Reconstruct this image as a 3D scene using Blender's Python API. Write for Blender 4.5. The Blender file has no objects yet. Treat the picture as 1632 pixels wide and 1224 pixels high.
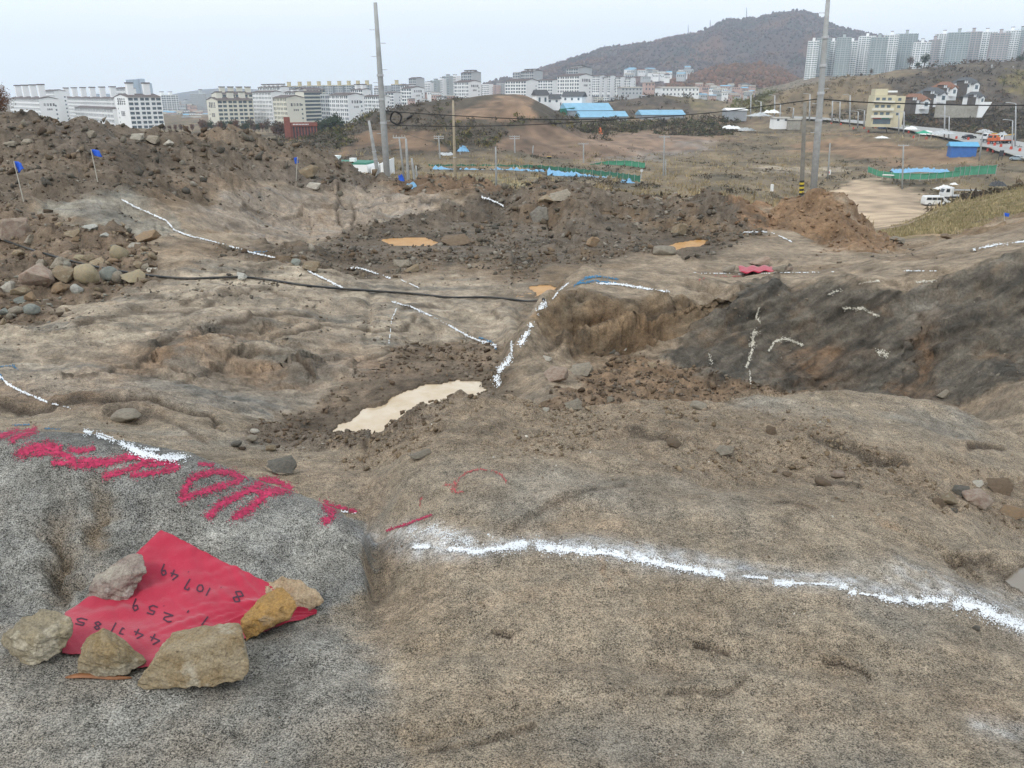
import bpy, bmesh, math, random
import numpy as np
from mathutils import Vector, Matrix, Euler
from mathutils.bvhtree import BVHTree

# ------------------------------------------------------------------ camera, sky, sun, exposure
F = 1281.0; PIT = math.radians(19.8); CAMZ = 1.6
sc = bpy.context.scene
COL = sc.collection
cam = bpy.data.cameras.new('camera'); cam.sensor_width = 36.0; cam.lens = F / 1632.0 * 36.0
cam.clip_start = 0.05; cam.clip_end = 20000
cob = bpy.data.objects.new('camera', cam); COL.objects.link(cob)
cob.location = (0, 0, CAMZ); cob.rotation_euler = (math.pi / 2 - PIT, 0, 0)
sc.camera = cob

SUN_EL = math.radians(48); SUN_AZ = math.radians(215)   # high thin cloud, light from behind left
w = bpy.data.worlds.new('World'); sc.world = w; w.use_nodes = True
nt = w.node_tree; nt.nodes.clear()
wo = nt.nodes.new('ShaderNodeOutputWorld'); bg = nt.nodes.new('ShaderNodeBackground')
sky = nt.nodes.new('ShaderNodeTexSky'); sky.sky_type = 'NISHITA'; sky.sun_disc = False
sky.sun_elevation = SUN_EL; sky.sun_rotation = SUN_AZ; sky.dust_density = 4.0; sky.air_density = 1.0
tc = nt.nodes.new('ShaderNodeTexCoord'); sx = nt.nodes.new('ShaderNodeSeparateXYZ')
nt.links.new(tc.outputs['Generated'], sx.inputs[0])
cl = nt.nodes.new('ShaderNodeTexNoise'); cl.inputs['Scale'].default_value = 2.2; cl.inputs['Detail'].default_value = 4
mp = nt.nodes.new('ShaderNodeMapping'); mp.inputs['Scale'].default_value = (1, 1, 3.5)
nt.links.new(tc.outputs['Generated'], mp.inputs[0]); nt.links.new(mp.outputs[0], cl.inputs['Vector'])
cr = nt.nodes.new('ShaderNodeValToRGB')
cr.color_ramp.elements[0].position = 0.30; cr.color_ramp.elements[0].color = (10.0, 10.9, 11.5, 1)
cr.color_ramp.elements[1].position = 0.72; cr.color_ramp.elements[1].color = (11.2, 11.7, 11.9, 1)
nt.links.new(cl.outputs['Fac'], cr.inputs[0])
mx = nt.nodes.new('ShaderNodeMixRGB'); mx.inputs[0].default_value = 0.86
nt.links.new(sky.outputs[0], mx.inputs[1]); nt.links.new(cr.outputs[0], mx.inputs[2])
nt.links.new(mx.outputs[0], bg.inputs[0]); bg.inputs[1].default_value = 0.12
nt.links.new(bg.outputs[0], wo.inputs[0])
sl = bpy.data.lights.new('sun', 'SUN'); sl.energy = 1.45; sl.angle = math.radians(16); sl.color = (1, .97, .92)
so = bpy.data.objects.new('sun', sl); COL.objects.link(so)
# sun vector: towards azimuth behind-left of the camera
sd = Vector((math.sin(SUN_AZ) * math.cos(SUN_EL), math.cos(SUN_AZ) * math.cos(SUN_EL), math.sin(SUN_EL)))
so.rotation_euler = sd.to_track_quat('Z', 'Y').to_euler()
sc.view_settings.view_transform = 'Standard'; sc.view_settings.look = 'None'
sc.view_settings.exposure = 0.0; sc.view_settings.gamma = 1.0; sc.view_settings.use_curve_mapping = False
try:
    sc.cycles.volume_bounces = 1; sc.cycles.max_bounces = 6; sc.cycles.transparent_max_bounces = 8
except Exception: pass

rng = np.random.default_rng(7); random.seed(7)
CP, SP = math.cos(PIT), math.sin(PIT)

# ------------------------------------------------------------------ pixel <-> world helpers
def qof(py):
    t = (612.0 - py) / F
    return (-SP + t * CP) / (CP + t * SP)
def P(px, py, d):
    t = (612.0 - py) / F; dy = CP + t * SP
    return Vector(((px - 816.0) / F / dy * d, d, CAMZ + qof(py) * d))
def ray(px, py):
    t = (612.0 - py) / F
    return Vector(((px - 816.0) / F, CP + t * SP, -SP + t * CP)).normalized()
def toq(X, Y, Z):
    dep = Y * CP - (Z - CAMZ) * SP; up = Y * SP + (Z - CAMZ) * CP
    return 816 + F * X / dep, 612 - F * up / dep

# ------------------------------------------------------------------ numpy noise
def _h(ix, iy, s):
    n = (ix.astype(np.int64) * 374761393 + iy.astype(np.int64) * 668265263 + s * 974711) & 0xffffffff
    n = ((n ^ (n >> 13)) * 1274126177) & 0xffffffff
    return ((n ^ (n >> 16)) & 0xffff).astype(np.float32) / 65535.0
def pn(x, y, s=0):
    xi = np.floor(x); yi = np.floor(y); fx = (x - xi); fy = (y - yi)
    xi = xi.astype(np.int64); yi = yi.astype(np.int64)
    u = fx * fx * fx * (fx * (fx * 6 - 15) + 10); v = fy * fy * fy * (fy * (fy * 6 - 15) + 10)
    def g(dx, dy):
        a = _h(xi + dx, yi + dy, s) * 6.2831853
        return np.cos(a) * (fx - dx) + np.sin(a) * (fy - dy)
    a = g(0, 0); b = g(1, 0); c = g(0, 1); d = g(1, 1)
    return (a + (b - a) * u + (c - a) * v + (a - b - c + d) * u * v) * 1.5
def fbm(x, y, lam, octs, s=0, gain=.5):
    r = 0; amp = 1
    for i in range(octs):
        r = r + amp * pn(x / lam + 13.7 * i, y / lam - 7.1 * i, s + i); lam /= 2.03; amp *= gain
    return r
def worley(x, y, lam, s=0):
    X = x / lam; Y = y / lam; xi = np.floor(X).astype(np.int64); yi = np.floor(Y).astype(np.int64)
    f1 = np.full(X.shape, 9.0, np.float32); f2 = f1.copy()
    cx = np.zeros_like(f1); cy = np.zeros_like(f1); r = np.zeros_like(f1)
    ii = np.zeros(X.shape, np.int64); jj = ii.copy()
    for a in (-1, 0, 1):
        for b in (-1, 0, 1):
            px = xi + a + _h(xi + a, yi + b, s); py = yi + b + _h(xi + a, yi + b, s + 9)
            d = np.hypot(px - X, py - Y)
            m = d < f1
            f2 = np.where(m, f1, np.minimum(f2, d)); f1 = np.where(m, d, f1)
            cx = np.where(m, px, cx); cy = np.where(m, py, cy)
            ii = np.where(m, xi + a, ii); jj = np.where(m, yi + b, jj)
    r = _h(ii, jj, s + 21); gx = _h(ii, jj, s + 33) * 2 - 1; gy = _h(ii, jj, s + 47) * 2 - 1
    return f1, f2, r, gx * (X - cx) + gy * (Y - cy)
def sst(a, b, x):
    t = np.clip((x - a) / (b - a), 0, 1); return t * t * (3 - 2 * t)

# ------------------------------------------------------------------ ground profile (columns seen in the photo, near to far)
FARL = [(200, 255), (280, 238), (370, 223), (470, 210), (600, 201), (800, 192), (1500, 172), (5000, 157)]
T = {}
T[0] = [(1.58,1224),(1.9,1080),(2.3,960),(2.55,860),(2.8,760),(3.0,700),(3.25,682),(3.7,705),(4.3,690),(5,665),(6,620),(7.5,560),(9,518),(10.5,485),(12.5,450),(13.5,415),(15,370),(16.5,325),(18.5,287),(21,245),(25,196),(29,216),(60,300),(110,300)] + FARL
T[150] = [(1.58,1224),(1.95,1070),(2.3,960),(2.6,850),(2.85,750),(3.05,705),(3.25,692),(3.7,718),(4.3,698),(4.9,675),(6,620),(7.3,568),(8.7,520),(10,490),(12.2,452),(13.2,425),(14.5,385),(16.5,335),(18,300),(20.5,250),(25,203),(29,222),(60,300),(110,300)] + FARL
T[225] = [(1.58,1224),(1.95,1072),(2.3,962),(2.6,858),(2.85,762),(3.05,718),(3.24,706),(3.65,730),(4.25,708),(4.8,688),(5.8,640),(6.9,600),(8.4,540),(9.8,502),(12.1,451),(13.1,425),(14.5,392),(16.7,352),(18.5,318),(21.5,262),(27,220),(31,235),(60,300),(110,300)] + FARL
T[300] = [(1.58,1224),(1.95,1075),(2.3,965),(2.6,865),(2.85,775),(3.05,735),(3.22,722),(3.6,745),(4.2,722),(4.6,700),(5.5,665),(6.5,630),(8,565),(9.5,512),(12,450),(13,425),(14.5,400),(17,365),(19,330),(23,265),(30,217),(33,233),(60,300),(110,300)] + FARL
T[420] = [(1.58,1224),(1.95,1080),(2.35,965),(2.6,890),(2.85,820),(3.0,780),(3.17,765),(3.5,790),(3.9,762),(4.4,728),(5.2,700),(6.3,670),(7.3,632),(9,545),(12,462),(14,425),(16,405),(19,382),(23,345),(26,295),(31,221),(34,245),(60,300),(110,300)] + FARL
T[480] = [(1.58,1224),(1.95,1083),(2.35,970),(2.58,908),(2.8,840),(2.95,798),(3.12,785),(3.4,806),(3.75,782),(4.2,745),(5,712),(6.4,682),(7.2,650),(8.6,575),(11.5,475),(13.5,440),(16,410),(19,392),(23,368),(26.5,312),(31.5,244),(35,266),(60,300),(110,300),(200,258),(260,240),(300,232),(450,212),(600,201),(800,192),(1500,172),(5000,157)]
T[540] = [(1.58,1224),(1.95,1085),(2.35,978),(2.55,930),(2.78,862),(2.92,825),(3.05,812),(3.3,832),(3.6,800),(4.0,760),(5,708),(6.6,690),(7.6,648),(8.6,590),(11,500),(13.5,450),(16,418),(19,400),(23,378),(27,320),(31.5,270),(35,290),(60,305),(110,300),(200,262),(250,240),(310,212),(450,208),(600,201),(800,192),(1500,172),(5000,157)]
T[580] = [(1.58,1224),(1.97,1083),(2.35,985),(2.5,945),(2.68,898),(2.83,862),(2.96,845),(3.12,868),(3.5,822),(4.05,757),(5,702),(6.6,692),(7.5,650),(8.6,590),(11,503),(13.7,452),(16,422),(19,405),(23,382),(27,323),(31.5,285),(35,303),(60,312),(110,301),(200,262),(255,238),(325,193),(450,204),(600,200),(800,192),(1500,172),(5000,157)]
T[594] = [(1.58,1224),(2,1082),(2.35,990),(2.5,964),(2.7,942),(2.9,903),(3.15,862),(3.5,815),(4.1,752),(4.8,700),(6.5,694),(7.3,650),(8.6,590),(11,505),(14,455),(16,425),(19,408),(23,385),(27,325),(30,301),(33,295),(37,312),(60,320),(110,302),(200,262),(260,235),(330,183),(450,200),(600,200),(800,192),(1500,172),(5000,157)]
T[612] = [(1.58,1224),(2,1082),(2.35,988),(2.5,960),(2.7,932),(2.9,893),(3.15,850),(3.5,803),(4.1,745),(4.8,692),(6.5,694),(7.3,650),(8.6,590),(11,505),(14,455),(16,425),(19,408),(23,385),(27,325),(30,301),(33,295),(37,312),(60,320),(110,302),(200,262),(260,235),(330,183),(450,200),(600,200),(800,192),(1500,172),(5000,157)]
T[645] = [(1.58,1224),(2,1078),(2.37,975),(2.55,933),(2.77,887),(3.0,845),(3.3,798),(3.7,750),(4.25,707),(4.85,670),(6.4,699),(7.2,658),(8.6,589),(11,515),(14,460),(16.5,427),(19.5,407),(23.5,382),(27,323),(30,302),(33,298),(37,316),(60,322),(115,305),(200,265),(250,235),(330,170),(430,193),(600,197),(800,191),(1500,172),(5000,157)]
T[700] = [(1.58,1224),(2,1075),(2.4,950),(2.6,900),(2.85,850),(3.05,812),(3.4,765),(3.9,713),(4.4,678),(4.95,657),(6.1,700),(7.1,665),(8.7,588),(11,525),(14,465),(17,428),(20,405),(24,378),(27.5,318),(31,303),(33,289),(37,320),(60,325),(120,308),(200,268),(245,235),(330,161),(400,185),(600,195),(800,190),(1500,172),(5000,157)]
T[780] = [(1.58,1224),(2,1075),(2.4,945),(2.6,895),(2.85,845),(3.05,808),(3.4,760),(3.9,708),(4.4,672),(5,634),(6.1,700),(7.2,662),(8.7,588),(11,535),(14,472),(17,438),(20,415),(24,390),(27.5,330),(31,316),(34,299),(37,314),(60,325),(120,308),(200,268),(245,232),(345,153),(400,180),(600,190),(800,186),(1500,172),(5000,157)]
T[800] = [(1.58,1224),(2,1073),(2.4,943),(2.6,894),(2.85,845),(3.08,806),(3.4,760),(3.9,710),(4.4,674),(5,636),(6.1,695),(7,640),(7.8,588),(8.6,582),(13.5,475),(17,438),(20,415),(24,390),(27.5,332),(31,317),(34,303),(37,315),(60,325),(120,308),(200,268),(250,232),(348,151),(400,178),(600,190),(800,186),(1500,172),(5000,157)]
T[835] = [(1.58,1224),(2,1070),(2.4,940),(2.6,892),(2.85,845),(3.1,804),(3.45,758),(3.95,710),(4.45,680),(5,645),(6.0,685),(6.9,635),(7.9,578),(9.0,512),(9.8,545),(14,478),(18,432),(24,388),(27.5,338),(30,326),(33,318),(36,320),(60,328),(125,305),(200,270),(260,232),(350,151),(410,180),(600,190),(800,186),(1500,172),(5000,157)]
T[872] = [(1.58,1224),(2,1068),(2.4,938),(2.6,891),(2.85,845),(3.1,803),(3.45,758),(3.95,712),(4.45,684),(5,655),(6.0,675),(7,618),(8.85,548),(9.6,458),(11.2,482),(15,478),(18.5,430),(24,385),(27,342),(30,328),(33,323),(36,331),(60,330),(130,302),(200,272),(270,232),(350,166),(420,185),(600,188),(800,184),(1500,172),(5000,157)]
T[930] = [(1.58,1224),(2,1066),(2.4,937),(2.6,891),(2.85,845),(3.1,803),(3.5,755),(4,709),(4.5,680),(5,655),(5.9,668),(7.2,618),(9.05,556),(9.6,474),(13.5,428),(15.5,446),(19,410),(24,372),(27,330),(31,318),(36,310),(45,322),(90,330),(135,303),(200,275),(280,235),(370,203),(440,188),(540,168),(680,168),(1500,165),(5000,157)]
T[1060] = [(1.58,1224),(2,1065),(2.4,938),(2.6,892),(2.85,845),(3.1,802),(3.5,755),(4,708),(4.5,675),(5.1,650),(6,665),(7.6,625),(9.35,553),(10.0,468),(16,430),(18,426),(21,398),(24,372),(27,345),(31,325),(37,316),(45,325),(100,330),(150,305),(210,275),(280,245),(370,212),(440,193),(560,150),(650,162),(1500,150),(5000,155)]
T[1180] = [(1.58,1224),(2,1070),(2.4,945),(2.6,900),(2.85,852),(3.1,812),(3.5,765),(4,715),(4.5,680),(5.2,650),(6.2,665),(7.7,630),(9,560),(10.6,462),(16,431),(18,420),(21,395),(24.5,368),(28.5,321),(30,324),(34,332),(45,338),(100,334),(150,305),(210,275),(280,245),(370,212),(440,190),(530,168),(700,165),(1500,143),(5000,155)]
T[1235] = [(1.58,1224),(2,1075),(2.4,950),(2.6,905),(2.85,857),(3.1,817),(3.5,770),(4,720),(4.55,680),(5.3,642),(6.3,662),(8,631),(9.2,560),(10.6,455),(15.5,431),(18,418),(21,399),(24.5,384),(27,362),(29.5,338),(33,345),(45,350),(100,345),(150,312),(210,280),(280,248),(360,215),(440,191),(535,148),(660,158),(1500,135),(5000,155)]
T[1300] = [(1.58,1224),(2,1080),(2.4,955),(2.6,910),(2.85,862),(3.1,822),(3.5,775),(4,725),(4.6,680),(5.4,634),(6.3,660),(8.3,632),(9.3,560),(10.6,448),(15,431),(18,415),(21,402),(24.5,393),(27,345),(29,303),(32,325),(45,352),(100,350),(150,330),(210,290),(280,250),(350,218),(440,192),(540,134),(640,150),(1500,120),(5000,155)]
T[1345] = [(1.58,1224),(2,1083),(2.4,960),(2.6,915),(2.85,867),(3.1,828),(3.5,780),(4,730),(4.6,685),(5.45,630),(6.4,660),(8.3,633),(9.3,558),(10.5,444),(14.5,428),(17.5,414),(20.5,403),(24.5,394),(26.8,350),(28.8,312),(32,338),(45,372),(95,365),(140,340),(195,302),(270,254),(340,220),(430,191),(550,127),(640,145),(1500,118),(5000,155)]
T[1385] = [(1.58,1224),(2,1085),(2.4,964),(2.6,919),(2.85,873),(3.1,834),(3.5,785),(4,734),(4.65,687),(5.5,633),(6.4,660),(8.3,634),(9.2,555),(10.4,441),(13.5,424),(17,413),(20,403),(24.5,396),(26.5,386),(28.5,370),(32,385),(45,384),(90,368),(133,343),(185,307),(263,256),(333,221),(423,189),(560,121),(670,140),(1500,118),(5000,155)]
T[1440] = [(1.58,1224),(2,1087),(2.4,968),(2.6,922),(2.85,878),(3.1,840),(3.5,790),(4,738),(4.7,688),(5.5,641),(6.4,662),(8.2,635),(9.2,550),(10.4,436),(13,418),(17,411),(20,403),(23,396),(26,397),(30,394),(40,386),(60,373),(90,360),(130,342),(180,310),(260,258),(330,222),(420,188),(570,112),(700,130),(1500,118),(5000,155)]
T[1530] = [(1.58,1224),(2,1092),(2.4,980),(2.6,938),(2.85,897),(3.1,863),(3.5,815),(4.1,755),(4.8,702),(5.5,658),(6.3,674),(7.8,642),(8.8,540),(10,420),(12.5,404),(15,393),(18,386),(21,378),(25,387),(40,385),(60,364),(85,335),(110,316),(130,342),(175,314),(250,255),(320,222),(400,192),(600,102),(750,125),(1500,118),(5000,155)]
T[1632] = [(1.58,1224),(2,1100),(2.4,1000),(2.6,962),(2.85,930),(3.1,905),(3.5,850),(4,795),(4.6,745),(5.1,702),(5.6,714),(6.9,614),(8.2,600),(9.9,398),(12,383),(15,373),(18,363),(22,350),(26,362),(40,368),(60,345),(80,320),(110,300),(130,332),(175,312),(245,252),(310,222),(400,188),(640,97),(800,125),(1500,118),(5000,155)]
T[-350] = T[0]; T[2000] = [(d, py) for d, py in T[1632]]
pxs = sorted(T); K = len(T[0])
for k_ in pxs: assert len(T[k_]) == K, k_
LD = np.log(np.array([[a for a, b in T[p]] for p in pxs])); QQ = np.array([[qof(b) for a, b in T[p]] for p in pxs])
pf = np.arange(-350, 2001, 5.0)
LDf = np.stack([np.interp(pf, pxs, LD[:, k]) for k in range(K)], 1); QQf = np.stack([np.interp(pf, pxs, QQ[:, k]) for k in range(K)], 1)
def gsm(a, n, ax):
    k = np.exp(-np.linspace(-2, 2, 2 * n + 1) ** 2); k /= k.sum()
    pad = [(0, 0), (0, 0)]; pad[ax] = (n, n); b = np.pad(a, pad, mode='edge')
    return np.apply_along_axis(lambda v: np.convolve(v, k, 'valid'), ax, b)
LDf = gsm(LDf, 2, 0); QQf = gsm(QQf, 2, 0)
def pchip(x, y, xs):
    h = np.diff(x); dl = np.diff(y) / h; m = np.zeros_like(y)
    w1 = 2 * h[1:] + h[:-1]; w2 = h[1:] + 2 * h[:-1]
    ok = dl[:-1] * dl[1:] > 0
    with np.errstate(divide='ignore', invalid='ignore'):
        hm = (w1 + w2) / (w1 / dl[:-1] + w2 / dl[1:])
    m[1:-1] = np.where(ok, hm, 0); m[0] = dl[0]; m[-1] = dl[-1]
    i = np.clip(np.searchsorted(x, xs) - 1, 0, len(h) - 1); t = (xs - x[i]) / h[i]; H = h[i]
    return ((1 + 2 * t) * (1 - t) ** 2 * y[i] + t * (1 - t) ** 2 * H * m[i] + t * t * (3 - 2 * t) * y[i + 1] + t * t * (t - 1) * H * m[i + 1])
L0, L1, NL = math.log(1.58), math.log(5000), 1500
lf = np.linspace(L0, L1, NL)
TAB = np.stack([pchip(LDf[i], QQf[i], lf) for i in range(len(pf))])      # [px, lnd]
TAB = gsm(TAB, 2, 1)
def qlook(px, ld):
    a = np.clip((px - pf[0]) / 5.0, 0, len(pf) - 1.001); b = np.clip((ld - L0) / (L1 - L0) * (NL - 1), 0, NL - 1.001)
    ai = a.astype(int); bi = b.astype(int); fa = a - ai; fb = b - bi
    return (TAB[ai, bi] * (1 - fa) * (1 - fb) + TAB[ai + 1, bi] * fa * (1 - fb) + TAB[ai, bi + 1] * (1 - fa) * fb + TAB[ai + 1, bi + 1] * fa * fb)

# grid
NC = 720
rowY = [0.45]
while rowY[-1] < 5000:
    y = rowY[-1]
    st = .012 if y < 1.4 else (.0042 if y < 7 else (.0026 if 8.2 < y < 10.7 else (.0058 if y < 60 else .013)))
    rowY.append(y * (1 + st))
rowY = np.array(rowY); NR = len(rowY)
s_ = np.linspace(-1, 1, NC)
Y = np.repeat(rowY[:, None], NC, 1); X = (Y * .74 + 1.0) * s_[None, :]
Yc = np.maximum(Y, 1.58); ld = np.log(Yc)
Z = np.zeros_like(X); q = -CAMZ / Yc
for it in range(7):
    px = 816 + F * (X / Yc) / (CP - q * SP)
    q = .35 * q + .65 * qlook(px, ld)
Z = CAMZ + q * Yc
PX, PY = toq(X, Yc, Z)
def poly(pts, soft):                       # 1 inside, falling off over soft px (region of the ground where a material lies)
    pts = np.array(pts, float); x = PXn; y = PYn
    lo = pts.min(0) - 3 * soft; hi = pts.max(0) + 3 * soft
    out = np.zeros_like(x); sel = (x > lo[0]) & (x < hi[0]) & (y > lo[1]) & (y < hi[1])
    a = x[sel]; b = y[sel]; dmin = np.full(a.shape, 1e9); ins = np.zeros(a.shape, bool)
    n = len(pts)
    for i in range(n):
        x0, y0 = pts[i]; x1, y1 = pts[(i + 1) % n]
        t = np.clip(((a - x0) * (x1 - x0) + (b - y0) * (y1 - y0)) / ((x1 - x0) ** 2 + (y1 - y0) ** 2 + 1e-9), 0, 1)
        dmin = np.minimum(dmin, np.hypot(a - x0 - t * (x1 - x0), b - y0 - t * (y1 - y0)))
        c = ((y0 > b) != (y1 > b)) & (a < (x1 - x0) * (b - y0) / (y1 - y0 + 1e-12) + x0); ins ^= c
    sdv = np.where(ins, -dmin, dmin); out[sel] = 1 - sst(-soft, soft, sdv); return out
def blob(cx, cy, rx, ry, ang=0, p=2):
    ca, sa = math.cos(math.radians(ang)), math.sin(math.radians(ang))
    dx = PXn - cx; dy = PYn - cy; u = (dx * ca + dy * sa) / rx; v = (-dx * sa + dy * ca) / ry
    return np.exp(-(u * u + v * v) ** (p / 2))
# edges of regions wander with the ground itself
wn = fbm(X, Y, 1.0, 3, 90) ; lam_ = np.clip(Y, 2, 2000)
wx = pn(X / lam_ * 9, np.log(Yc) * 18, 91) + .5 * pn(X / lam_ * 30, np.log(Yc) * 55, 92) + .3 * pn(X / lam_ * 90, np.log(Yc) * 150, 93)
wy = pn(X / lam_ * 9 + 50, np.log(Yc) * 18, 94) + .5 * pn(X / lam_ * 30 + 9, np.log(Yc) * 55, 95) + .3 * pn(X / lam_ * 90, np.log(Yc) * 150, 96)
PXn = PX + 26 * wx; PYn = PY + 11 * wy
near = Y < 45
# ------------------------------------------------------------------ ground regions
M = {}
M['boulder'] = poly([(-90,655),(150,683),(300,716),(450,766),(560,812),(592,850),(585,935),(520,965),(300,985),(-90,1000)], 10) * (Y < 3.45)
M['greyslab'] = poly([(-90,940),(300,960),(560,985),(610,1060),(640,1300),(-90,1300)], 40)
M['darkrock'] = poly([(1165,468),(1200,452),(1330,452),(1440,468),(1540,432),(1640,405),(1760,395),(1760,640),(1560,640),(1480,645),(1300,640),(1180,618),(1085,592),(1062,575),(1100,520)], 9) * (Y > 7.2)
M['brownface'] = poly([(862,475),(900,462),(980,480),(1062,468),(1100,470),(1165,480),(1110,515),(1050,555),(930,565),(860,530)], 9) * (Y > 7.2)
M['mud'] = poly([(400,682),(500,650),(575,618),(600,580),(650,545),(790,548),(800,600),(800,640),(700,660),(560,712),(450,715),(395,702)], 9) * (Y > 4.5)
M['saddle'] = poly([(905,625),(930,590),(1000,562),(1080,590),(1180,612),(1330,640),(1200,665),(880,668),(850,655)], 9) * (Y > 5.4)
M['grus'] = poly([(520,700),(640,660),(760,622),(1000,640),(1220,660),(1400,720),(1760,790),(1760,860),(1500,830),(1250,760),(1000,725),(700,725),(560,745)], 16) * (Y < 5.3) * (Y > 3)
M['gutter'] = poly([(560,740),(620,760),(615,840),(640,900),(610,960),(600,1224),(660,1300),(560,1300),(585,1000),(592,900),(575,830),(470,770),(420,740)], 14)
M['spoil'] = poly([(-200,120),(130,150),(300,185),(500,215),(650,300),(560,308),(420,292),(330,305),(250,318),(120,312),(70,332),(-200,440)], 9) * (Y > 14) * (Y < 40)
M['heap'] = poly([(625,306),(690,265),(760,270),(870,300),(860,320),(700,316)], 6) * (Y > 26) * (Y < 45)
M['mound'] = poly([(1215,372),(1250,318),(1300,285),(1345,298),(1425,402),(1385,412),(1300,392)], 7) * (Y > 20) * (Y < 40)
M['mound2'] = poly([(1140,360),(1160,322),(1200,312),(1235,350),(1225,378)], 6) * (Y > 20) * (Y < 40)
M['brownedge'] = poly([(1410,400),(1500,380),(1570,360),(1760,310),(1760,352),(1640,352),(1580,375),(1480,390)], 6) * (Y > 20) * (Y < 70)
M['rubble'] = poly([(350,402),(480,400),(560,372),(700,335),(800,308),(900,308),(1150,325),(1225,372),(1130,405),(1000,412),(910,435),(860,470),(760,445),(640,435),(480,425)], 8) * (Y > 12) * (Y < 40)
M['pile'] = poly([(-150,300),(30,335),(130,365),(240,392),(255,452),(150,470),(70,510),(-150,540)], 9) * (Y > 8) * (Y < 20)
M['slabA'] = poly([(90,312),(210,308),(300,345),(290,372),(180,372),(75,345)], 8) * (Y > 12) * (Y < 25)
M['slabB'] = poly([(300,335),(390,300),(560,310),(700,318),(700,345),(560,372),(400,392)], 8) * (Y > 15) * (Y < 34)
M['slab'] = poly([(-90,520),(80,500),(260,440),(330,420),(500,420),(640,445),(870,470),(800,540),(640,548),(590,590),(560,622),(420,668),(300,660),(100,640),(-90,600)], 10) * (Y > 5) * (Y < 18)
M['frac'] = np.clip(blob(340,555,150,34,-8,4) + blob(520,605,110,28,6,4) + blob(1130,480,70,20,0,4) * .5, 0, 1) * (Y > 5.5) * (Y < 14)
rough = np.clip(M['mud'] * .5 + M['saddle'] * .6 + M['grus'] * .45 + M['spoil'] + M['heap'] + .8 * M['mound'] + .8 * M['mound2'] + M['rubble'] + M['pile'] + .6 * M['brownedge'], 0, 1)
hard = np.clip(.7 * M['frac'] + M['darkrock'] + .6 * M['brownface'] + .12 * M['slab'] + .25 * M['slabA'] + .3 * M['slabB'] + .35 * M['rubble'], 0, 1)

# ------------------------------------------------------------------ relief
n1 = int(np.searchsorted(rowY, 60)); S = slice(0, n1)
x, y, r_, h_ = X[S], Y[S], rough[S], hard[S]
fade = sst(60, 45, y) if False else 1 - sst(42, 60, y)
dz = np.zeros_like(x)
def band(lam, c=.02, wd=1.0): return np.exp(-(np.log(lam / (c * np.maximum(y, 2))) / wd) ** 2)
for i, lam in enumerate((1.6, .8, .4, .2, .1, .05, .028)):
    wt = band(lam, .045, 1.5)
    dz += wt * lam * (.035 + .10 * r_ + .09 * h_ + .05 * (y > 5) * (1 - .7 * M['slab'][S])) * (1 - .9 * np.clip(M['darkrock'] + M['brownface'], 0, 1)[S]) * pn(x / lam + 3 * i, y / lam, 10 + i)
# clods and stones half buried in loose ground
for i, lam in enumerate((1.3, .62, .30, .15, .075, .04)):
    wt = band(lam, .018, .85) * r_
    if wt.max() < .02: continue
    f1, f2, rr, g = worley(x + .2 * lam * pn(x / lam, y / lam, 60), y, lam, 30 + i)
    dz += wt * lam * (1 - .4 * M['rubble'][S]) * (.62 * rr * rr * np.clip(1 - f1 * 1.25, 0, 1) ** .6 + .12 * g * (rr > .5) - .05)
# jointed, plucked faces on the hard rock
for i, lam in enumerate((2.2, 1.0, .45, .2)):
    wt = band(lam, .06, 1.0) * h_
    a = .6; u = x * math.cos(a) + y * math.sin(a); v = (-x * math.sin(a) + y * math.cos(a)) * 1.7
    u = u + .25 * lam * pn(x / lam, y / lam, 71 + i)
    f1, f2, rr, g = worley(u, v, lam, 50 + i)
    dz += wt * lam * (.16 * (rr - .5) + .34 * g) * .9 * (1 - .95 * M['darkrock'][S])
# foliation: long low ledges across the slabs
fol = np.clip(M['slab'] + M['slabA'] + M['slabB'], 0, 1)[S]
base_ang = .28
u = x * math.cos(base_ang) + y * math.sin(base_ang); v = -x * math.sin(base_ang) + y * math.cos(base_ang)
v = v + .35 * pn(x / 2.2, y / 2.2, 81) + .12 * pn(x / .7, y / .7, 82)
for i, (lv, am) in enumerate(((1.5, .11), (.62, .055), (.27, .024), (.12, .010))):
    p = v / lv + .8 * pn(u / (lv * 6), v / (lv * 2), 83 + i); fr = p - np.floor(p)
    saw = np.where(fr < .82, fr / .82, (1 - fr) / .18)
    gate = sst(-.15, .35, pn(u / (lv * 4), v / (lv * 1.5), 88 + i))
    dz += 1.7 * fol * am * (saw - .5) * gate * band(lv, .05, 1.6)
    dz += .35 * (1 - fol) * (1 - r_) * am * .5 * (saw - .5) * gate * band(lv, .06, 1.3) * (y < 9)
dz *= fade
# big soft swells and scooped hollows of the near slab
sw = (y < 6) * (1 - .6 * M['boulder'][S])
dz += sw * (.040 * pn(x / .9, y / .7, 5) + .014 * pn(x / .33 + 4, y / .25, 6))
sc1 = lambda cx, cy, rx, ry, a, am: am * blob(cx, cy, rx, ry, a)[S]
dz += sc1(860, 770, 120, 45, -12, .05) - sc1(1000, 810, 200, 22, -14, .03) + sc1(1300, 700, 250, 40, 8, .04) - sc1(1120, 770, 200, 18, 6, .025)
dz -= sc1(720, 1030, 60, 25, -20, .03) + sc1(690, 1180, 120, 18, -12, .04) - sc1(960, 1090, 160, 30, 0, .03) + sc1(1200, 1040, 160, 14, 14, .02)
dz -= sc1(95, 890, 22, 75, 4, .09) + sc1(20, 930, 40, 50, 0, .05) + sc1(160, 820, 16, 60, 8, .04) + sc1(430, 745, 30, 12, 20, .05)
dz -= sc1(1500, 888, 60, 10, 28, .05) + sc1(1580, 905, 30, 10, 20, .05)
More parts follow.
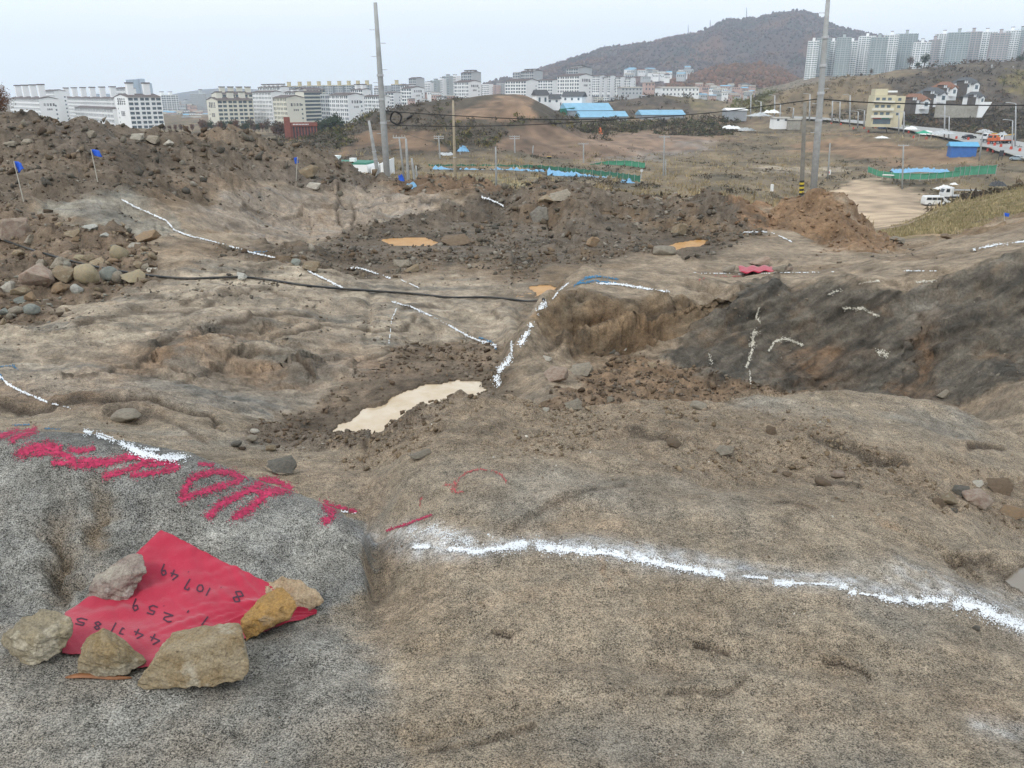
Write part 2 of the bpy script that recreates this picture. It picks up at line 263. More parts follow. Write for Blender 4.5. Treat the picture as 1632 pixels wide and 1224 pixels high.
# facets of the brown outcrop: two scooped faces under an overhanging lip
dz -= (y > 7.2) * (sc1(955, 505, 80, 14, 4, .22) + sc1(1010, 545, 70, 10, -14, .20) - .20 * blob(1010, 524, 110, 6, -18)[S] + sc1(1130, 465, 60, 14, -16, .15) + sc1(1320, 600, 60, 30, 0, .12) + sc1(1480, 560, 25, 60, 10, .12) - sc1(1180, 490, 40, 30, -30, .1))
dz += (y > 20) * (y < 32) * (sc1(870, 335, 60, 22, 0, .6) + sc1(1110, 345, 40, 18, 0, .3) - sc1(760, 350, 50, 14, 0, .4) - sc1(265, 300, 60, 18, 20, .5))
Z[S] += dz
# relief seen on steep faces: push the surface along its own normal
zs = Z[S].copy()
gy_, gx_ = np.gradient(zs); ty, tx = np.gradient(y); sy_, sx_ = np.gradient(x)
def nrm_():
    P0 = np.stack([x, y, zs], -1); du = np.gradient(P0, axis=1); dv_ = np.gradient(P0, axis=0); n_ = np.cross(du, dv_); return n_ / (np.linalg.norm(n_, axis=-1, keepdims=True) + 1e-9)
NV = nrm_(); vv_ = zs * 1.25 + y * .55; steep = sst(.25, .75, 1 - NV[..., 2] ** 2)
dn = np.zeros_like(x); dk_ = np.clip(M['darkrock'] + .55 * M['brownface'] + .18 * M['slab'] + .12 * (Y < 6), 0, 1)[S]; hn_ = np.clip(h_ - .97 * M['darkrock'][S] - .6 * M['brownface'][S], 0, 1)
# the dark whaleback: long flowing ribs that dip to the lower left
fu = x * .80 + vv_ * .60 + .25 * pn(x / 1.1, vv_ / .9, 660); fv = -x * .60 + vv_ * .80 + .30 * pn(x / 1.5, vv_ / 1.0, 661)
for i, (lv, am) in enumerate(((.75, .09), (.30, .055), (.13, .030), (.06, .015))):
    rb = 1 - 2 * np.abs(pn(fu / (lv * 4.5), fv / lv, 665 + i)); dn += dk_ * am * (np.clip(rb, -.2, 1) - .4) * np.clip(y / 7, .3, 1.4)
    pw = fv / (lv * 1.3) + .7 * pn(fu / (lv * 5), fv / (lv * 3), 672 + i); fr_ = pw - np.floor(pw); dn += dk_ * am * .9 * (np.where(fr_ < .85, fr_ / .85, (1 - fr_) / .15) - .5) * sst(-.1, .4, pn(fu / (lv * 5), fv / (lv * 2), 678 + i))
for i, lam in enumerate((1.2, .55, .25, .11, .05)):
    wt = band(lam, .035, 1.0) * (.25 + .75 * steep) * (y > 5.5) * (1 - .6 * (M['slab'] * (1 - M['frac']))[S] - .5 * M['brownface'][S])
    dn += wt * lam * (.10 + .10 * hn_) * pn(x / lam + 3 * i, vv_ / lam, 610 + i)
    if i < 4:
        f1, f2, rr, g = worley(x * .7 + vv_ * .5, vv_ * 1.5 - .35 * x, lam, 630 + i)
        dn += wt * lam * (.34 * hn_ + .12 * r_) * (.35 * (rr - .5) + .5 * g)
        dn -= wt * lam * .10 * hn_ * np.exp(-((f2 - f1) / .07) ** 2)
dn += .0009 * np.maximum(y, 2) * pn(x / .03, vv_ / .03, 650) * (y < 9)
dn *= fade
X[S] = x + NV[..., 0] * dn; Y[S] = y + NV[..., 1] * dn; Z[S] = zs + NV[..., 2] * dn
x, y = X[S], Y[S]
# valley and hills
y2 = Y[n1 - 60:]; x2 = X[n1 - 60:]; f2_ = sst(42, 90, y2)
dv = .6 * fbm(x2, y2, 22, 4, 120) + sst(150, 330, y2) * 1.8 * fbm(x2, y2, 60, 4, 130)
px2, py2 = PX[n1 - 60:], PY[n1 - 60:]
flat = 1 - np.clip(.95 * np.exp(-((px2 - 1430) / 130) ** 2 - ((py2 - 335) / 34) ** 2) + np.exp(-((px2 - 850) / 230) ** 4 - ((py2 - 285) / 32) ** 4) + np.exp(-((px2 - 1480) / 130) ** 4 - ((py2 - 277) / 14) ** 4), 0, 1)
Z[n1 - 60:] += dv * f2_ * flat * np.clip(120 / np.maximum(y2, 1) + .45, 0, 1)

# ------------------------------------------------------------------ water levels
def plan(pts, zw):
    return [(lambda Yv: ((a - 816) / F * Yv * (CP - qof(b) * SP), Yv))((zw - CAMZ) / qof(b)) for a, b in pts]
PUD = {
 'muddy': (CAMZ + qof(608) * 8.0, [(522,688),(556,670),(606,642),(640,626),(690,612),(730,606),(766,611),(778,640),(775,668),(700,692),(600,702)]),
 'orange1': (CAMZ + qof(390) * 21.8, [(602,401),(612,383),(650,380),(692,382),(686,397),(664,404),(630,405)]),
 'orange2': (CAMZ + qof(394) * 22.3, [(1052,399),(1070,386),(1090,385),(1114,385),(1100,399),(1078,405)]),
 'orange3': (CAMZ + qof(433) * 17.3, [(872,436),(892,430),(918,428),(910,434),(896,438)]),
 'orange4': (CAMZ + qof(463) * 14.3, [(846,470),(856,459),(874,456),(880,466),(868,472)]),
 'orange5': (CAMZ + qof(428) * 16.0, [(600,431),(610,426),(628,425),(622,431)]),
 'pale': (CAMZ + qof(925) * 2.78, [(1600,930),(1618,912),(1640,900),(1720,895),(1740,965),(1640,950)]),
}
PXY = {}; WET = np.zeros_like(X)
for kx, (zw, pts) in PUD.items():
    XY = np.array(plan(pts, zw)); PXY[kx] = XY
    R = (.15 if 'orange' in kx else .09) * XY[:, 1].mean() if kx != 'pale' else .08
    lo = XY.min(0) - R; hi = XY.max(0) + R
    sel = (X > lo[0]) & (X < hi[0]) & (Y > lo[1]) & (Y < hi[1])
    a = X[sel]; b = Y[sel]; dm = np.full(a.shape, 1e9); ins = np.zeros(a.shape, bool)
    for i in range(len(XY)):
        x0, y0 = XY[i]; x1, y1 = XY[(i + 1) % len(XY)]
        t = np.clip(((a - x0) * (x1 - x0) + (b - y0) * (y1 - y0)) / ((x1 - x0) ** 2 + (y1 - y0) ** 2), 0, 1)
        dm = np.minimum(dm, np.hypot(a - x0 - t * (x1 - x0), b - y0 - t * (y1 - y0)))
        ins ^= ((y0 > b) != (y1 > b)) & (a < (x1 - x0) * (b - y0) / (y1 - y0 + 1e-12) + x0)
    dm2 = np.where(ins, -dm, dm) + .12 * R * pn(a / (R * .3), b / (R * .3), 140)
    z0 = Z[sel]; wz = zw
    out = np.where(dm2 < 0, np.minimum(z0, wz - .02 - .3 * np.minimum(-dm2, R)), 0)
    tgt = wz + .01 + (.05 if 'orange' in kx else .10) * dm2 + (.08 if 'orange' in kx else .35) * (z0 - wz) * (z0 > wz)
    WET[sel] = np.maximum(WET[sel], np.exp(-(np.maximum(dm2, 0) / (R * .45)) ** 2)); k_ = sst(0, R, dm2); out2 = tgt * (1 - k_) + z0 * k_
    Z[sel] = np.where(dm2 < 0, out, np.maximum(out2, wz + .004))

# ------------------------------------------------------------------ base colours of rock and soil (linear albedo)
C3 = lambda *a: np.array(a)
col = np.zeros(X.shape + (3,)); col[:] = (.295, .236, .168)
def mixc(m, c, a=1.0):
    global col
    m = np.clip(m * a, 0, 1)[..., None]; col = col * (1 - m) + np.asarray(c) * m
L_ = np.maximum(Y, 2)
YV = Z * 1.25 + Y * .8
na = pn(X / .9, Y / .9, 200) + .5 * pn(X / .35, Y / .35, 201); nb = fbm(X, YV, .5, 4, 205, .6); ncx = fbm(X, YV, 3.0, 5, 210, .6)
nfar = fbm(X, Y, 25.0, 5, 215, .6); nvf = fbm(X, Y, 120.0, 5, 220, .6)
# near slab: brown sandy granite with grey worn patches
mixc((Y < 7) * sst(.1, .8, na), (.25, .235, .205), .55)
mixc((Y < 7) * sst(.1, .7, -na), (.225, .170, .112), .6)
mixc((Y < 7) * sst(.40, .9, pn(X / .6 + 9, Y / .25, 230) + .4 * nb), (.28, .19, .115), .35)
mixc((Y < 7) * sst(.2, .7, fbm(X + .6 * Y, Y, .45, 3, 231)), (.36, .29, .205), .4)
mixc(M['grus'], (.265, .20, .135), .75)
mixc(M['gutter'], (.345, .265, .185), .8)
mixc(M['greyslab'], (.235, .225, .20), .75)
mixc(M['greyslab'] * sst(.0, .6, nb), (.33, .315, .28), .5)
mixc(M['greyslab'] * sst(.2, .7, -na), (.24, .185, .125), .6)
mixc(M['boulder'], (.245, .235, .21), 1)
mixc(M['boulder'] * sst(.0, .6, nb + .3 * na), (.37, .355, .315), .6)
mixc(M['boulder'] * sst(.1, .6, -nb), (.15, .145, .13), .6)
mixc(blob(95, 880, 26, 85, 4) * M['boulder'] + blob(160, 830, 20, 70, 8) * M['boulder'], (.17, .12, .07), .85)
mixc(blob(1100, 760, 380, 60, 5) * (Y < 7), (.22, .17, .12), .35)
for a_ in ((1040,950,9,60,-35),(970,905,6,40,-30),(1300,1150,60,9,20),(1500,1140,40,16,0),(1480,868,70,8,28),(655,727,22,5,10),(1050,640,40,8,0)):
    mixc(blob(*a_) * (Y < 7) * sst(-.1, .6, nb), (.30, .175, .09), .55)
# middle ground
md = sst(5.5, 7, Y)
mixc(md * (Y < 60), (.255, .205, .15), .9)
mixc(md * (Y < 60) * sst(.0, .8, ncx), (.20, .145, .095), .7)
mixc(M['slab'], (.315, .265, .205), .95)
strk = pn(X / 2.6 + .5 * Y, (Y - .28 * X) / .35, 240) + .5 * pn(X / 1.1, (Y - .28 * X) / .14, 241)
mixc(M['slab'] * sst(.1, .8, strk), (.215, .20, .175), .75)
mixc(M['slab'] * sst(.15, .8, -strk), (.38, .325, .25), .55)
for a_ in ((280,560,170,22,-12),(600,600,90,25,20),(120,640,160,14,6),(430,600,120,20,8),(250,590,90,10,-15)):
    mixc(blob(*a_) * (Y > 5) * (Y < 14), (.215, .135, .078), .75)
for a_ in ((330,530,60,16,-8),(520,600,70,25,10),(400,640,120,12,0),(300,620,90,14,0)):
    mixc(blob(*a_) * (Y > 5) * (Y < 14), (.145, .135, .12), .6)
mixc(M['frac'] * sst(-.1, .5, nb), (.13, .122, .105), .7); mixc(M['slab'] * sst(.25, .6, strk + .5 * nb), (.14, .13, .11), .45)
mixc(M['slabA'], (.255, .24, .205), .9); mixc(M['slabB'], (.30, .25, .20), .85)
mixc(M['slabA'] * sst(.1, .6, strk), (.17, .17, .15), .7); mixc(M['slabB'] * sst(.1, .6, strk), (.2, .19, .175), .7)
mixc(M['mud'], (.17, .13, .094), .9); mixc(M['mud'] * sst(.1, .6, nb), (.21, .165, .12), .6)
mixc(M['saddle'], (.19, .128, .08), .9)
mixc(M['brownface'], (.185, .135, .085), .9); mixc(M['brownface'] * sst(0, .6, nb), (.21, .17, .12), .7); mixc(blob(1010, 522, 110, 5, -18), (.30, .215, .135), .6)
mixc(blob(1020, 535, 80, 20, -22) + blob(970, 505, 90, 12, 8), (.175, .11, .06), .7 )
mixc(M['darkrock'], (.100, .088, .072), .95)
mixc(M['darkrock'] * sst(.3, .9, fbm(X, YV, .8, 4, 245)), (.17, .115, .07), .6)
for a_ in ((1290,590,50,28,0),(1480,560,18,80,8),(1440,630,14,12,0),(1320,560,60,10,0)):
    mixc(blob(*a_) * M['darkrock'], (.20, .115, .06), .6)
mixc(blob(1480, 480, 50, 30, 0) * M['darkrock'], (.26, .245, .215), .55)
mixc(M['spoil'], (.155, .125, .095), .95); mixc(M['spoil'] * sst(0, .7, ncx), (.205, .155, .11), .8)
mixc(blob(120, 215, 110, 28, 12) * M['spoil'], (.115, .10, .088), .75); mixc(blob(520, 290, 110, 14, 8) * (Y > 18) * (Y < 40), (.22, .21, .20), .4)
mixc(M['heap'], (.165, .11, .07), .95); mixc(M['mound'], (.20, .128, .075), .97); mixc(M['mound2'], (.25, .15, .085), .9)
mixc(M['mound'] * sst(.1, .6, nb), (.16, .098, .058), .6)
mixc(M['rubble'], (.13, .108, .085), .92); mixc(M['rubble'] * sst(.1, .7, ncx), (.18, .125, .075), .8); mixc(M['rubble'] * sst(.2, .7, nb), (.17, .16, .145), .6)
mixc(M['pile'], (.15, .112, .08), .92); mixc(M['brownedge'], (.20, .14, .085), .9)
for a_ in ((360,370,35,4,0),(520,340,8,30,0),(1090,345,14,22,0),(870,350,40,12,0),(265,330,40,25,0)):
    mixc(blob(*a_) * (Y > 12) * (Y < 36), (.22, .14, .075), .5)
# valley floor and hills
fr = sst(36, 60, Y)
mixc(fr, (.175, .135, .085), 1)
mixc(fr * sst(-.1, .7, nfar), (.125, .105, .07), .8); mixc(fr * sst(.0, .8, -nfar), (.215, .165, .10), .7)
mixc(fr * sst(.25, .9, nvf) * (Y > 200), (.20, .125, .075), .7)
far = Y > 45
def fm(pts, soft, c, a=1.0): mixc(poly(pts, soft) * far, c, a)
fm([(440,240),(520,190),(640,160),(800,145),(900,160),(930,200),(900,232),(700,250),(560,262)], 8, (.07, .056, .04), .9)
fm([(700,178),(740,168),(830,146),(860,158),(845,176),(760,192),(720,192)], 4, (.25, .165, .105), .9)
fm([(780,188),(820,178),(860,186),(840,194),(790,194)], 3, (.30, .19, .12), .9)
fm([(770,240),(800,215),(850,202),(900,205),(960,212),(1200,216),(1130,236),(950,262),(900,250),(830,236)], 5, (.19, .125, .083), .85)
fm([(560,225),(590,205),(620,200),(700,215),(690,235),(640,250),(620,232),(540,250)], 5, (.21, .13, .075), .7)
fm([(960,218),(1130,216),(1160,222),(1100,236),(1010,248),(930,232)], 4, (.25, .175, .125), .75)
fm([(930,180),(960,160),(1020,145),(1090,150),(1150,170),(1120,178),(1000,185)], 4, (.08, .062, .048), .9)
fm([(1060,152),(1110,156),(1150,172),(1120,176),(1085,165)], 3, (.17, .135, .06), .8)
fm([(1190,176),(1230,142),(1300,128),(1420,128),(1440,150),(1360,165),(1250,186)], 5, (.175, .13, .075), .85)
fm([(1170,176),(1185,152),(1215,140),(1245,150),(1230,178)], 4, (.13, .125, .045), .85)
fm([(1400,128),(1500,100),(1560,95),(1760,90),(1760,235),(1600,235),(1450,205),(1380,180),(1440,150)], 6, (.075, .058, .042), .9)
fm([(1600,115),(1660,112),(1760,150),(1650,165),(1600,140)], 5, (.19, .15, .05), .7)
fm([(1240,228),(1350,215),(1480,238),(1560,252),(1560,262),(1420,262),(1290,240)], 4, (.25, .16, .095), .8)
fm([(1330,318),(1345,285),(1400,288),(1440,305),(1490,318),(1500,345),(1450,358),(1380,365),(1360,350)], 7, (.46, .355, .25), .95)
fm([(1345,395),(1400,372),(1470,365),(1560,340),(1500,372),(1430,396)], 6, (.19, .15, .08), .8)
fm([(1400,398),(1430,385),(1500,372),(1530,378),(1470,392)], 5, (.30, .20, .12), .7)
fm([(1460,345),(1500,325),(1560,300),(1760,280),(1760,330),(1640,335),(1560,350),(1500,365)], 6, (.22, .18, .10), .8)
fm([(840,300),(900,292),(960,293),(900,303),(850,306)], 3, (.36, .28, .19), .85)
fm([(680,283),(760,280),(860,290),(900,296),(840,300),(760,292)], 3, (.26, .235, .13), .6)
fm([(1190,272),(1300,266),(1330,272),(1340,285),(1280,280),(1200,277)], 2, (.33, .28, .215), .8)
fm([(935,258),(1000,245),(1120,228),(1140,234),(1060,250),(1000,262),(950,264)], 3, (.25, .24, .225), .5)
# limy dust where the survey lines were sprayed
def dust(pts, wdt, a):
    pts = np.array(pts, float); dm = np.full(PX.shape, 1e9)
    sel = (PX > pts[:, 0].min() - 60) & (PX < pts[:, 0].max() + 60) & (PY > pts[:, 1].min() - 60) & (PY < pts[:, 1].max() + 60) & (Y < 9)
    a_, b_ = PX[sel], PY[sel]; d_ = np.full(a_.shape, 1e9)
    for i in range(len(pts) - 1):
        x0, y0 = pts[i]; x1, y1 = pts[i + 1]
        t = np.clip(((a_ - x0) * (x1 - x0) + (b_ - y0) * (y1 - y0)) / ((x1 - x0) ** 2 + (y1 - y0) ** 2), 0, 1)
        d_ = np.minimum(d_, np.hypot(a_ - x0 - t * (x1 - x0), (b_ - y0 - t * (y1 - y0)) * 1.4))
    m = np.zeros_like(PX); m[sel] = np.exp(-(d_ / wdt) ** 2) * (.45 + .55 * sst(-.3, .5, pn(X[sel] / .05, Y[sel] / .05, 260)))
    mixc(m, (.72, .74, .76), a)
MAIN = [(669,871),(705,875),(748,877),(768,879),(800,872),(850,869),(900,877),(960,881),(1010,888),(1050,898),(1100,907),(1150,916),(1220,924),(1290,930),(1350,940),(1430,956),(1510,958),(1570,972),(1632,1003),(1720,1040)]
dust([(a, b - 6) for a, b in MAIN], 22, .55); dust([(640,845),(690,842),(740,858)], 20, .5); dust([(1560,1165),(1620,1175)], 22, .3); dust([(590,850),(640,870)], 22, .3)
dust([(1430,915),(1520,935),(1640,965)], 30, .25); dust([(1000,870),(1200,905)], 14, .3)

# fine dark joints running through the bedrock
jt = np.zeros_like(X)
for k_, (aa, lv, sd_) in enumerate(((.35, 1.3, 401), (1.15, 2.0, 411), (-.4, 1.7, 421), (.25, .45, 431))):
    uu = X * math.cos(aa) + Y * math.sin(aa); v2_ = -X * math.sin(aa) + Y * math.cos(aa)
    rd = np.abs(pn(uu / (lv * 3), v2_ / lv, sd_) + .25 * pn(X / .4, Y / .4, sd_ + 1) + .1 * pn(X / .12, Y / .12, sd_ + 3)); wj = .020 * np.clip(Y / 8, .3, 3) ** .6
    jt = np.maximum(jt, np.exp(-(rd / wj) ** 2) * sst(.0, .35, pn(uu / (lv * 1.5), v2_ / lv, sd_ + 2)) * (.35 if k_ == 3 else .7))
jt *= (1 - .8 * rough) * (Y < 36) * (.45 + .55 * (Y > 5)) * (1 - .8 * M['boulder'] - .5 * M['greyslab'] * (1 - M['boulder']))
Z -= jt * .018 * np.clip(Y / 8, .25, 2)
gv = np.zeros_like(X)
for gp, gw_, gd in (([(1105,1019),(1130,1024),(1165,1033)],3.5,1),([(1310,1050),(1350,1058),(1385,1078)],4,1),([(785,1004),(800,1010),(815,1012)],3.5,1),([(690,1200),(740,1198),(800,1182),(850,1165)],6,.8),([(1190,1085),(1150,1105),(1110,1100),(1060,1108)],5,.7),([(820,838),(870,812),(940,790),(1000,775)],5,.6),
  ([(1290,705),(1340,718),(1400,738),(1450,745)],5,.9),([(1540,722),(1575,724),(1600,722)],4,1),([(1000,690),(1050,700),(1075,708)],4,.8),([(1240,808),(1300,820)],3,.8),([(1300,765),(1345,772),(1375,780)],4,.8),([(640,700),(700,690),(760,700),(790,690)],5,.5),([(1500,880),(1560,900),(1600,925)],5,.8),([(640,985),(700,940),(760,905)],5,.35),
  ([(-20,640),(60,648),(130,640),(220,645),(330,668),(360,690)],4,1),([(100,600),(180,590),(260,560),(330,545)],3,.8),([(280,610),(340,590),(400,570),(480,575)],3,.8),([(460,580),(480,598),(500,612)],4,1),([(350,520),(420,505),(500,500)],3,.8),([(120,520),(200,500),(300,495),(380,470)],3,.7),([(430,535),(520,525),(600,530),(660,515)],3,.8),([(560,590),(600,570),(650,560)],4,.8),([(200,470),(300,480),(420,465),(520,490)],2.5,.7),([(640,500),(720,495),(800,505)],2.5,.7),([(330,430),(450,428),(560,440)],2.5,.6),([(170,660),(250,662),(330,700)],4,.7),
  ([(870,560),(930,545),(1000,520),(1060,490),(1110,470)],6,.9),([(900,470),(960,472),(1010,482),(1040,500)],4,.7),([(880,555),(960,560),(1050,575)],4,.7),([(1180,480),(1250,470),(1330,500),(1400,490)],3,.7),([(1290,640),(1300,560),(1350,520)],4,.5),([(1420,470),(1470,500),(1500,560),(1490,620)],4,.6),([(1120,600),(1140,540),(1180,500)],4,.6),
  ([(390,335),(430,345),(500,340),(560,330)],2,.8),([(560,315),(565,345),(560,370)],3,.9),([(540,300),(535,340),(545,365)],3,.9),([(580,340),(640,350),(700,345)],2,.7),([(620,318),(700,325),(760,318)],2,.7)):
    gp_ = np.array(gp, float); sel = (PX > gp_[:, 0].min() - 30) & (PX < gp_[:, 0].max() + 30) & (PY > gp_[:, 1].min() - 30) & (PY < gp_[:, 1].max() + 30) & (Y < 40)
    a_ = (PX + 5 * wx + 3 * pn(X / (.02 * L_), Y / (.02 * L_), 450))[sel]; b_ = (PY + 3.5 * wy + 2 * pn(X / (.012 * L_), Y / (.012 * L_), 451))[sel]; d_ = np.full(a_.shape, 1e9); e_ = d_.copy()
    for i in range(len(gp) - 1):
        x0, y0 = gp[i]; x1, y1 = gp[i + 1]; t = np.clip(((a_ - x0) * (x1 - x0) + (b_ - y0) * (y1 - y0)) / ((x1 - x0) ** 2 + (y1 - y0) ** 2), 0, 1)
        dd_ = np.hypot(a_ - x0 - t * (x1 - x0), b_ - y0 - t * (y1 - y0)); e_ = np.where(dd_ < d_, b_ - y0 - t * (y1 - y0), e_); d_ = np.minimum(d_, dd_)
    g_ = np.exp(-(d_ / (gw_ * .8)) ** 2) * gd; gv[sel] = np.maximum(gv[sel], g_)
    # the rock stands proud above the crack and falls away in front of it
    Z[sel] += .0075 * (1 - .7 * (gp[0][0] > 850) * (PY[sel] < 620) * (Y[sel] > 7)) * L_[sel] * gd * (gw_ / 4) * (np.exp(-((e_ + gw_ * 1.6) / (gw_ * 2.2)) ** 2) * (d_ < gw_ * 5) * np.exp(-(d_ / (gw_ * 3)) ** 2) - .9 * g_)
pass
mixc(gv, (.085, .064, .045), 1.0)
mixc(jt, (.15, .115, .08), .6)
mixc(M['spoil'] * .4 + M['rubble'] * .4 + M['mud'] * .25, (.085, .064, .046), .7)
sk_ = pn(X * .80 / .5 + Y * .5, (Z * 1.25 + .55 * Y - .75 * X) / .16, 460) + .5 * pn(X, (Z * 1.25 + .55 * Y - .75 * X) / .06, 461)
mixc(M['darkrock'] * sst(.1, .7, sk_), (.15, .138, .115), .55); mixc(M['darkrock'] * sst(.0, .6, -sk_), (.05, .046, .04), .75)
mixc(M['brownface'] * sst(.1, .7, sk_), (.13, .09, .056), .6); mixc(blob(800, 600, 14, 60, 30) * (Y > 6.6) * (Y < 10), (.10, .078, .055), .8)
mixc(WET, (.095, .072, .05), .5)
# lightness variation at every scale (mottling of the stone itself)
vr = 1 + .16 * pn(X / .12, YV / .12, 301) * (Y < 14) + .14 * pn(X / .045, YV / .045, 302) * (Y < 9) + .16 * pn(X / .5, YV / .5, 303) * (Y < 45) + .18 * pn(X / .2, YV / .2, 304) * (Y > 5) * (Y < 40)
vr = vr + (Y > 40) * (.25 * pn(X / 3., Y / 5., 305) + .25 * pn(X / 9., Y / 16., 306)) + (Y > 12) * (Y < 45) * .2 * pn(X / 1.5, YV / 1.5, 307)
col *= (1 - .17 * (Y > 60) * (PY > 100) - .20 * (Y < 6) * (1 + M['boulder'] * .45) - .12 * (Y >= 6) * (Y < 45))[..., None]; col[..., 0] *= 1 - .03 * (Y < 7); col[..., 2] *= 1 + .04 * (Y < 7)
col = np.clip(col * 1.07 * np.clip(1 + (vr - 1) * (1.75 - .55 * (Y < 6)), .35, 1.9)[..., None], .02, .9)
spk = np.clip((1 - md) * (.8 + .35 * (M['boulder'] + M['greyslab'])) + .35 * md, 0, 1) * (Y < 60)

# ------------------------------------------------------------------ ground mesh
def grid_mesh(name, X, Y, Z):
    nr, nc = X.shape; me = bpy.data.meshes.new(name)
    co = np.stack([X, Y, Z], -1).reshape(-1, 3).astype(np.float32)
    i = np.arange(nr * nc).reshape(nr, nc)
    qd = np.stack([i[:-1, :-1], i[:-1, 1:], i[1:, 1:], i[1:, :-1]], -1).reshape(-1, 4)
    me.vertices.add(len(co)); me.vertices.foreach_set('co', co.ravel())
    me.loops.add(qd.size); me.loops.foreach_set('vertex_index', qd.ravel().astype(np.int32))
    me.polygons.add(len(qd)); me.polygons.foreach_set('loop_start', (np.arange(len(qd)) * 4).astype(np.int32))
    me.polygons.foreach_set('use_smooth', np.ones(len(qd), bool))
    me.update(calc_edges=True); return me, co, qd
def vcol(me, c, name='col'):
    at = me.color_attributes.new(name, 'FLOAT_COLOR', 'POINT'); c = np.asarray(c, np.float32).reshape(-1, 3)
    at.data.foreach_set('color', np.concatenate([c, np.ones((len(c), 1), np.float32)], 1).ravel())
gme, gco, gqd = grid_mesh('ground', X, Y, Z)
vcol(gme, col)
at = gme.attributes.new('spk', 'FLOAT', 'POINT'); at.data.foreach_set('value', spk.astype(np.float32).ravel())

class NT:
    def __init__(s, name):
        s.m = bpy.data.materials.new(name); s.m.use_nodes = True; s.t = s.m.node_tree; s.t.nodes.clear()
        s.o = s.n('ShaderNodeOutputMaterial'); s.p = s.n('ShaderNodeBsdfPrincipled'); s.l(s.p.outputs[0], s.o.inputs[0])
    def n(s, t, **k):
        a = s.t.nodes.new(t)
        for kk, v in k.items(): setattr(a, kk, v)
        return a
    def l(s, a, b): s.t.links.new(a, b)
    def noise(s, scale, det=3, rg=.5, vec=None):
        a = s.n('ShaderNodeTexNoise'); a.inputs['Scale'].default_value = scale; a.inputs['Detail'].default_value = det; a.inputs['Roughness'].default_value = rg
        if vec is not None: s.l(vec, a.inputs['Vector'])
        return a.outputs['Fac']
    def rmp(s, v, a, b, lo, hi):
        m = s.n('ShaderNodeMapRange'); s.l(v, m.inputs[0])
        for i, z in enumerate((a, b, lo, hi)): m.inputs[i + 1].default_value = z
        return m.outputs[0]
    def math(s, op, a, b):
        m = s.n('ShaderNodeMath', operation=op)
        for i, z in enumerate((a, b)):
            if isinstance(z, (int, float)): m.inputs[i].default_value = z
            else: s.l(z, m.inputs[i])
        return m.outputs[0]
    def mixrgb(s, f, a, b, bt='MIX'):
        m = s.n('ShaderNodeMixRGB', blend_type=bt)
        for i, z in enumerate((f, a, b)):
            if isinstance(z, (int, float)): m.inputs[i].default_value = z
            elif isinstance(z, tuple): m.inputs[i].default_value = (*z, 1) if len(z) == 3 else z
            else: s.l(z, m.inputs[i])
        return m.outputs[0]
    def vscale(s, val, c):
        m = s.n('ShaderNodeVectorMath', operation='SCALE'); s.l(c, m.inputs[0]); s.l(val, m.inputs['Scale']); return m.outputs[0]
    def bump(s, h, st, dist, nrm=None):
        b = s.n('ShaderNodeBump'); b.inputs['Strength'].default_value = st; b.inputs['Distance'].default_value = dist; s.l(h, b.inputs['Height'])
        if nrm is not None: s.l(nrm, b.inputs['Normal'])
        return b.outputs[0]
def ground_mat():
    g = NT('rock and soil'); tcn = g.n('ShaderNodeTexCoord'); ob = tcn.outputs['Object']
    ca = g.n('ShaderNodeAttribute', attribute_name='col').outputs['Color']; sa = g.n('ShaderNodeAttribute', attribute_name='spk').outputs['Fac']
    s1 = g.rmp(g.noise(190, 2.5, .85, ob), .38, .62, -.9, 1.0); s2 = g.rmp(g.noise(60, 3, .7, ob), .3, .7, -.35, .35); s3 = g.rmp(g.noise(9, 8, .75, ob), .3, .7, -.42, .42)
    s4 = g.rmp(g.noise(38, 5, .75, ob), .32, .68, -.30, .30)
    tot = g.math('ADD', g.math('MULTIPLY', g.math('ADD', s1, s2), sa), g.math('ADD', g.math('ADD', s3, s4), 1.0))
    tot = g.math('MAXIMUM', tot, .12)
    cc = g.vscale(tot, ca)
    # pale feldspar grains
    pale = g.math('MULTIPLY', g.rmp(g.noise(210, 1, .5, ob), .62, .70, 0, .5), sa)
    cc = g.mixrgb(pale, cc, (.50, .46, .40))
    hue = g.rmp(g.noise(5, 5, .7, ob), .4, .7, 0, .25); cc = g.mixrgb(hue, cc, g.mixrgb(1.0, cc, (1.15, .95, .78), 'MULTIPLY'))
    g.l(cc, g.p.inputs['Base Color']); g.p.inputs['Roughness'].default_value = .88; g.p.inputs['Specular IOR Level'].default_value = .25
    nb_ = g.bump(g.noise(150, 3, .7, ob), .6, .004); nb_ = g.bump(g.noise(28, 6, .7, ob), .6, .02, nb_); nb_ = g.bump(g.noise(6, 8, .72, ob), .7, .07, nb_)
    g.l(nb_, g.p.inputs['Normal']); return g.m
gmat = ground_mat(); gme.materials.append(gmat)
ground = bpy.data.objects.new('ground', gme); COL.objects.link(ground); ground['kind'] = 'structure'
tri = gqd
nq = (n1 + 140) * (NC - 1) if n1 + 140 < NR - 1 else len(gqd)
BV = BVHTree.FromPolygons([tuple(v) for v in gco.astype(float)], [tuple(f) for f in gqd.tolist()], epsilon=0.0)
ORG = Vector((0, 0, CAMZ))
def hit(px, py):
    r = BV.ray_cast(ORG, ray(px, py)); return r[0], r[1]
def G(px, py):
    h = hit(px, py)[0]
    return h if h is not None else P(px, py, 60)
def drop(x, y):
    h = BV.ray_cast(Vector((x, y, 300)), Vector((0, 0, -1)))[0]
    return h if h is not None else Vector((x, y, 0))
print('ground', NR, NC, 'done')
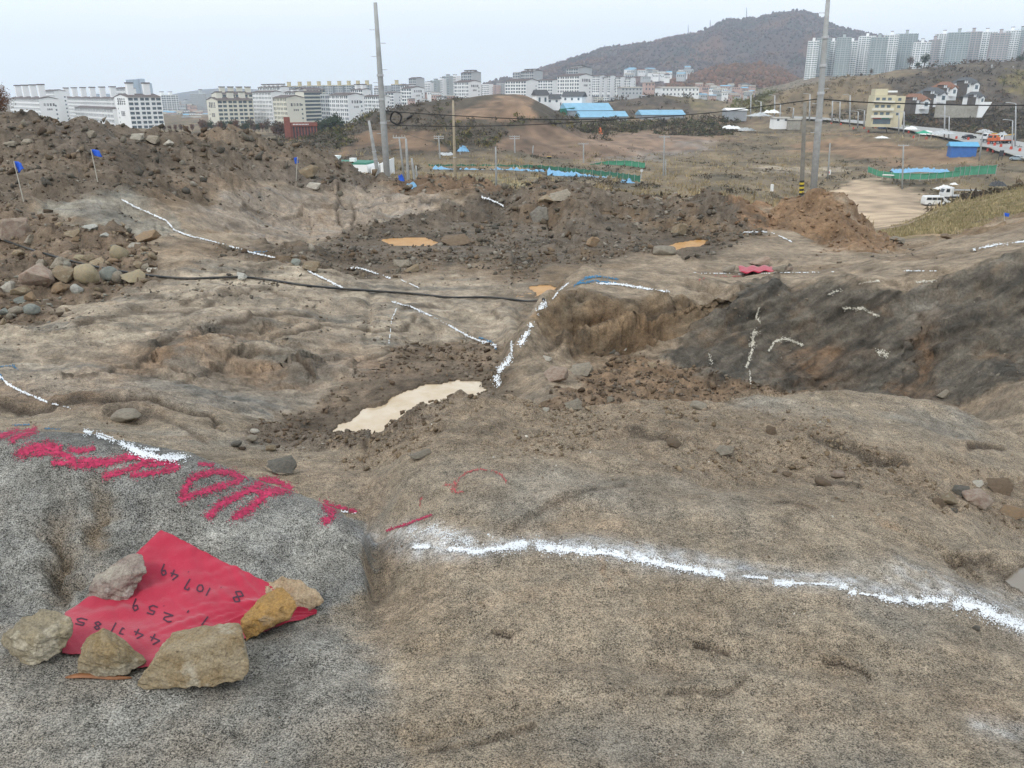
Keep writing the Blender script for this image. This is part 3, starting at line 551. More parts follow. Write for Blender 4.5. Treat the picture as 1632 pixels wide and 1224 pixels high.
# ------------------------------------------------------------------ object helpers
def tag(o, label=None, cat=None, group=None, kind=None):
    if label: o['label'] = label
    if cat: o['category'] = cat
    if group: o['group'] = group
    if kind: o['kind'] = kind
    return o
def mobj(name, verts, faces, mat=None, parent=None, smooth=False, loc=None):
    me = bpy.data.meshes.new(name)
    me.from_pydata([tuple(v) for v in verts], [], [tuple(f) for f in faces]); me.update()
    if smooth: me.polygons.foreach_set('use_smooth', np.ones(len(me.polygons), bool))
    for m_ in (mat if isinstance(mat, (list, tuple)) else [mat]):
        if m_: me.materials.append(m_)
    o = bpy.data.objects.new(name, me); COL.objects.link(o)
    if parent: o.parent = parent
    if loc is not None: o.location = loc
    return o
def empty(name, loc, rz=0, **k):
    o = bpy.data.objects.new(name, None); COL.objects.link(o); o.location = loc; o.rotation_euler[2] = rz; o.empty_display_size = .1
    return tag(o, **k)
def copy_tree(o, parent=None):
    c = o.copy(); COL.objects.link(c); c.parent = parent
    for ch in list(o.children): copy_tree(ch, c)
    return c
class MB:
    def __init__(s): s.v = []; s.f = []
    def box(s, x0, x1, y0, y1, z0, z1, rot=None):
        b = len(s.v); pts = [(x, y, z) for z in (z0, z1) for y in (y0, y1) for x in (x0, x1)]
        if rot is not None: pts = [tuple(rot @ Vector(p)) for p in pts]
        s.v += pts; s.f += [tuple(b + i for i in q) for q in ((0,2,3,1),(4,5,7,6),(0,1,5,4),(2,6,7,3),(0,4,6,2),(1,3,7,5))]; return s
    def tube(s, pts, r, n=8, cap=True):
        pts = [Vector(p) for p in pts]; b0 = len(s.v); up = Vector((0, 0, 1))
        for i, p in enumerate(pts):
            t = (pts[min(i + 1, len(pts) - 1)] - pts[max(i - 1, 0)]).normalized()
            a = t.cross(up if abs(t.z) < .9 else Vector((1, 0, 0))).normalized(); bb = a.cross(t)
            rr = r[i] if isinstance(r, (list, tuple)) else r
            for k in range(n):
                an = 2 * math.pi * k / n; s.v.append(tuple(p + (a * math.cos(an) + bb * math.sin(an)) * rr))
        for i in range(len(pts) - 1):
            for k in range(n):
                s.f.append((b0 + i * n + k, b0 + i * n + (k + 1) % n, b0 + (i + 1) * n + (k + 1) % n, b0 + (i + 1) * n + k))
        if cap:
            s.f.append(tuple(b0 + k for k in range(n))[::-1]); s.f.append(tuple(b0 + (len(pts) - 1) * n + k for k in range(n)))
        return s
    def prism(s, poly, y0, y1):        # polygon in x,z extruded along y
        b = len(s.v); n = len(poly)
        s.v += [(x, y0, z) for x, z in poly] + [(x, y1, z) for x, z in poly]
        s.f.append(tuple(range(b, b + n))); s.f.append(tuple(range(b + 2 * n - 1, b + n - 1, -1)))
        for i in range(n): s.f.append((b + i, b + n + i, b + n + (i + 1) % n, b + (i + 1) % n))
        return s
    def quad(s, a, b, c, d):
        k = len(s.v); s.v += [tuple(a), tuple(b), tuple(c), tuple(d)]; s.f.append((k, k + 1, k + 2, k + 3)); return s
    def build(s, name, mat=None, parent=None, smooth=False, loc=None): return mobj(name, s.v, s.f, mat, parent, smooth, loc)

MATS = {}
def mat(name, c, rough=.7, var=.15, sc_=3.0, bump=0.0, metal=0, dirt=None, spec=.4):
    if name in MATS: return MATS[name]
    g = NT(name); tcn = g.n('ShaderNodeTexCoord'); ob = tcn.outputs['Object']
    v = g.rmp(g.noise(sc_, 5, .65, ob), .3, .7, 1 - var, 1 + var); base = g.n('ShaderNodeRGB'); base.outputs[0].default_value = (*c, 1)
    cc = g.vscale(v, base.outputs[0])
    if dirt:
        cc = g.mixrgb(g.rmp(g.noise(sc_ * .6 + 1, 6, .7, ob), .45, .7, 0, dirt[1]), cc, dirt[0])
    g.l(cc, g.p.inputs['Base Color']); g.p.inputs['Roughness'].default_value = rough; g.p.inputs['Metallic'].default_value = metal
    g.p.inputs['Specular IOR Level'].default_value = spec
    if bump: g.l(g.bump(g.noise(sc_ * 6, 5, .65, ob), .6, bump), g.p.inputs['Normal'])
    MATS[name] = g.m; return g.m
def stone_mat(name, c, c2, sc_=8, c3=None, grain=90):
    if name in MATS: return MATS[name]
    g = NT(name); tcn = g.n('ShaderNodeTexCoord'); ob = tcn.outputs['Object']
    oi = g.n('ShaderNodeObjectInfo').outputs['Random']
    va = g.n('ShaderNodeVectorMath', operation='ADD'); g.l(ob, va.inputs[0]); cb = g.n('ShaderNodeCombineXYZ'); g.l(g.math('MULTIPLY', oi, 31.0), cb.inputs[0]); g.l(cb.outputs[0], va.inputs[1]); ob = va.outputs[0]
    cc = g.mixrgb(g.rmp(g.noise(sc_, 6, .7, ob), .38, .62, 0, 1), c, c2)
    if c3: cc = g.mixrgb(g.rmp(g.noise(sc_ * .7, 3, .6, ob), .56, .66, 0, .85), cc, c3)
    cc = g.vscale(g.rmp(g.noise(grain, 4, .75, ob), .3, .7, .62, 1.38), cc)
    cc = g.vscale(g.rmp(oi, 0, 1, .82, 1.15), cc)
    g.l(cc, g.p.inputs['Base Color']); g.p.inputs['Roughness'].default_value = .85; g.p.inputs['Specular IOR Level'].default_value = .3
    n_ = g.bump(g.noise(grain, 4, .7, ob), .5, .004); n_ = g.bump(g.noise(sc_ * 3, 6, .7, ob), .7, .02, n_); g.l(n_, g.p.inputs['Normal'])
    MATS[name] = g.m; return g.m
def attr_mat(name, attr='col', rough=.9, ns=30, var=.25, bump=.02):
    if name in MATS: return MATS[name]
    g = NT(name); tcn = g.n('ShaderNodeTexCoord'); ob = tcn.outputs['Object']
    ca = g.n('ShaderNodeAttribute', attribute_name=attr).outputs['Color']
    g.l(g.vscale(g.rmp(g.noise(ns, 4, .7, ob), .3, .7, 1 - var, 1 + var), ca), g.p.inputs['Base Color']); g.p.inputs['Roughness'].default_value = rough
    g.p.inputs['Specular IOR Level'].default_value = .2
    if bump: g.l(g.bump(g.noise(ns, 5, .7, ob), .7, bump), g.p.inputs['Normal'])
    MATS[name] = g.m; return g.m

# ------------------------------------------------------------------ water in the hollows
def water_mat(name, c, rough=.06, murk=.6):
    g = NT(name); tcn = g.n('ShaderNodeTexCoord'); ob = tcn.outputs['Object']
    g.l(g.mixrgb(g.rmp(g.noise(2.5, 4, .6, ob), .35, .65, 0, 1), c, (c[0] * .8, c[1] * .72, c[2] * .58)), g.p.inputs['Base Color'])
    g.p.inputs['Roughness'].default_value = rough; g.p.inputs['IOR'].default_value = 1.33; g.p.inputs['Specular IOR Level'].default_value = murk
    g.l(g.bump(g.noise(14, 2, .5, ob), .05, .01), g.p.inputs['Normal']); return g.m
WM = {'muddy': water_mat('muddy water', (.56, .47, .36), .06), 'orange': water_mat('orange water', (.48, .27, .10), .3, .15), 'pale': water_mat('still grey water', (.22, .20, .18))}
for kx, (zw, pts) in PUD.items():
    XY = PXY[kx]; c = XY.mean(0); R = .035 * XY[:, 1].mean()
    ex = [c + (p - c) * (1 + R / (np.hypot(*(p - c)) + .01)) for p in XY]
    o = mobj('puddle', [(0, 0, 0)] + [(p[0] - c[0], p[1] - c[1], 0) for p in ex], [(0, i + 1, (i + 1) % len(ex) + 1) for i in range(len(ex))], WM[kx if kx in WM else 'orange'], loc=(c[0], c[1], zw))
    tag(o, kind='structure')

# ------------------------------------------------------------------ broken stones
def ico(sub):
    bm = bmesh.new(); bmesh.ops.create_icosphere(bm, subdivisions=sub, radius=1)
    v = np.array([p.co[:] for p in bm.verts]); f = np.array([[k.index for k in q.verts] for q in bm.faces]); bm.free(); return v, f
ICO = {k: ico(k) for k in (1, 2, 3, 4)}
def cut_rock(seed, cuts=9, sub=3, lo=.45, hi=.85, flat=1.0, noise_=.02):
    r = np.random.default_rng(seed); v, f = ICO[sub]; v = v.copy()
    for i in range(cuts):
        n = r.normal(size=3); n /= np.linalg.norm(n); d = r.uniform(lo, hi); k = v @ n
        v = v - np.where(k > d, k - d, 0)[:, None] * n
    if noise_:
        v = v * (1 + noise_ * pn(v[:, 0] * 4 + seed, v[:, 1] * 4 + v[:, 2] * 3.1, seed)[:, None])
    ext = v.max(0) - v.min(0); v = (v - (v.max(0) + v.min(0)) / 2) / ext; v[:, 2] *= flat; return v, f
def hull_rock(seed, n=11, rough_=0.0):
    r = np.random.default_rng(seed); p = r.normal(size=(n, 3)); p /= np.linalg.norm(p, axis=1)[:, None]; p *= r.uniform(.75, 1.1, (n, 1)); p = np.sign(p) * np.abs(p) ** .8
    bm = bmesh.new()
    for q in p: bm.verts.new(q)
    bmesh.ops.convex_hull(bm, input=bm.verts); bmesh.ops.delete(bm, geom=[v for v in bm.verts if not v.link_faces], context='VERTS')
    if rough_:
        bmesh.ops.bevel(bm, geom=list(bm.edges), offset=.05, segments=1, affect='EDGES', clamp_overlap=True); bmesh.ops.triangulate(bm, faces=bm.faces)
        bmesh.ops.subdivide_edges(bm, edges=[e for e in bm.edges if e.calc_length() > .25], cuts=2); bmesh.ops.triangulate(bm, faces=[f for f in bm.faces if len(f.verts) > 3])
    bmesh.ops.triangulate(bm, faces=[f for f in bm.faces if len(f.verts) > 3]); bm.verts.ensure_lookup_table(); bm.verts.index_update()
    v = np.array([k.co[:] for k in bm.verts]); f = np.array([[k.index for k in q.verts] for q in bm.faces]); bm.free()
    if rough_: v = v * (1 + rough_ * pn(v[:, 0] * 3 + seed, v[:, 1] * 3 + v[:, 2] * 2.3, seed) + .5 * rough_ * pn(v[:, 0] * 8 + v[:, 2] * 5, v[:, 1] * 8 + seed, seed + 1))[:, None]
    ext = v.max(0) - v.min(0); v = (v - (v.max(0) + v.min(0)) / 2) / ext; return v, f
def rock_mesh(name, seed, m, rounded=False, sub=3):
    v, f = cut_rock(seed, 14, sub, .72, .95, 1, .05) if rounded else hull_rock(seed + 900, 10 + seed % 5, .07)
    me = bpy.data.meshes.new(name); me.from_pydata(v.tolist(), [], f.tolist()); me.update()
    me.polygons.foreach_set('use_smooth', np.full(len(me.polygons), rounded)); me.materials.append(m); return me
ST = {
 'pink': stone_mat('pinkish granite stone', (.25, .175, .135), (.34, .28, .225), 5),
 'tan': stone_mat('tan sandstone', (.27, .205, .13), (.22, .175, .12), 6, (.33, .29, .22)),
 'yellow': stone_mat('yellow rounded stone', (.30, .245, .155), (.24, .205, .145), 7),
 'orange': stone_mat('rusty stone', (.26, .175, .105), (.20, .15, .10), 6),
 'grey': stone_mat('grey stone', (.19, .165, .13), (.28, .245, .195), 7),
 'blue': stone_mat('blue grey stone', (.17, .185, .17), (.24, .245, .215), 5),
 'pale': stone_mat('pale quartz stone', (.46, .45, .41), (.30, .30, .27), 7),
 'white': stone_mat('off white stone', (.48, .45, .39), (.36, .33, .28), 7),
 'brown': stone_mat('brown mud clod', (.12, .088, .06), (.17, .125, .085), 9),
 'dark': stone_mat('dark broken stone', (.10, .092, .08), (.17, .155, .13), 8),
}
ADJ = {'pink': 'pinkish brown', 'tan': 'tan', 'yellow': 'yellowish', 'orange': 'rusty orange', 'grey': 'grey', 'blue': 'blue grey', 'pale': 'pale blue white', 'white': 'off white', 'brown': 'dark brown', 'dark': 'dark grey'}
RM = {}
def stone(px, py, w_, hh, kind, label, name='stone', rnd=False, seed=None, rz=None, group=None, sink=.12, dep=.9, tilt=.15):
    seed = seed if seed is not None else int(px * 7 + py * 13)
    key = (kind, seed % 9, rnd)
    if key not in RM: RM[key] = rock_mesh(name, seed % 9 + (50 if rnd else 0), ST[kind], rnd)
    b = G(px, py + hh / 2); t = (612 - (py + hh / 2)) / F; m = b.y / (CP + t * SP) / F      # metres per photo pixel there
    o = bpy.data.objects.new(name, RM[key]); COL.objects.link(o)
    W = w_ * m; H = hh * m * .95; o.scale = (W * 1.05, W * dep, max(H, W * .35) * 1.1)
    o.rotation_euler = (random.uniform(-tilt, tilt), random.uniform(-tilt, tilt), rz if rz is not None else random.uniform(-.5, .5))
    o.location = b + Vector((0, W * dep * .42, H * (.5 - sink)))
    return tag(o, label, 'rock' if name != 'mud_clod' else 'clod', group)

STN = [
 (52,440,46,40,'pink','large pinkish brown angular boulder at the front of the left rock pile'),
 (94,437,38,28,'tan','squarish tan boulder just right of the large pinkish boulder'),
 (131,436,42,34,'yellow','large rounded yellowish boulder in the middle of the rock row under the black hose'),
 (89,419,40,20,'grey','flat grey stone wedged above the squarish tan boulder, touching the hose'),
 (170,437,30,28,'blue','egg shaped grey green stone just below the black hose'),
 (186,441,18,22,'grey','small grey stone half hidden right of the egg shaped grey green stone'),
 (208,442,35,20,'yellow','yellow knobbly stone at the right end of the rock row'),
 (186,403,30,26,'yellow','rounded yellow stone sitting alone above the black hose'),
 (88,459,33,19,'orange','orange tan wedge stone in front of the squarish tan boulder'),
 (119,460,19,17,'pale','pale blue white angular stone in front of the rounded yellowish boulder'),
 (9,456,22,19,'white','off white stone at the left frame edge of the rock pile'),
 (30,465,28,20,'tan','long tan stone leaning left of the large pinkish boulder'),
 (46,473,15,18,'orange','upright orange tan stone next to the long tan stone'),
 (28,478,22,13,'blue','blue grey wedge stone at the lower left of the rock pile'),
 (45,493,27,17,'blue','round blue grey cobble lowest in the rock pile'),
 (21,495,23,13,'grey','flat grey cobble left of the round blue grey cobble'),
 (14,504,10,12,'grey','small grey pebble under the flat grey cobble'),
 (4,497,14,13,'blue','blue grey stone cut by the left frame edge'),
 (3,512,10,12,'tan','tan stone at the very bottom left of the rock pile'),
 (217,422,15,12,'tan','small squarish tan stone right of the black hose'),
 (230,425,12,10,'grey','small grey stone beside the small squarish tan stone'),
 (243,423,12,9,'brown','small dark brown stone farthest right above the hose'),
 (240,431,17,6,'white','thin white flat stone just above the hose'),
 (151,418,22,13,'tan','tan stone tucked under the hose above the row'),
 (139,411,18,13,'tan','pointed tan stone directly above the hose'),
 (123,411,19,10,'yellow','low yellowish stone above the hose, left of the pointed tan stone'),
 (111,371,25,16,'tan','olive tan block on the soil slope above the hose'),
 (118,381,13,9,'orange','small orange brown block under the olive tan block'),
 (25,403,19,10,'tan','flat tan cobble left above the large pinkish boulder'),
 (16,366,44,46,'pink','big pinkish slab standing at the left frame edge above the hose'),
 (48,382,24,20,'grey','grey boulder leaning on the big pinkish slab'),
 (62,420,17,14,'grey','dark grey stone behind the large pinkish boulder'),
 (199,393,10,10,'brown','small brown block on top of the off white stones'),
 (212,392,22,11,'white','off white flattened stone above the small brown block'),
 (177,416,19,9,'orange','rusty orange stone under the rounded yellow stone'),
 (228,377,38,17,'orange','rusty brown blocky rock on the bedrock right of the pile'),
 (140,362,22,9,'pale','pale blue white rock sticking out of the soil slope'),
 (90,357,14,8,'tan','small tan stone high on the soil slope'),
 (20,392,16,10,'brown','brown stone under the big pinkish slab'),
 (165,375,14,8,'pale','light blue grey ledge stone beside the bedrock'),
 (193,667,48,15,'grey','flat oval granite stone lying on the bedrock behind the painted boulder'),
 (215,218,22,12,'white','pale sharp boulder on the crest of the spoil heap'),
 (240,222,22,16,'grey','large pale grey block on the crest beside the pale sharp boulder'),
 (265,228,20,9,'white','whitish rubble block on the spoil heap crest'),
 (141,213,18,14,'grey','grey brown boulder high on the left spoil heap'),
 (40,226,18,10,'grey','rounded grey boulder on the left spoil heap'),
 (487,272,34,20,'tan','large tan boulder on the spoil heap by the small blue flag'),
 (12,228,18,9,'grey','grey stone at the left edge of the spoil heap'),
 (497,296,22,12,'white','streaked pale rock below the boulder by the small blue flag'),
 (886,598,38,24,'pink','flat brown slab leaning on the brown outcrop above the mud'),
 (927,590,34,18,'grey','grey slab resting against the flat brown slab'),
 (872,572,15,7,'white','small whitish stone on the nose of the brown outcrop'),
 (915,647,27,14,'grey','grey wedge stone at the edge of the mud'),
 (973,560,18,7,'dark','thin dark slab under the brown outcrop face'),
 (994,556,9,6,'white','small pale stone beside the thin dark slab'),
 (870,653,10,6,'white','tiny pale stone lying near the grey wedge stone'),
 (1505,628,20,13,'grey','pale grey flat stone at the foot of the dark outcrop'),
 (1040,582,16,9,'tan','tan stone in the mud below the outcrop'),
 (1115,648,26,10,'grey','rounded grey stone poking from the sandy ridge'),
 (973,637,12,9,'grey','small grey block in the brown mud'),
 (1157,720,28,14,'grey','grey rough stone bedded in the sandy slab'),
 (1230,686,17,14,'brown','dark brown clod on the sandy slab'),
 (1075,708,24,12,'brown','brown crumbly clod half sunk in the sandy slab'),
 (1256,757,16,7,'brown','small dark stone in the coarse sand right of centre'),
 (1338,757,22,10,'pink','purplish pebble on the right slab'),
 (1315,770,26,10,'brown','flat brown stone next to the purplish pebble'),
 (1537,786,28,18,'dark','dark lumpy stone in the right rubble patch'),
 (1565,800,44,28,'pink','largest brown slab stone in the right rubble patch'),
 (1515,798,26,18,'tan','tan brown stone at the left of the right rubble patch'),
 (1498,802,18,14,'brown','dark clod at the left end of the right rubble patch'),
 (1618,820,34,16,'orange','rusty flat stone at the right frame edge'),
 (1600,778,38,22,'brown','big brown clod at the right frame edge'),
 (1560,773,20,7,'white','thin pale stone on top of the right rubble patch'),
 (1522,814,12,7,'dark','little dark stone below the right rubble patch'),
 (1558,1002,12,9,'dark','black pebble beside the white line at right'),
 (640,650,14,8,'brown','dark clod standing at the edge of the muddy pool'),
 (613,668,12,10,'brown','round mud clod left of the pool edge clod'),
 (595,670,10,9,'brown','smaller round mud clod near the pool'),
 (1163,430,20,11,'grey','grey pyramid stone left of the distant red cloth'),
 (1213,419,34,12,'pink','brown pointed stone behind the distant red cloth'),
 (1244,430,22,11,'grey','brown grey stone right of the distant red cloth'),
 (1260,430,12,7,'pink','smallest stone right of the distant red cloth'),
 (383,440,18,12,'pale','pale grey stone under the black hose'),
 (470,418,16,11,'blue','blue grey stone left of the olive boulder in the hollow'),
 (493,425,30,17,'tan','olive tan boulder in the rubble hollow'),
 (655,428,26,12,'tan','tan boulder in the middle of the rubble hollow'),
 (725,384,50,14,'brown','long brown block beside the orange pool'),
 (640,420,30,12,'grey','grey leaning slab in the rubble hollow'),
 (862,340,34,26,'dark','largest angular brown boulder on the dark rubble ridge'),
 (893,312,34,20,'grey','grey green boulder on the crest of the dark rubble ridge'),
 (870,318,26,14,'tan','tan pointed rock on the top of the dark rubble ridge'),
 (945,385,20,20,'orange','pale orange rock column in the far hollow'),
 (1085,365,26,22,'tan','cream broken rock beside the small orange pool'),
 (1060,400,36,14,'grey','rounded grey rock by the small orange pool'),
 (1435,383,24,12,'grey','grey pointed rock on the right bedrock'),
 (1510,377,18,8,'brown','curved brown clod on the right bedrock'),
 (405,688,14,8,'white','light stone in the pebbles beside the muddy slope'),
 (400,700,18,10,'grey','grey stone in the pebbles beside the muddy slope'),
 (375,708,18,10,'dark','dark stone in the pebbles left of the mud'),
 (430,715,16,8,'tan','tan pebble at the foot of the mud'),
 (445,745,44,24,'dark','dark pointed rock sticking out of the sand behind the painted boulder'),
 (668,727,38,10,'grey','grey rusty stone flush in the sandy slab'),
]
for s_i in STN:
    nm = 'mud_clod' if 'clod' in s_i[5] else ('boulder' if 'boulder' in s_i[5] else 'stone')
    rd = any(k in s_i[5] for k in ('round', 'egg', 'oval', 'cobble', 'pebble'))
    stone(*s_i[:5], s_i[5], name=nm, rnd=rd, sink=-.15 if 'distant red cloth' in s_i[5] else .12)

# loose rubble: real broken stones and clods, uncountable
DRY = np.ones_like(Y)
for kx, (zw, pts) in PUD.items():
    c_ = PXY[kx].mean(0); h_w = (PXY[kx].max(0) - PXY[kx].min(0)) / 2
    DRY *= 1 - np.exp(-(((X - c_[0]) / (h_w[0] + .2)) ** 2 + ((Y - c_[1]) / (h_w[1] * 1.1 + .3)) ** 2) ** 2)
PROT = [hull_rock(200 + i, 8 + i % 3) for i in range(16)]
PROT2 = [hull_rock(300 + i, 12) for i in range(8)]
allpix = np.stack([PX, PY], -1)
def scatter(name, wmask, n, s0, s1, pal, seed, flat=.7, power=2.2, big=False, sink=.2):
    r = np.random.default_rng(seed)
    Zr = (Z - CAMZ); dist = np.maximum(Y, 1)
    area = np.zeros_like(Y); dy_ = np.diff(Y[:, 0], append=Y[-1, 0]); area += (dy_[:, None] * (Y * .74 + 1) / (NC / 2))
    wgt = (wmask * DRY * area / dist ** 1.4).ravel(); wgt = np.where(np.isfinite(wgt), wgt, 0); wgt /= wgt.sum()
    idx = r.choice(wgt.size, n, p=wgt)
    cs = np.cumsum([0]); V = []; Fc = []; Cc = []; off = 0
    P3 = gco[idx]; pr = PROT2 if big else PROT
    u = r.random(n); size = (s0 * (1 - u) ** (-1 / power)); size = np.minimum(size, s1) * P3[:, 1] / F * 1.0
    pal = np.array(pal)
    for i in range(n):
        v, f = pr[r.integers(len(pr))]
        a, b, c = r.random(3) * 6.28; R_ = np.array(Euler((a * .12, b * .12, c)).to_matrix())
        sc3 = size[i] * np.array([r.uniform(.8, 1.5), r.uniform(.7, 1.2), r.uniform(.45, .9) * flat / .7])
        vv = (v * sc3) @ R_.T + P3[i] + np.array([(r.random() - .5) * .01 * P3[i][1], 0, sc3[2] * (.5 - sink)])
        V.append(vv); Fc.append(f + off); off += len(v)
        k = pal[r.integers(len(pal))] * r.uniform(.7, 1.25); Cc.append(np.repeat(k[None], len(v), 0))
    V = np.concatenate(V).astype(np.float32); Fc = np.concatenate(Fc).astype(np.int32); Cc = np.concatenate(Cc)
    me = bpy.data.meshes.new(name); me.vertices.add(len(V)); me.vertices.foreach_set('co', V.ravel())
    me.loops.add(Fc.size); me.loops.foreach_set('vertex_index', Fc.ravel()); me.polygons.add(len(Fc))
    me.polygons.foreach_set('loop_start', (np.arange(len(Fc)) * 3).astype(np.int32)); me.update(calc_edges=True)
    vcol(me, Cc); me.materials.append(attr_mat('loose stone', ns=40))
    o = bpy.data.objects.new(name, me); COL.objects.link(o); tag(o, kind='stuff'); return o
SOILP = [(.115, .082, .056), (.15, .11, .075), (.09, .066, .047), (.17, .13, .09)]
GREYP = [(.12, .105, .085), (.17, .15, .12), (.085, .076, .064), (.24, .215, .18), (.14, .11, .078)]
o = scatter('spoil_rubble', M['spoil'] + .7 * M['heap'], 8500, 2.3, 12, SOILP + GREYP + GREYP[:2], 1); tag(o, 'brown soil clods and broken rock covering the spoil heaps', 'rubble')
o = scatter('pit_rubble', M['rubble'] * (.4 + .6 * sst(-.2, .4, ncx)) + .5 * M['mound2'] * 0, 5500, 2.2, 10, GREYP + SOILP[:2], 2); tag(o, 'dark broken rock fragments filling the far hollow', 'rubble')
o = scatter('slope_rubble', M['pile'], 1700, 3.2, 12, SOILP + [(.24, .19, .13), (.2, .19, .16)], 3); tag(o, 'small stones and soil around the left rock pile', 'rubble')
o = scatter('mud_crumbs', .6 * M['mud'] + .8 * M['saddle'], 3600, 2.6, 11, SOILP + [(.17, .14, .11)], 4); tag(o, 'wet brown mud crumbs around the muddy pool', 'mud')
o = scatter('sand_crumbs', M['grus'] * sst(-.3, .5, nb), 2600, 2.0, 9, [(.22, .17, .115), (.28, .22, .16), (.17, .125, .08)], 5); tag(o, 'coarse sand crumbs on the upper edge of the near slab', 'sand')
o = scatter('mound_clods', M['mound'] + M['mound2'], 900, 2.2, 9, [(.20, .13, .08), (.16, .10, .06), (.24, .16, .10)], 6); tag(o, 'brown earth clods on the dirt mounds', 'soil')
o = scatter('ledge_chips', (np.clip(M['slab'] + M['slabA'] + M['slabB'] + .6 * M['darkrock'], 0, 1) + .5 * (Y > 9) * (Y < 30) * (PY > 385) * (PX > 1150)) * sst(.1, .6, ncx), 1300, 2.0, 8, GREYP + [(.26, .21, .155)], 8, flat=.4); tag(o, 'rock chips lying on the bedrock slabs', 'rubble')
o = scatter('grit', (Y < 5) * (Y > 1.4) * (.1 + sst(.2, .7, nb)) * (1 - M['boulder']), 1400, 1.6, 5, [(.24, .19, .13), (.5, .46, .40), (.16, .12, .085), (.33, .27, .2)], 9); tag(o, 'grit and tiny pebbles on the near granite', 'grit')

# ------------------------------------------------------------------ red survey cloth and its stones
gh = {}
def ghit(a, b):
    k = (round(a, 1), round(b, 1))
    if k not in gh: gh[k] = G(*k)
    return gh[k]
def lerp(a, b, t): return (a[0] + (b[0] - a[0]) * t, a[1] + (b[1] - a[1]) * t)
def pl(pts, t):
    L = [0]
    for i in range(len(pts) - 1): L.append(L[-1] + math.hypot(pts[i + 1][0] - pts[i][0], pts[i + 1][1] - pts[i][1]))
    s = t * L[-1]
    for i in range(len(pts) - 1):
        if s <= L[i + 1] + 1e-9: return lerp(pts[i], pts[i + 1], (s - L[i]) / (L[i + 1] - L[i] + 1e-9))
    return pts[-1]
def coons(top, bot, lft, rgt, u, v):
    a = lerp(pl(top, u), pl(bot, u), v); b = lerp(pl(lft, v), pl(rgt, v), u)
    c = lerp(lerp(top[0], top[-1], u), lerp(bot[0], bot[-1], u), v)
    return a[0] + b[0] - c[0], a[1] + b[1] - c[1]
def cloth(name, top, bot, lft, rgt, n, m_, mt, lift, wr):
    pts = np.zeros((m_ + 1, n + 1, 3))
    for j in range(m_ + 1):
        for i in range(n + 1):
            a, b = coons(top, bot, lft, rgt, i / n, j / m_); pts[j, i] = ghit(a, b)
    # woven cloth bridges the small bumps of the rock: relax, then lift clear
    low = pts[..., 2].copy()
    for it in range(14):
        z = pts[..., 2]; zz = z.copy(); zz[1:-1, 1:-1] = (z[:-2, 1:-1] + z[2:, 1:-1] + z[1:-1, :-2] + z[1:-1, 2:]) / 4
        pts[..., 2] = np.maximum(zz, low)
    ii, jj = np.meshgrid(np.arange(n + 1) / n, np.arange(m_ + 1) / m_)
    fold = .5 + .5 * np.sin(9 * ii + 5 * jj + 2.2 * pn(ii * 3, jj * 3, 400)); fold = fold ** 6
    w1 = wr * (1.0 * pn(ii * 5, jj * 4, 401) + .5 * pn(ii * 11 + jj * 6, jj * 3, 402) + .35 * pn(ii * 24 - jj * 17, jj * 4, 405) + 1.1 * fold * sst(.2, .7, pn(ii * 2 + 4, jj * 2, 403) + .4) + .9 * np.exp(-(((ii - .75) * 1.2 + (jj - .55)) / .035) ** 2))
    pts[..., 2] += lift + np.abs(w1)
    N1 = (m_ + 1) * (n + 1); v = pts.reshape(-1, 3); vb = v - np.array([0, 0, .0012]); idx = np.arange(N1).reshape(m_ + 1, n + 1)
    q = np.stack([idx[:-1, :-1], idx[1:, :-1], idx[1:, 1:], idx[:-1, 1:]], -1).reshape(-1, 4).tolist()
    q2 = [[k + N1 for k in f[::-1]] for f in q]
    o = mobj(name, np.concatenate([v, vb]).tolist(), q + q2, mt, smooth=True)
    return o, v, q
def cloth_mat(name, c):
    g = NT(name); tcn = g.n('ShaderNodeTexCoord'); ob = tcn.outputs['Object']
    cc = g.vscale(g.rmp(g.noise(9, 5, .6, ob), .3, .7, .9, 1.08), g.mixrgb(g.rmp(g.noise(26, 5, .7, ob), .58, .75, 0, .22), c, (.42, .10, .10)))
    g.l(cc, g.p.inputs['Base Color']); g.p.inputs['Roughness'].default_value = .8; g.p.inputs['Sheen Weight'].default_value = .25
    g.l(g.bump(g.noise(420, 2, .6, ob), .25, .001, g.bump(g.noise(30, 4, .6, ob), .35, .006)), g.p.inputs['Normal']); return g.m
CLM = cloth_mat('crimson cotton', (.36, .006, .034))
ctop = [(257,847),(300,868),(345,893),(420,928)]; crgt = [(420,928),(462,950),(506,977),(440,990),(388,1000)]
cbot = [(100,1043),(150,1052),(200,1068),(228,1073),(330,1040),(388,1000)]
clft = [(257,847),(222,880),(190,918),(150,950),(104,979),(100,1043)]
CO, cv, cq = cloth('red_cloth', [(257,847),(300,868),(345,893),(420,928),(506,977)], [(100,1043),(150,1052),(228,1074),(330,1045),(420,1010),(504,982)], clft, [(506,977),(505,980),(504,982)], 96, 76, CLM, .006, .011)
tag(CO, 'crimson cloth sheet with handwritten black figures, weighed down by stones on granite', 'cloth')
CBV = BVHTree.FromPolygons([tuple(k) for k in cv.tolist()], [tuple(k) for k in cq], epsilon=0.0)
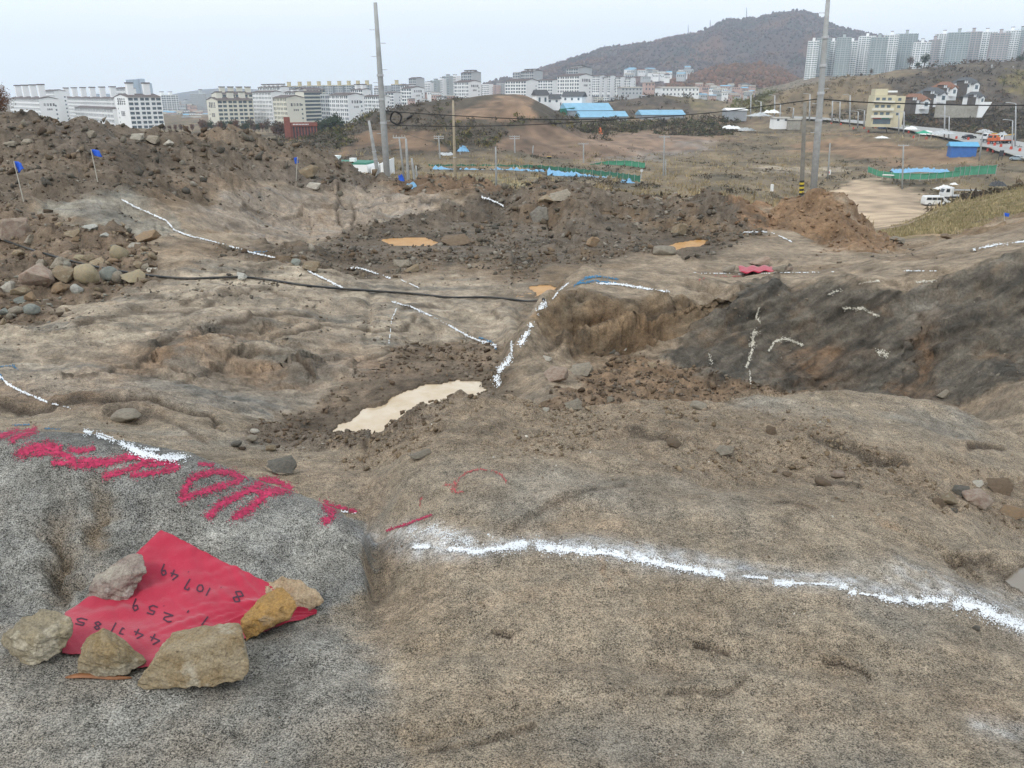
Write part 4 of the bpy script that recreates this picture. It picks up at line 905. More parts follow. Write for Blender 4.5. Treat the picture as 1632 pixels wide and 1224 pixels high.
# handwriting (read from the far side), each figure a pen stroke lying on the cloth
DG = {'0': [[(.5,1),(.15,.8),(.1,.4),(.35,0),(.7,.1),(.85,.5),(.8,.85),(.5,1)]], '1': [[(.5,1),(.5,0)]], '2': [[(.1,.8),(.4,1),(.8,.85),(.75,.55),(.1,.05),(.95,.02)]],
 '4': [[(.55,1),(.1,.35),(.95,.35)],[(.75,.7),(.65,-.1)]], '5': [[(.9,1),(.35,1),(.25,.6),(.7,.6),(.85,.3),(.55,0),(.1,.05)]], '7': [[(.15,.75),(.15,1),(.85,1),(.4,0)]],
 '8': [[(.5,.5),(.2,.75),(.5,1),(.8,.78),(.5,.5),(.15,.22),(.5,0),(.85,.25),(.5,.5)]], '9': [[(.85,.75),(.5,1),(.15,.75),(.4,.5),(.85,.7),(.75,0)]], '.': [[(.45,.05),(.55,.0)]], ',': [[(.5,.1),(.35,-.15)]], 'J': [[(.1,.95),(.7,1),(.5,.1),(.2,.2)]]}
z1 = lambda a, b: (100 + a / 3.886, 840 + b / 3.886)
WR = [('9',(630,265),46,72,18),('4',(690,300),60,60,18),('.',(772,300),40,50,18),('7',(775,352),40,70,18),('0',(850,378),50,44,18),('1',(900,400),30,56,30),('.',(975,392),30,40,18),('8',(1085,430),80,75,30),
 ('9',(455,482),50,76,18),('5',(555,512),70,55,18),('.',(620,508),30,45,18),('2',(650,560),74,50,18),(',',(760,555),34,70,24),('1',(880,580),50,70,40),
 ('5',(115,585),86,42,14),('8',(215,610),56,50,14),('1',(315,620),34,66,30),('J',(365,640),46,44,18),('4',(470,665),72,56,22),('4',(570,700),78,62,22)]
INK = mat('black marker ink', (.055, .012, .03), .6, .2, 60)
for ch, (cx, cy), gw, ghh, an in WR:
    a = math.radians(an); rx_, ry_ = -math.cos(a), -math.sin(a); ux, uy = -math.sin(a) * .9, math.cos(a)
    mv, mf = [], []
    for st in DG[ch]:
        pts = []
        for (gx, gy) in st:
            qx = (gx - .5) * gw; qy = (gy - .5) * ghh; pts.append(z1(cx + rx_ * qx + ux * qy, cy + ry_ * qx + uy * qy))
        fine = []
        n_ = max(4, int(8 * len(pts)))
        for i in range(n_ + 1): fine.append(pl(pts, i / n_))
        prev = None
        for i, p in enumerate(fine):
            p2 = fine[min(i + 1, n_)]; p0 = fine[max(i - 1, 0)]; dx, dy = p2[0] - p0[0], p2[1] - p0[1]; l = math.hypot(dx, dy) + 1e-6
            hw = 1.15; e = []
            for sgn in (-1, 1):
                dd = ray(p[0] - dy / l * hw * sgn, p[1] + dx / l * hw * sgn); h = CBV.ray_cast(ORG, dd)[0]
                e.append(None if h is None else h - dd * .003)
            if prev and None not in e and None not in prev:
                k = len(mv); mv += [prev[0], prev[1], e[1], e[0]]; mf.append((k, k + 1, k + 2, k + 3))
            prev = e
    if mf: mobj('handwritten_figure', mv, mf, INK, CO)

def near_stone(label, pts, m_, seed, amp=.05, bevel=.0, d0=None, cuts=9):
    """pts: (px, py, metres behind the front foot) for the corners one can see, plus hidden rear ones"""
    front = max(p[1] for p in pts if p[2] < .05)
    fx = [p for p in pts if p[1] == front][0][0]
    b = G(fx, front); d0 = d0 or b.y
    vs = [P(a, c, d0 + e) for a, c, e in pts]; cen = sum(vs, Vector()) / len(vs)
    bm = bmesh.new()
    for v in vs: bm.verts.new(v - cen)
    bmesh.ops.convex_hull(bm, input=bm.verts); loose = [v for v in bm.verts if not v.link_faces]
    bmesh.ops.delete(bm, geom=loose, context='VERTS')
    bmesh.ops.bevel(bm, geom=list(bm.edges), offset=.0018, segments=1, affect='EDGES', clamp_overlap=True)
    bmesh.ops.triangulate(bm, faces=bm.faces)
    for rep in range(7):
        ed = [e for e in bm.edges if e.calc_length() > .011]
        if not ed or len(bm.verts) > 14000: break
        bmesh.ops.subdivide_edges(bm, edges=ed, cuts=1); bmesh.ops.triangulate(bm, faces=[f for f in bm.faces if len(f.verts) > 3])
    bm.normal_update(); co = np.array([v.co[:] for v in bm.verts]); nr = np.array([v.normal[:] for v in bm.verts])
    a = co @ np.array([.8, .5, .3]); c = co @ np.array([-.4, .7, .6]); e = co @ np.array([.2, -.6, .8])
    dsp = .0035 * pn(a / .07 + seed, c / .07 + e / .09, seed) + .0045 * pn(a / .028, c / .028 + e / .03, seed + 1) + .0034 * pn(e / .012, a / .012 + c / .012, seed + 2)
    p = (a / .045 + .6 * pn(c / .06, e / .06, seed + 3)); fr = p - np.floor(p); dsp += .004 * (fr - .5) * sst(-.1, .3, pn(c / .09, a / .09, seed + 4))
    co2 = co + nr * dsp[:, None] * (amp / .05)
    for v, k in zip(bm.verts, co2): v.co = k
    me = bpy.data.meshes.new('stone'); bm.to_mesh(me); bm.free(); me.materials.append(m_)
    o = bpy.data.objects.new('stone', me); COL.objects.link(o); o.location = cen
    return tag(o, label, 'rock', 'stones weighing down the near red cloth')
zz = lambda a, b, e: (100 + a / 3.886, 840 + b / 3.886, e)
SA = stone_mat('olive brown stone', (.215, .158, .088), (.28, .23, .155), 14, (.36, .32, .25), 130)
SB = stone_mat('grey tan stone with rust', (.25, .205, .135), (.22, .155, .075), 12, (.34, .30, .23), 130)
SC = stone_mat('ochre stained stone', (.34, .20, .065), (.25, .16, .07), 14, (.24, .20, .15), 120)
SD = stone_mat('cream knobbly stone', (.44, .34, .23), (.33, .24, .15), 16, (.27, .21, .15), 120)
SE = stone_mat('white and purple stone', (.40, .36, .30), (.25, .19, .165), 12, (.52, .49, .44), 120)
SF = stone_mat('olive grey cracked stone', (.27, .225, .15), (.19, .165, .12), 14, (.40, .36, .28), 120)
near_stone('largest olive brown block in front of the red cloth', [zz(455,985,0),zz(500,1010,0),zz(850,990,0),zz(950,935,.01),zz(1110,950,.02),zz(1150,900,.03),zz(1150,830,.04),zz(590,800,.03),zz(870,715,.05),zz(1000,700,.05),zz(1110,670,.06),zz(680,650,.13),zz(800,620,.16),zz(1095,590,.17),zz(1115,610,.15),zz(600,760,.08),zz(700,800,.2),zz(1100,800,.22)], SA, 11)
near_stone('pointed grey tan stone at the lower left corner of the red cloth', [zz(95,935,0),zz(240,930,0),zz(400,910,0),zz(520,835,.03),zz(95,830,.01),zz(130,700,.04),zz(245,620,.08),zz(290,640,.09),zz(345,800,.0),zz(500,800,.05),zz(330,780,-.01),zz(180,760,.0),zz(420,800,.14),zz(150,800,.14),zz(260,700,.14)], SB, 23)
near_stone('ochre stained wedge stone on the right of the red cloth', [zz(1135,705,0),zz(1120,600,.0),zz(1095,580,.01),zz(1240,650,.01),zz(1400,560,.03),zz(1450,500,.05),zz(1445,470,.06),zz(1390,440,.09),zz(1360,365,.14),zz(1340,370,.15),zz(1205,450,.12),zz(1150,520,.05),zz(1200,600,.12),zz(1420,520,.16)], SC, 31)
near_stone('cream knobbly stone on the right corner of the red cloth', [zz(1450,530,0),zz(1500,535,0),zz(1620,470,.04),zz(1620,440,.05),zz(1540,380,.07),zz(1480,330,.10),zz(1380,315,.12),zz(1230,330,.12),zz(1190,350,.11),zz(1185,420,.08),zz(1210,450,.07),zz(1440,460,.02),zz(1560,490,.02),zz(1300,440,.2),zz(1500,430,.2)], SD, 43, amp=.09)
near_stone('white topped stone with purple front on the upper left of the red cloth', [zz(150,440,.01),zz(220,460,0),zz(370,465,0),zz(410,450,.0),zz(445,390,.02),zz(510,280,.05),zz(490,165,.12),zz(400,170,.13),zz(310,240,.11),zz(180,320,.07),zz(165,380,.02),zz(370,370,.0),zz(420,290,.02),zz(270,330,.03),zz(400,350,.14),zz(250,400,.14)], SE, 57, amp=.06)
near_stone('rounded cracked olive stone left of the red cloth', [(40,1058,0),(58,1060,0),(75,1052,0),(100,1035,.02),(118,1005,.05),(112,985,.07),(85,973,.09),(70,971,.10),(35,985,.07),(0,1015,.03),(2,1030,.02),(20,1040,.0),(30,1010,.01),(60,1020,-.015),(90,1000,.03),(40,1020,.15),(100,1010,.16)], SF, 61, amp=.07)
# fallen leaf under the pointed stone
lf_ = []
for i in range(9):
    t = i / 8; x_ = 105 + 105 * t; wv = 4.5 * math.sin(math.pi * min(1, t * 1.05)) ** .7
    for sg in (-1, 1):
        h = G(x_, 1084 - 3 * math.sin(3 * t) + wv * sg * .8); lf_.append(h + Vector((0, 0, .006 + .006 * (sg < 0) + .004 * math.sin(6 * t))))
o = mobj('leaf', lf_, [(2 * i, 2 * i + 1, 2 * i + 3, 2 * i + 2) for i in range(8)], mat('dead orange leaf', (.20, .085, .035), .6, .3, 40), smooth=True)
tag(o, 'dead orange brown leaf trapped under the pointed grey tan stone', 'leaf')
o.modifiers.new('thick', 'SOLIDIFY').thickness = .0012

# the farther red cloth
def quadcloth(name, pts, n, m_, lift=.03):
    A, B, C_, D_ = pts
    W4 = [G(*p) for p in pts]; zm = max(p.z for p in W4); V_ = []
    for j in range(m_ + 1):
        for i in range(n + 1):
            u, v = i / n, j / m_; p = W4[0].lerp(W4[1], u).lerp(W4[3].lerp(W4[2], u), v); V_.append((p.x, p.y, .5 * p.z + .5 * zm + lift + .03 * math.sin(u * 7 + v * 4)))
    o = mobj(name, V_, [(j * (n + 1) + i, j * (n + 1) + i + 1, (j + 1) * (n + 1) + i + 1, (j + 1) * (n + 1) + i) for j in range(m_) for i in range(n)], CLM, smooth=True); o.modifiers.new('t', 'SOLIDIFY').thickness = .004; return o
d0_ = G(1205, 436).y
W4_ = [P(1176,427,d0_ + .5), P(1228,426,d0_ + .5), P(1234,434,d0_ - .35), P(1181,437,d0_ - .35)]; V_ = []
for j in range(9):
    for i in range(17):
        p_ = W4_[0].lerp(W4_[1], i / 16).lerp(W4_[3].lerp(W4_[2], i / 16), j / 8); V_.append((p_.x, p_.y, p_.z + .02 * math.sin(i * 1.1 + j) + .02))
o = mobj('red_cloth', V_, [(j * 17 + i, j * 17 + i + 1, (j + 1) * 17 + i + 1, (j + 1) * 17 + i) for j in range(8) for i in range(16)], CLM, smooth=True); o.modifiers.new('t', 'SOLIDIFY').thickness = .01; tag(o, 'small bright red cloth held by stones on the far bedrock plateau', 'cloth')

# ------------------------------------------------------------------ sprayed and sprinkled marks lying on the rock
PAINT = {
 'lime': mat('white lime powder', (.68, .70, .72), .95, .06, 60, .002, spec=.1),
 'red': mat('crimson spray paint', (.36, .03, .08), .75, .5, 45, .001, spec=.2),
 'thinred': mat('thin red spray paint', (.36, .085, .085), .8, .35, 60, .001, spec=.2),
 'blue': mat('blue spray paint', (.045, .16, .28), .8, .35, 20, .002, spec=.2),
 'quartz': mat('pale mineral crust', (.50, .47, .40), .9, .2, 20, .002, spec=.2)}
def decal(name, strokes, m_, label, cat, cell=1.2, rag=.55, lift=.004, seed=0, dens=1.0, group=None, thick=0):
    allp = [p for st, wd in strokes for p in st]; mw = max(wd for st, wd in strokes)
    x0 = min(p[0] for p in allp) - mw; x1 = max(p[0] for p in allp) + mw; y0 = min(p[1] for p in allp) - mw; y1 = max(p[1] for p in allp) + mw
    nx = int((x1 - x0) / cell) + 1; ny = int((y1 - y0) / cell) + 1
    gx, gy = np.meshgrid(x0 + (np.arange(nx) + .5) * cell, y0 + (np.arange(ny) + .5) * cell)
    dm = np.full(gx.shape, 9.0)
    for st, wd in strokes:
        if len(st) == 1: st = [st[0], (st[0][0] + .5, st[0][1])]
        hw = wd / 2 * (1.3 if name == 'red_letter' else (1 if wd > 8.5 else .62))
        for i in range(len(st) - 1):
            (a0, b0), (a1, b1) = st[i], st[i + 1]
            t = np.clip(((gx - a0) * (a1 - a0) + (gy - b0) * (b1 - b0)) / ((a1 - a0) ** 2 + (b1 - b0) ** 2 + 1e-9), 0, 1)
            dm = np.minimum(dm, np.hypot(gx - a0 - t * (a1 - a0), gy - b0 - t * (b1 - b0)) / hw)
    sc_ = 1.6
    nz = pn(gx / 9, gy / 6, 500 + seed) * .8 + pn(gx / (2.6 * sc_), gy / (2.2 * sc_), 501 + seed) * .9
    r = np.random.default_rng(seed + 5); sp = r.random(gx.shape); brk = sst(-.55, -.15, pn(gx / 22, gy / 14, 520 + seed)); dm = dm + (1 - brk) * (.9 if name == 'lime_line' else .25)
    cov = np.clip(1.45 - dm * .95 - rag * .7 * np.abs(nz) * (dm > .25), 0, 1) ** 1.3 * (1 - .12 * rag); cov = np.where(dm > 1.9, 0, np.maximum(cov, .035 * (dm < 1.9))); keep = sp < cov * dens
    cn = {}; V = []; Fc = []
    def corner(i, j):
        if (i, j) not in cn:
            aa, bb = x0 + i * cell, y0 + j * cell; h, nn = hit(aa, bb)
            if h is None: cn[(i, j)] = None
            else:
                dd = ray(aa, bb); V.append(h - dd * lift * (1 + h.y * .12) + Vector((0, 0, lift * .5))); cn[(i, j)] = (len(V) - 1, h.y)
        return cn[(i, j)]
    for j, i in np.argwhere(keep):
        c4 = [corner(i, j), corner(i, j + 1), corner(i + 1, j + 1), corner(i + 1, j)]
        if any(k is None for k in c4): continue
        ys = [k[1] for k in c4]
        if max(ys) - min(ys) > .05 * min(ys): continue
        Fc.append([k[0] for k in c4])
    if not Fc: print('empty decal', label); return None
    o = mobj(name, V, Fc, m_, smooth=False); return tag(o, label, cat, group)
decal('lime_line', [([(660,872),(690,872),(705,875),(748,877)], 9), ([(748,880),(768,879),(800,873)], 11), ([(800,872),(825,868),(850,869),(882,874)], 17), ([(890,875),(930,879),(960,881),(1010,888),(1050,897)], 16), ([(1058,900),(1100,907),(1125,912),(1150,916)], 13), ([(1185,919),(1222,922)], 8), ([(1238,929),(1262,930)], 13), ([(1268,930),(1290,930),(1330,933)], 7), ([(1343,936),(1360,944)], 13), ([(1370,946),(1398,950)], 7), ([(1405,951),(1432,957)], 13), ([(1450,957),(1505,958)], 15), ([(1528,962),(1560,968),(1590,982),(1640,1003),(1720,1042)], 22)],
      PAINT['lime'], 'long broken white lime line sprinkled across the near granite slab', 'line', 1.2, .6, .004, 1)
decal('lime_line', [([(655,850),(680,846),(695,840)], 12), ([(700,848),(740,862),(755,870)], 20), ([(775,850),(790,862)], 5)], PAINT['lime'], 'thin dusty lime patch beside the short red stroke', 'line', 1.2, 1.0, .004, 2, .33)
decal('lime_line', [([(137,689),(160,695),(185,702),(205,713)], 9), ([(205,712),(222,722),(245,727),(292,731)], 13), ([(230,716),(255,718)], 8)], PAINT['lime'], 'thick white line along the crest of the painted boulder', 'line', 1.2, .3, .005, 3)
decal('lime_line', [([(545,815),(566,818)], 6)], PAINT['lime'], 'short white dab at the right end of the painted boulder', 'line', 1.2, .4, .004, 4)
decal('lime_line', [([(-5,596),(12,612),(30,622),(55,633),(75,641)], 6), ([(84,644),(112,650)], 4)], PAINT['lime'], 'thin white line on the bedrock at the left frame edge', 'line', 1.2, .4, .006, 5)
decal('lime_line', [([(625,481),(655,489),(690,505),(720,521),(745,536),(768,544)], 4.5), ([(770,545),(790,552)], 8)], PAINT['lime'], 'white line running down the left bedrock slab towards the outcrop', 'line', 1.2, .35, .008, 6)
decal('lime_line', [([(632,492),(624,510),(620,548)], 1.8)], PAINT['lime'], 'faint thin white line branching down the left bedrock slab', 'line', 1.2, .8, .008, 7)
decal('lime_line', [([(195,319),(215,330),(245,343),(265,352),(278,367)], 3.6), ([(278,367),(300,376),(335,384),(370,394),(400,403),(437,411)], 3.4)], PAINT['lime'], 'long thin white line crossing the distant left bedrock', 'line', 1.2, .4, .02, 8)
decal('lime_line', [([(492,433),(522,447),(555,464)], 4.2)], PAINT['lime'], 'white line ending at the black hose', 'line', 1.2, .4, .015, 9)
decal('lime_line', [([(552,429),(572,427),(596,435),(622,444)], 4), ([(640,447),(668,459)], 2.5)], PAINT['lime'], 'white line arching over the bedrock above the hose', 'line', 1.2, .4, .015, 10)
decal('lime_line', [([(768,314),(785,320),(802,328)], 4)], PAINT['lime'], 'short white line on the farthest bedrock rim', 'line', 1.2, .4, .03, 11)
decal('lime_line', [([(950,452),(985,453),(1010,457),(1035,461),(1066,465)], 5)], PAINT['lime'], 'white line on top of the brown outcrop beside the blue paint', 'line', 1.2, .4, .01, 12)
decal('lime_line', [([(1100,435),(1180,437),(1240,435),(1330,434)], 2.0), ([(1440,432),(1492,432)], 2.6)], PAINT['lime'], 'thin white line across the plateau near the distant red cloth', 'line', 1.2, .9, .012, 13, .7)
decal('lime_line', [([(1552,398),(1585,391),(1640,384)], 5.5)], PAINT['lime'], 'bold white stroke on the bedrock at the right frame edge', 'line', 1.2, .35, .01, 14)
decal('lime_line', [([(1180,371),(1215,369),(1236,373)], 2.8), ([(1240,375),(1262,386)], 3)], PAINT['lime'], 'pale curved line on the far right bedrock hump', 'line', 1.2, .6, .02, 15)
decal('lime_line', [([(905,452),(890,464),(880,478)], 4), ([(868,484),(858,496)], 11), ([(846,520),(838,534),(830,548)], 9), ([(815,545),(815,565)], 6), ([(812,570),(806,580),(796,590),(790,603),(795,612)], 10)], PAINT['lime'], 'white lime trail spilling down the left edge of the brown outcrop', 'line', 1.2, .75, .008, 16)
decal('mineral_vein', [([(1210,492),(1205,505),(1212,515)], 6), ([(1203,530),(1198,550)], 9), ([(1200,555),(1190,585)], 7), ([(1195,590),(1196,612)], 4)], PAINT['quartz'], 'white vertical vein on the dark outcrop face', 'vein', 1.1, .8, .008, 17)
decal('mineral_vein', [([(1225,560),(1235,545),(1250,540),(1278,549)], 8)], PAINT['quartz'], 'pale hooked crust right of the vertical vein', 'vein', 1.1, 1.1, .008, 18)
decal('mineral_vein', [([(1345,492),(1375,492),(1400,505)], 8), ([(1320,470),(1340,462)], 6), ([(1370,452),(1400,448)], 5), ([(1460,450),(1490,448)], 7), ([(1400,560),(1412,566)], 10), ([(1130,565),(1135,580)], 6)], PAINT['quartz'], 'scattered pale crust patches on the dark outcrop', 'mineral crust', 1.2, .9, .008, 19, .7)
decal('blue_paint', [([(915,455),(935,443),(955,440)], 7), ([(922,452),(950,448),(980,452)], 7), ([(955,440),(985,446)], 5)], PAINT['blue'], 'blue spray marks on top of the brown outcrop', 'paint mark', 1.3, .8, .009, 20, .85)
decal('blue_paint', [([(765,538),(785,546),(790,556)], 5)], PAINT['blue'], 'small blue mark at the foot of the white slab line', 'paint mark', 1.3, .9, .007, 21, .7)
decal('blue_paint', [([(-5,585),(20,583),(28,589)], 4), ([(0,596),(4,606)], 4)], PAINT['blue'], 'pale blue mark on the bedrock at the left frame edge', 'paint mark', 1.3, .8, .006, 22, .8)
decal('blue_paint', [([(22,678),(48,677)], 3.5), ([(72,683),(96,684)], 3.5)], PAINT['blue'], 'faint blue dashes on the crest of the painted boulder', 'paint mark', 1.2, .7, .005, 23, .8)
decal('blue_paint', [([(400,403),(425,401)], 3)], PAINT['blue'], 'tiny blue mark at the end of the long distant line', 'paint mark', 1.2, .7, .02, 24, .8)
zb = lambda L: [(a / 2.55, 660 + b / 2.55) for a, b in L]
GW = dict(cell=1.1, rag=.75, lift=.003)
RG = 'painted red letters on the boulder'
decal('red_letter', [(zb([(-10,95),(30,80),(75,68)]), 8), (zb([(50,105),(90,80),(140,66)]), 10)], PAINT['red'], 'two red strokes at the left frame edge of the painted boulder', 'paint mark', seed=31, group=RG, **GW)
decal('red_letter', [(zb([(85,158),(140,140),(200,135),(230,140)]), 16), (zb([(130,165),(190,155),(240,160)]), 9), (zb([(230,150),(290,180)]), 9), (zb([(285,145),(320,150),(378,140)]), 8)], PAINT['red'], 'smeared red letter second from the left on the boulder', 'paint mark', seed=32, group=RG, **GW)
decal('red_letter', [(zb([(222,198),(300,195),(360,190),(430,200)]), 9), (zb([(300,205),(370,208),(420,195)]), 12), (zb([(340,190),(440,195)]), 10)], PAINT['red'], 'wedge shaped red smear in the middle of the boulder', 'paint mark', seed=33, group=RG, **GW)
decal('red_letter', [(zb([(430,252),(500,232),(560,215),(590,190)]), 10), (zb([(440,195),(520,175),(620,185),(720,215)]), 10), (zb([(715,220),(640,238),(540,248)]), 9), (zb([(560,210),(650,205),(710,190)]), 6)], PAINT['red'], 'large triangular red letter beside the white crest line', 'paint mark', seed=34, group=RG, **GW)
decal('red_letter', [(zb([(808,202),(866,207)]), 5)], PAINT['red'], 'small red dash above the red ring', 'paint mark', seed=35, group=RG, **GW)
decal('red_letter', [(zb([(740,350),(760,335),(800,325),(880,300),(960,275),(985,258),(950,240),(880,235),(820,245),(775,270),(755,300),(740,345)]), 10)], PAINT['red'], 'red ring shaped letter on the boulder', 'paint mark', seed=36, group=RG, **GW)
decal('red_letter', [(zb([(852,412),(880,380),(940,345),(1010,310),(1060,285)]), 12), (zb([(960,418),(1010,390),(1060,350),(1080,318),(1170,303)]), 14), (zb([(1060,270),(1120,272),(1180,300)]), 9), (zb([(1010,310),(1080,318)]), 8)], PAINT['red'], 'pair of joined red slashes right of the red ring', 'paint mark', seed=37, group=RG, **GW)
decal('red_letter', [(zb([(1325,432),(1350,405),(1325,370)]), 13), (zb([(1325,370),(1380,380),(1445,395)]), 6)], PAINT['red'], 'red hook at the right end of the boulder', 'paint mark', seed=38, group=RG, **GW)
zc = lambda L: [(580 + a / 3.138, 680 + b / 3.138) for a, b in L]
decal('red_stroke', [(zc([(115,520),(220,485),(335,443)]), 7)], PAINT['red'], 'short straight red stroke on the near slab above the lime line', 'paint mark', seed=39, **GW)
decal('red_stroke', [(zc([(288,355),(278,400)]), 6)], PAINT['thinred'], 'faint red dot above the short straight stroke', 'paint mark', seed=40, dens=.6, **GW)
decal('red_stroke', [(zc([(712,275),(690,245),(650,222),(580,213),(520,228),(480,255),(455,290)]), 5), (zc([(408,290),(440,300),(460,330),(492,327)]), 8), (zc([(455,285),(450,310)]), 9)], PAINT['thinred'], 'curved faded red arrow on the near slab', 'paint mark', seed=41, dens=.75, **GW)
decal('red_stroke', [([(1110,447),(1140,440),(1180,441)], 2.5)], PAINT['thinred'], 'thin red mark on the plateau left of the distant cloth', 'paint mark', seed=42, dens=.6, cell=1.3, rag=.5, lift=.012)

# ------------------------------------------------------------------ black hose
hp = [(-40,372),(0,382),(40,397),(80,409),(120,420),(160,429),(200,436),(250,443),(300,447),(345,445),(390,443),(440,450),(490,458),(550,463),(610,467),(660,470),(720,477),(780,475),(820,480),(852,484),(866,480)]
hv = []
for i in range(141):
    a, b = pl(hp, i / 140); h = G(a, b)
    hv.append(h)
for it in range(6):
    for i in range(1, 140): hv[i] = (hv[i - 1] + hv[i] * 2 + hv[i + 1]) / 4
lift_ = [max(0, G(*pl(hp, i / 140)).z - hv[i].z) for i in range(141)]
hv = [v + Vector((0, 0, .024)) for v in hv]
o = MB().tube(hv, .019, 8).build('hose', mat('black rubber hose', (.022, .024, .026), .45, .3, 5, dirt=((.12, .10, .08), .5)), smooth=True)
tag(o, 'long black hose snaking across the left bedrock slab', 'hose')
# ------------------------------------------------------------------ mountain and far ridges
def ridge(name, sil, d, depth, basepy, pal, seed, rough_=.12, nu=260, nv=60, treecol=None, ncrown=0, csize=4.0):
    xs = np.linspace(sil[0][0], sil[-1][0], nu); tops = np.interp(xs, [p[0] for p in sil], [p[1] for p in sil])
    V = np.zeros((nv, nu, 3))
    for j in range(nv):
        v = j / (nv - 1); v2 = min(v / .8, 1.0); dd = d - depth * (1 - v2) if v <= .8 else d + depth * (v - .8) * 2
        for i in range(nu):
            t = P(xs[i], tops[i], d); b = P(xs[i], basepy, d - depth)
            if v <= .8:
                s = v2 ** 1.15; z = b.z + (t.z - b.z) * s; X_ = (xs[i] - 816) / F * dd * 1.0 / 1.055
            else:
                z = t.z - (v - .8) * 5 * (t.z - b.z) * .5; X_ = (xs[i] - 816) / F * dd / 1.055
            V[j, i] = (X_, dd, z)
    H_ = (V[-1, :, 2].max() - V[0, :, 2].min()); xx, yy = V[..., 0], V[..., 1]
    lam = depth * .22
    ridg = 1 - np.abs(pn(xx / lam + .6 * yy / lam, yy / (lam * 2.4), seed)) * 2
    hh = (V[nv * 8 // 10, :, 2] - V[0, :, 2])[None, :]; vv = np.linspace(0, 1, nv)[:, None] / .8
    env = np.clip(4 * vv * (1 - vv), 0, 1); env = np.where(vv > 1, 0, env)
    V[..., 2] += hh * rough_ * env * (ridg + .6 * fbm(xx, yy, lam * .5, 3, seed + 3)) + hh * .012 * pn(xx / (lam * .12), yy / (lam * .12), seed + 9) * (vv > .3)
    me, co, q = grid_mesh(name, V[..., 0], V[..., 1], V[..., 2])
    n1_ = fbm(xx, yy, lam * .9, 4, seed + 20); n2_ = fbm(xx + yy, yy, lam * .35, 4, seed + 30)
    c = np.zeros(xx.shape + (3,)); c[:] = pal[0]
    for k, (nn, a0) in enumerate(((n1_, 0), (n2_, .1), (-n1_, .25))):
        if k + 1 < len(pal): m = sst(a0, a0 + .5, nn)[..., None] * .85; c = c * (1 - m) + np.array(pal[k + 1]) * m
    vcol(me, c); me.materials.append(attr_mat('wooded slope', ns=.02, var=.3, bump=0))
    o = bpy.data.objects.new(name, me); COL.objects.link(o); tag(o, kind='structure')
    if ncrown:
        r = np.random.default_rng(seed); vi, fi = ICO[1]; VV = []; FF = []; CC = []; k = 0
        wv = np.linspace(0, 1, nv)
        for _ in range(ncrown):
            j = min(int((r.random() ** .75) * .83 * nv), nv - 2); i = r.integers(0, nu - 1); a, b = r.random(2)
            p = V[j, i] * (1 - a) * (1 - b) + V[j, i + 1] * a * (1 - b) + V[j + 1, i] * (1 - a) * b + V[j + 1, i + 1] * a * b
            s = csize * p[1] / F * r.uniform(.6, 1.3); sc3 = s * np.array([r.uniform(.4, .7), r.uniform(.4, .7), r.uniform(.45, .9)])
            VV.append(vi * sc3 * (1 + .25 * (r.random((len(vi), 1)) - .5)) + p + np.array([0, 0, sc3[2] * .4])); FF.append(fi + k); k += len(vi)
            CC.append(np.repeat((c[j, i] * r.uniform(.78, 1.22) * np.array([r.uniform(.9, 1.15), 1, r.uniform(.85, 1.1)]))[None], len(vi), 0))
        VV = np.concatenate(VV).astype(np.float32); FF = np.concatenate(FF).astype(np.int32)
        m2 = bpy.data.meshes.new('forest'); m2.vertices.add(len(VV)); m2.vertices.foreach_set('co', VV.ravel()); m2.loops.add(FF.size); m2.loops.foreach_set('vertex_index', FF.ravel())
        m2.polygons.add(len(FF)); m2.polygons.foreach_set('loop_start', (np.arange(len(FF)) * 3).astype(np.int32)); m2.update(calc_edges=True)
        vcol(m2, np.concatenate(CC)); m2.materials.append(attr_mat('wooded slope', ns=.02, var=.3, bump=0))
        o2 = bpy.data.objects.new('forest', m2); COL.objects.link(o2); tag(o2, treecol or 'autumn woodland covering the distant slope', 'forest', kind='stuff')
    return V
AUT = [(.082, .058, .052), (.13, .072, .05), (.045, .046, .038), (.10, .078, .064)]
MT = ridge('mountain', [(760,146),(830,125),(862,110),(880,104),(905,96),(935,86),(960,77),(1000,72),(1040,66),(1075,58),(1110,49),(1140,33),(1165,30),(1190,28),(1215,22),(1240,17),(1265,17),(1285,25),(1305,38),(1330,46),(1365,54),(1400,60),(1440,66),(1500,76),(1560,70),(1632,56),(1720,50)], 2600, 900, 150, AUT, 700, .16, 300, 70, 'purple brown autumn woodland covering the mountain', 15000, 3.2)
ridge('hill', [(1060,132),(1095,122),(1130,110),(1170,104),(1210,104),(1240,112),(1262,128),(1290,132)], 1500, 250, 140, [(.14,.075,.045),(.16,.085,.05),(.09,.062,.045)], 710, .1, 90, 24, 'russet woodland on the low hill below the mountain', 1500, 5)
ridge('hill', [(230,158),(290,148),(330,142),(370,140),(410,142),(470,148),(520,156)], 4200, 500, 160, [(.10,.10,.10),(.12,.11,.10)], 720, .06, 90, 20, None, 0)
ridge('hill', [(740,150),(780,132),(800,126),(840,124),(880,130),(930,140),(980,150)], 2400, 300, 155, [(.10,.07,.055),(.08,.065,.05)], 730, .08, 80, 20, 'thin woodland on the low ridge behind the apartments', 700, 4)

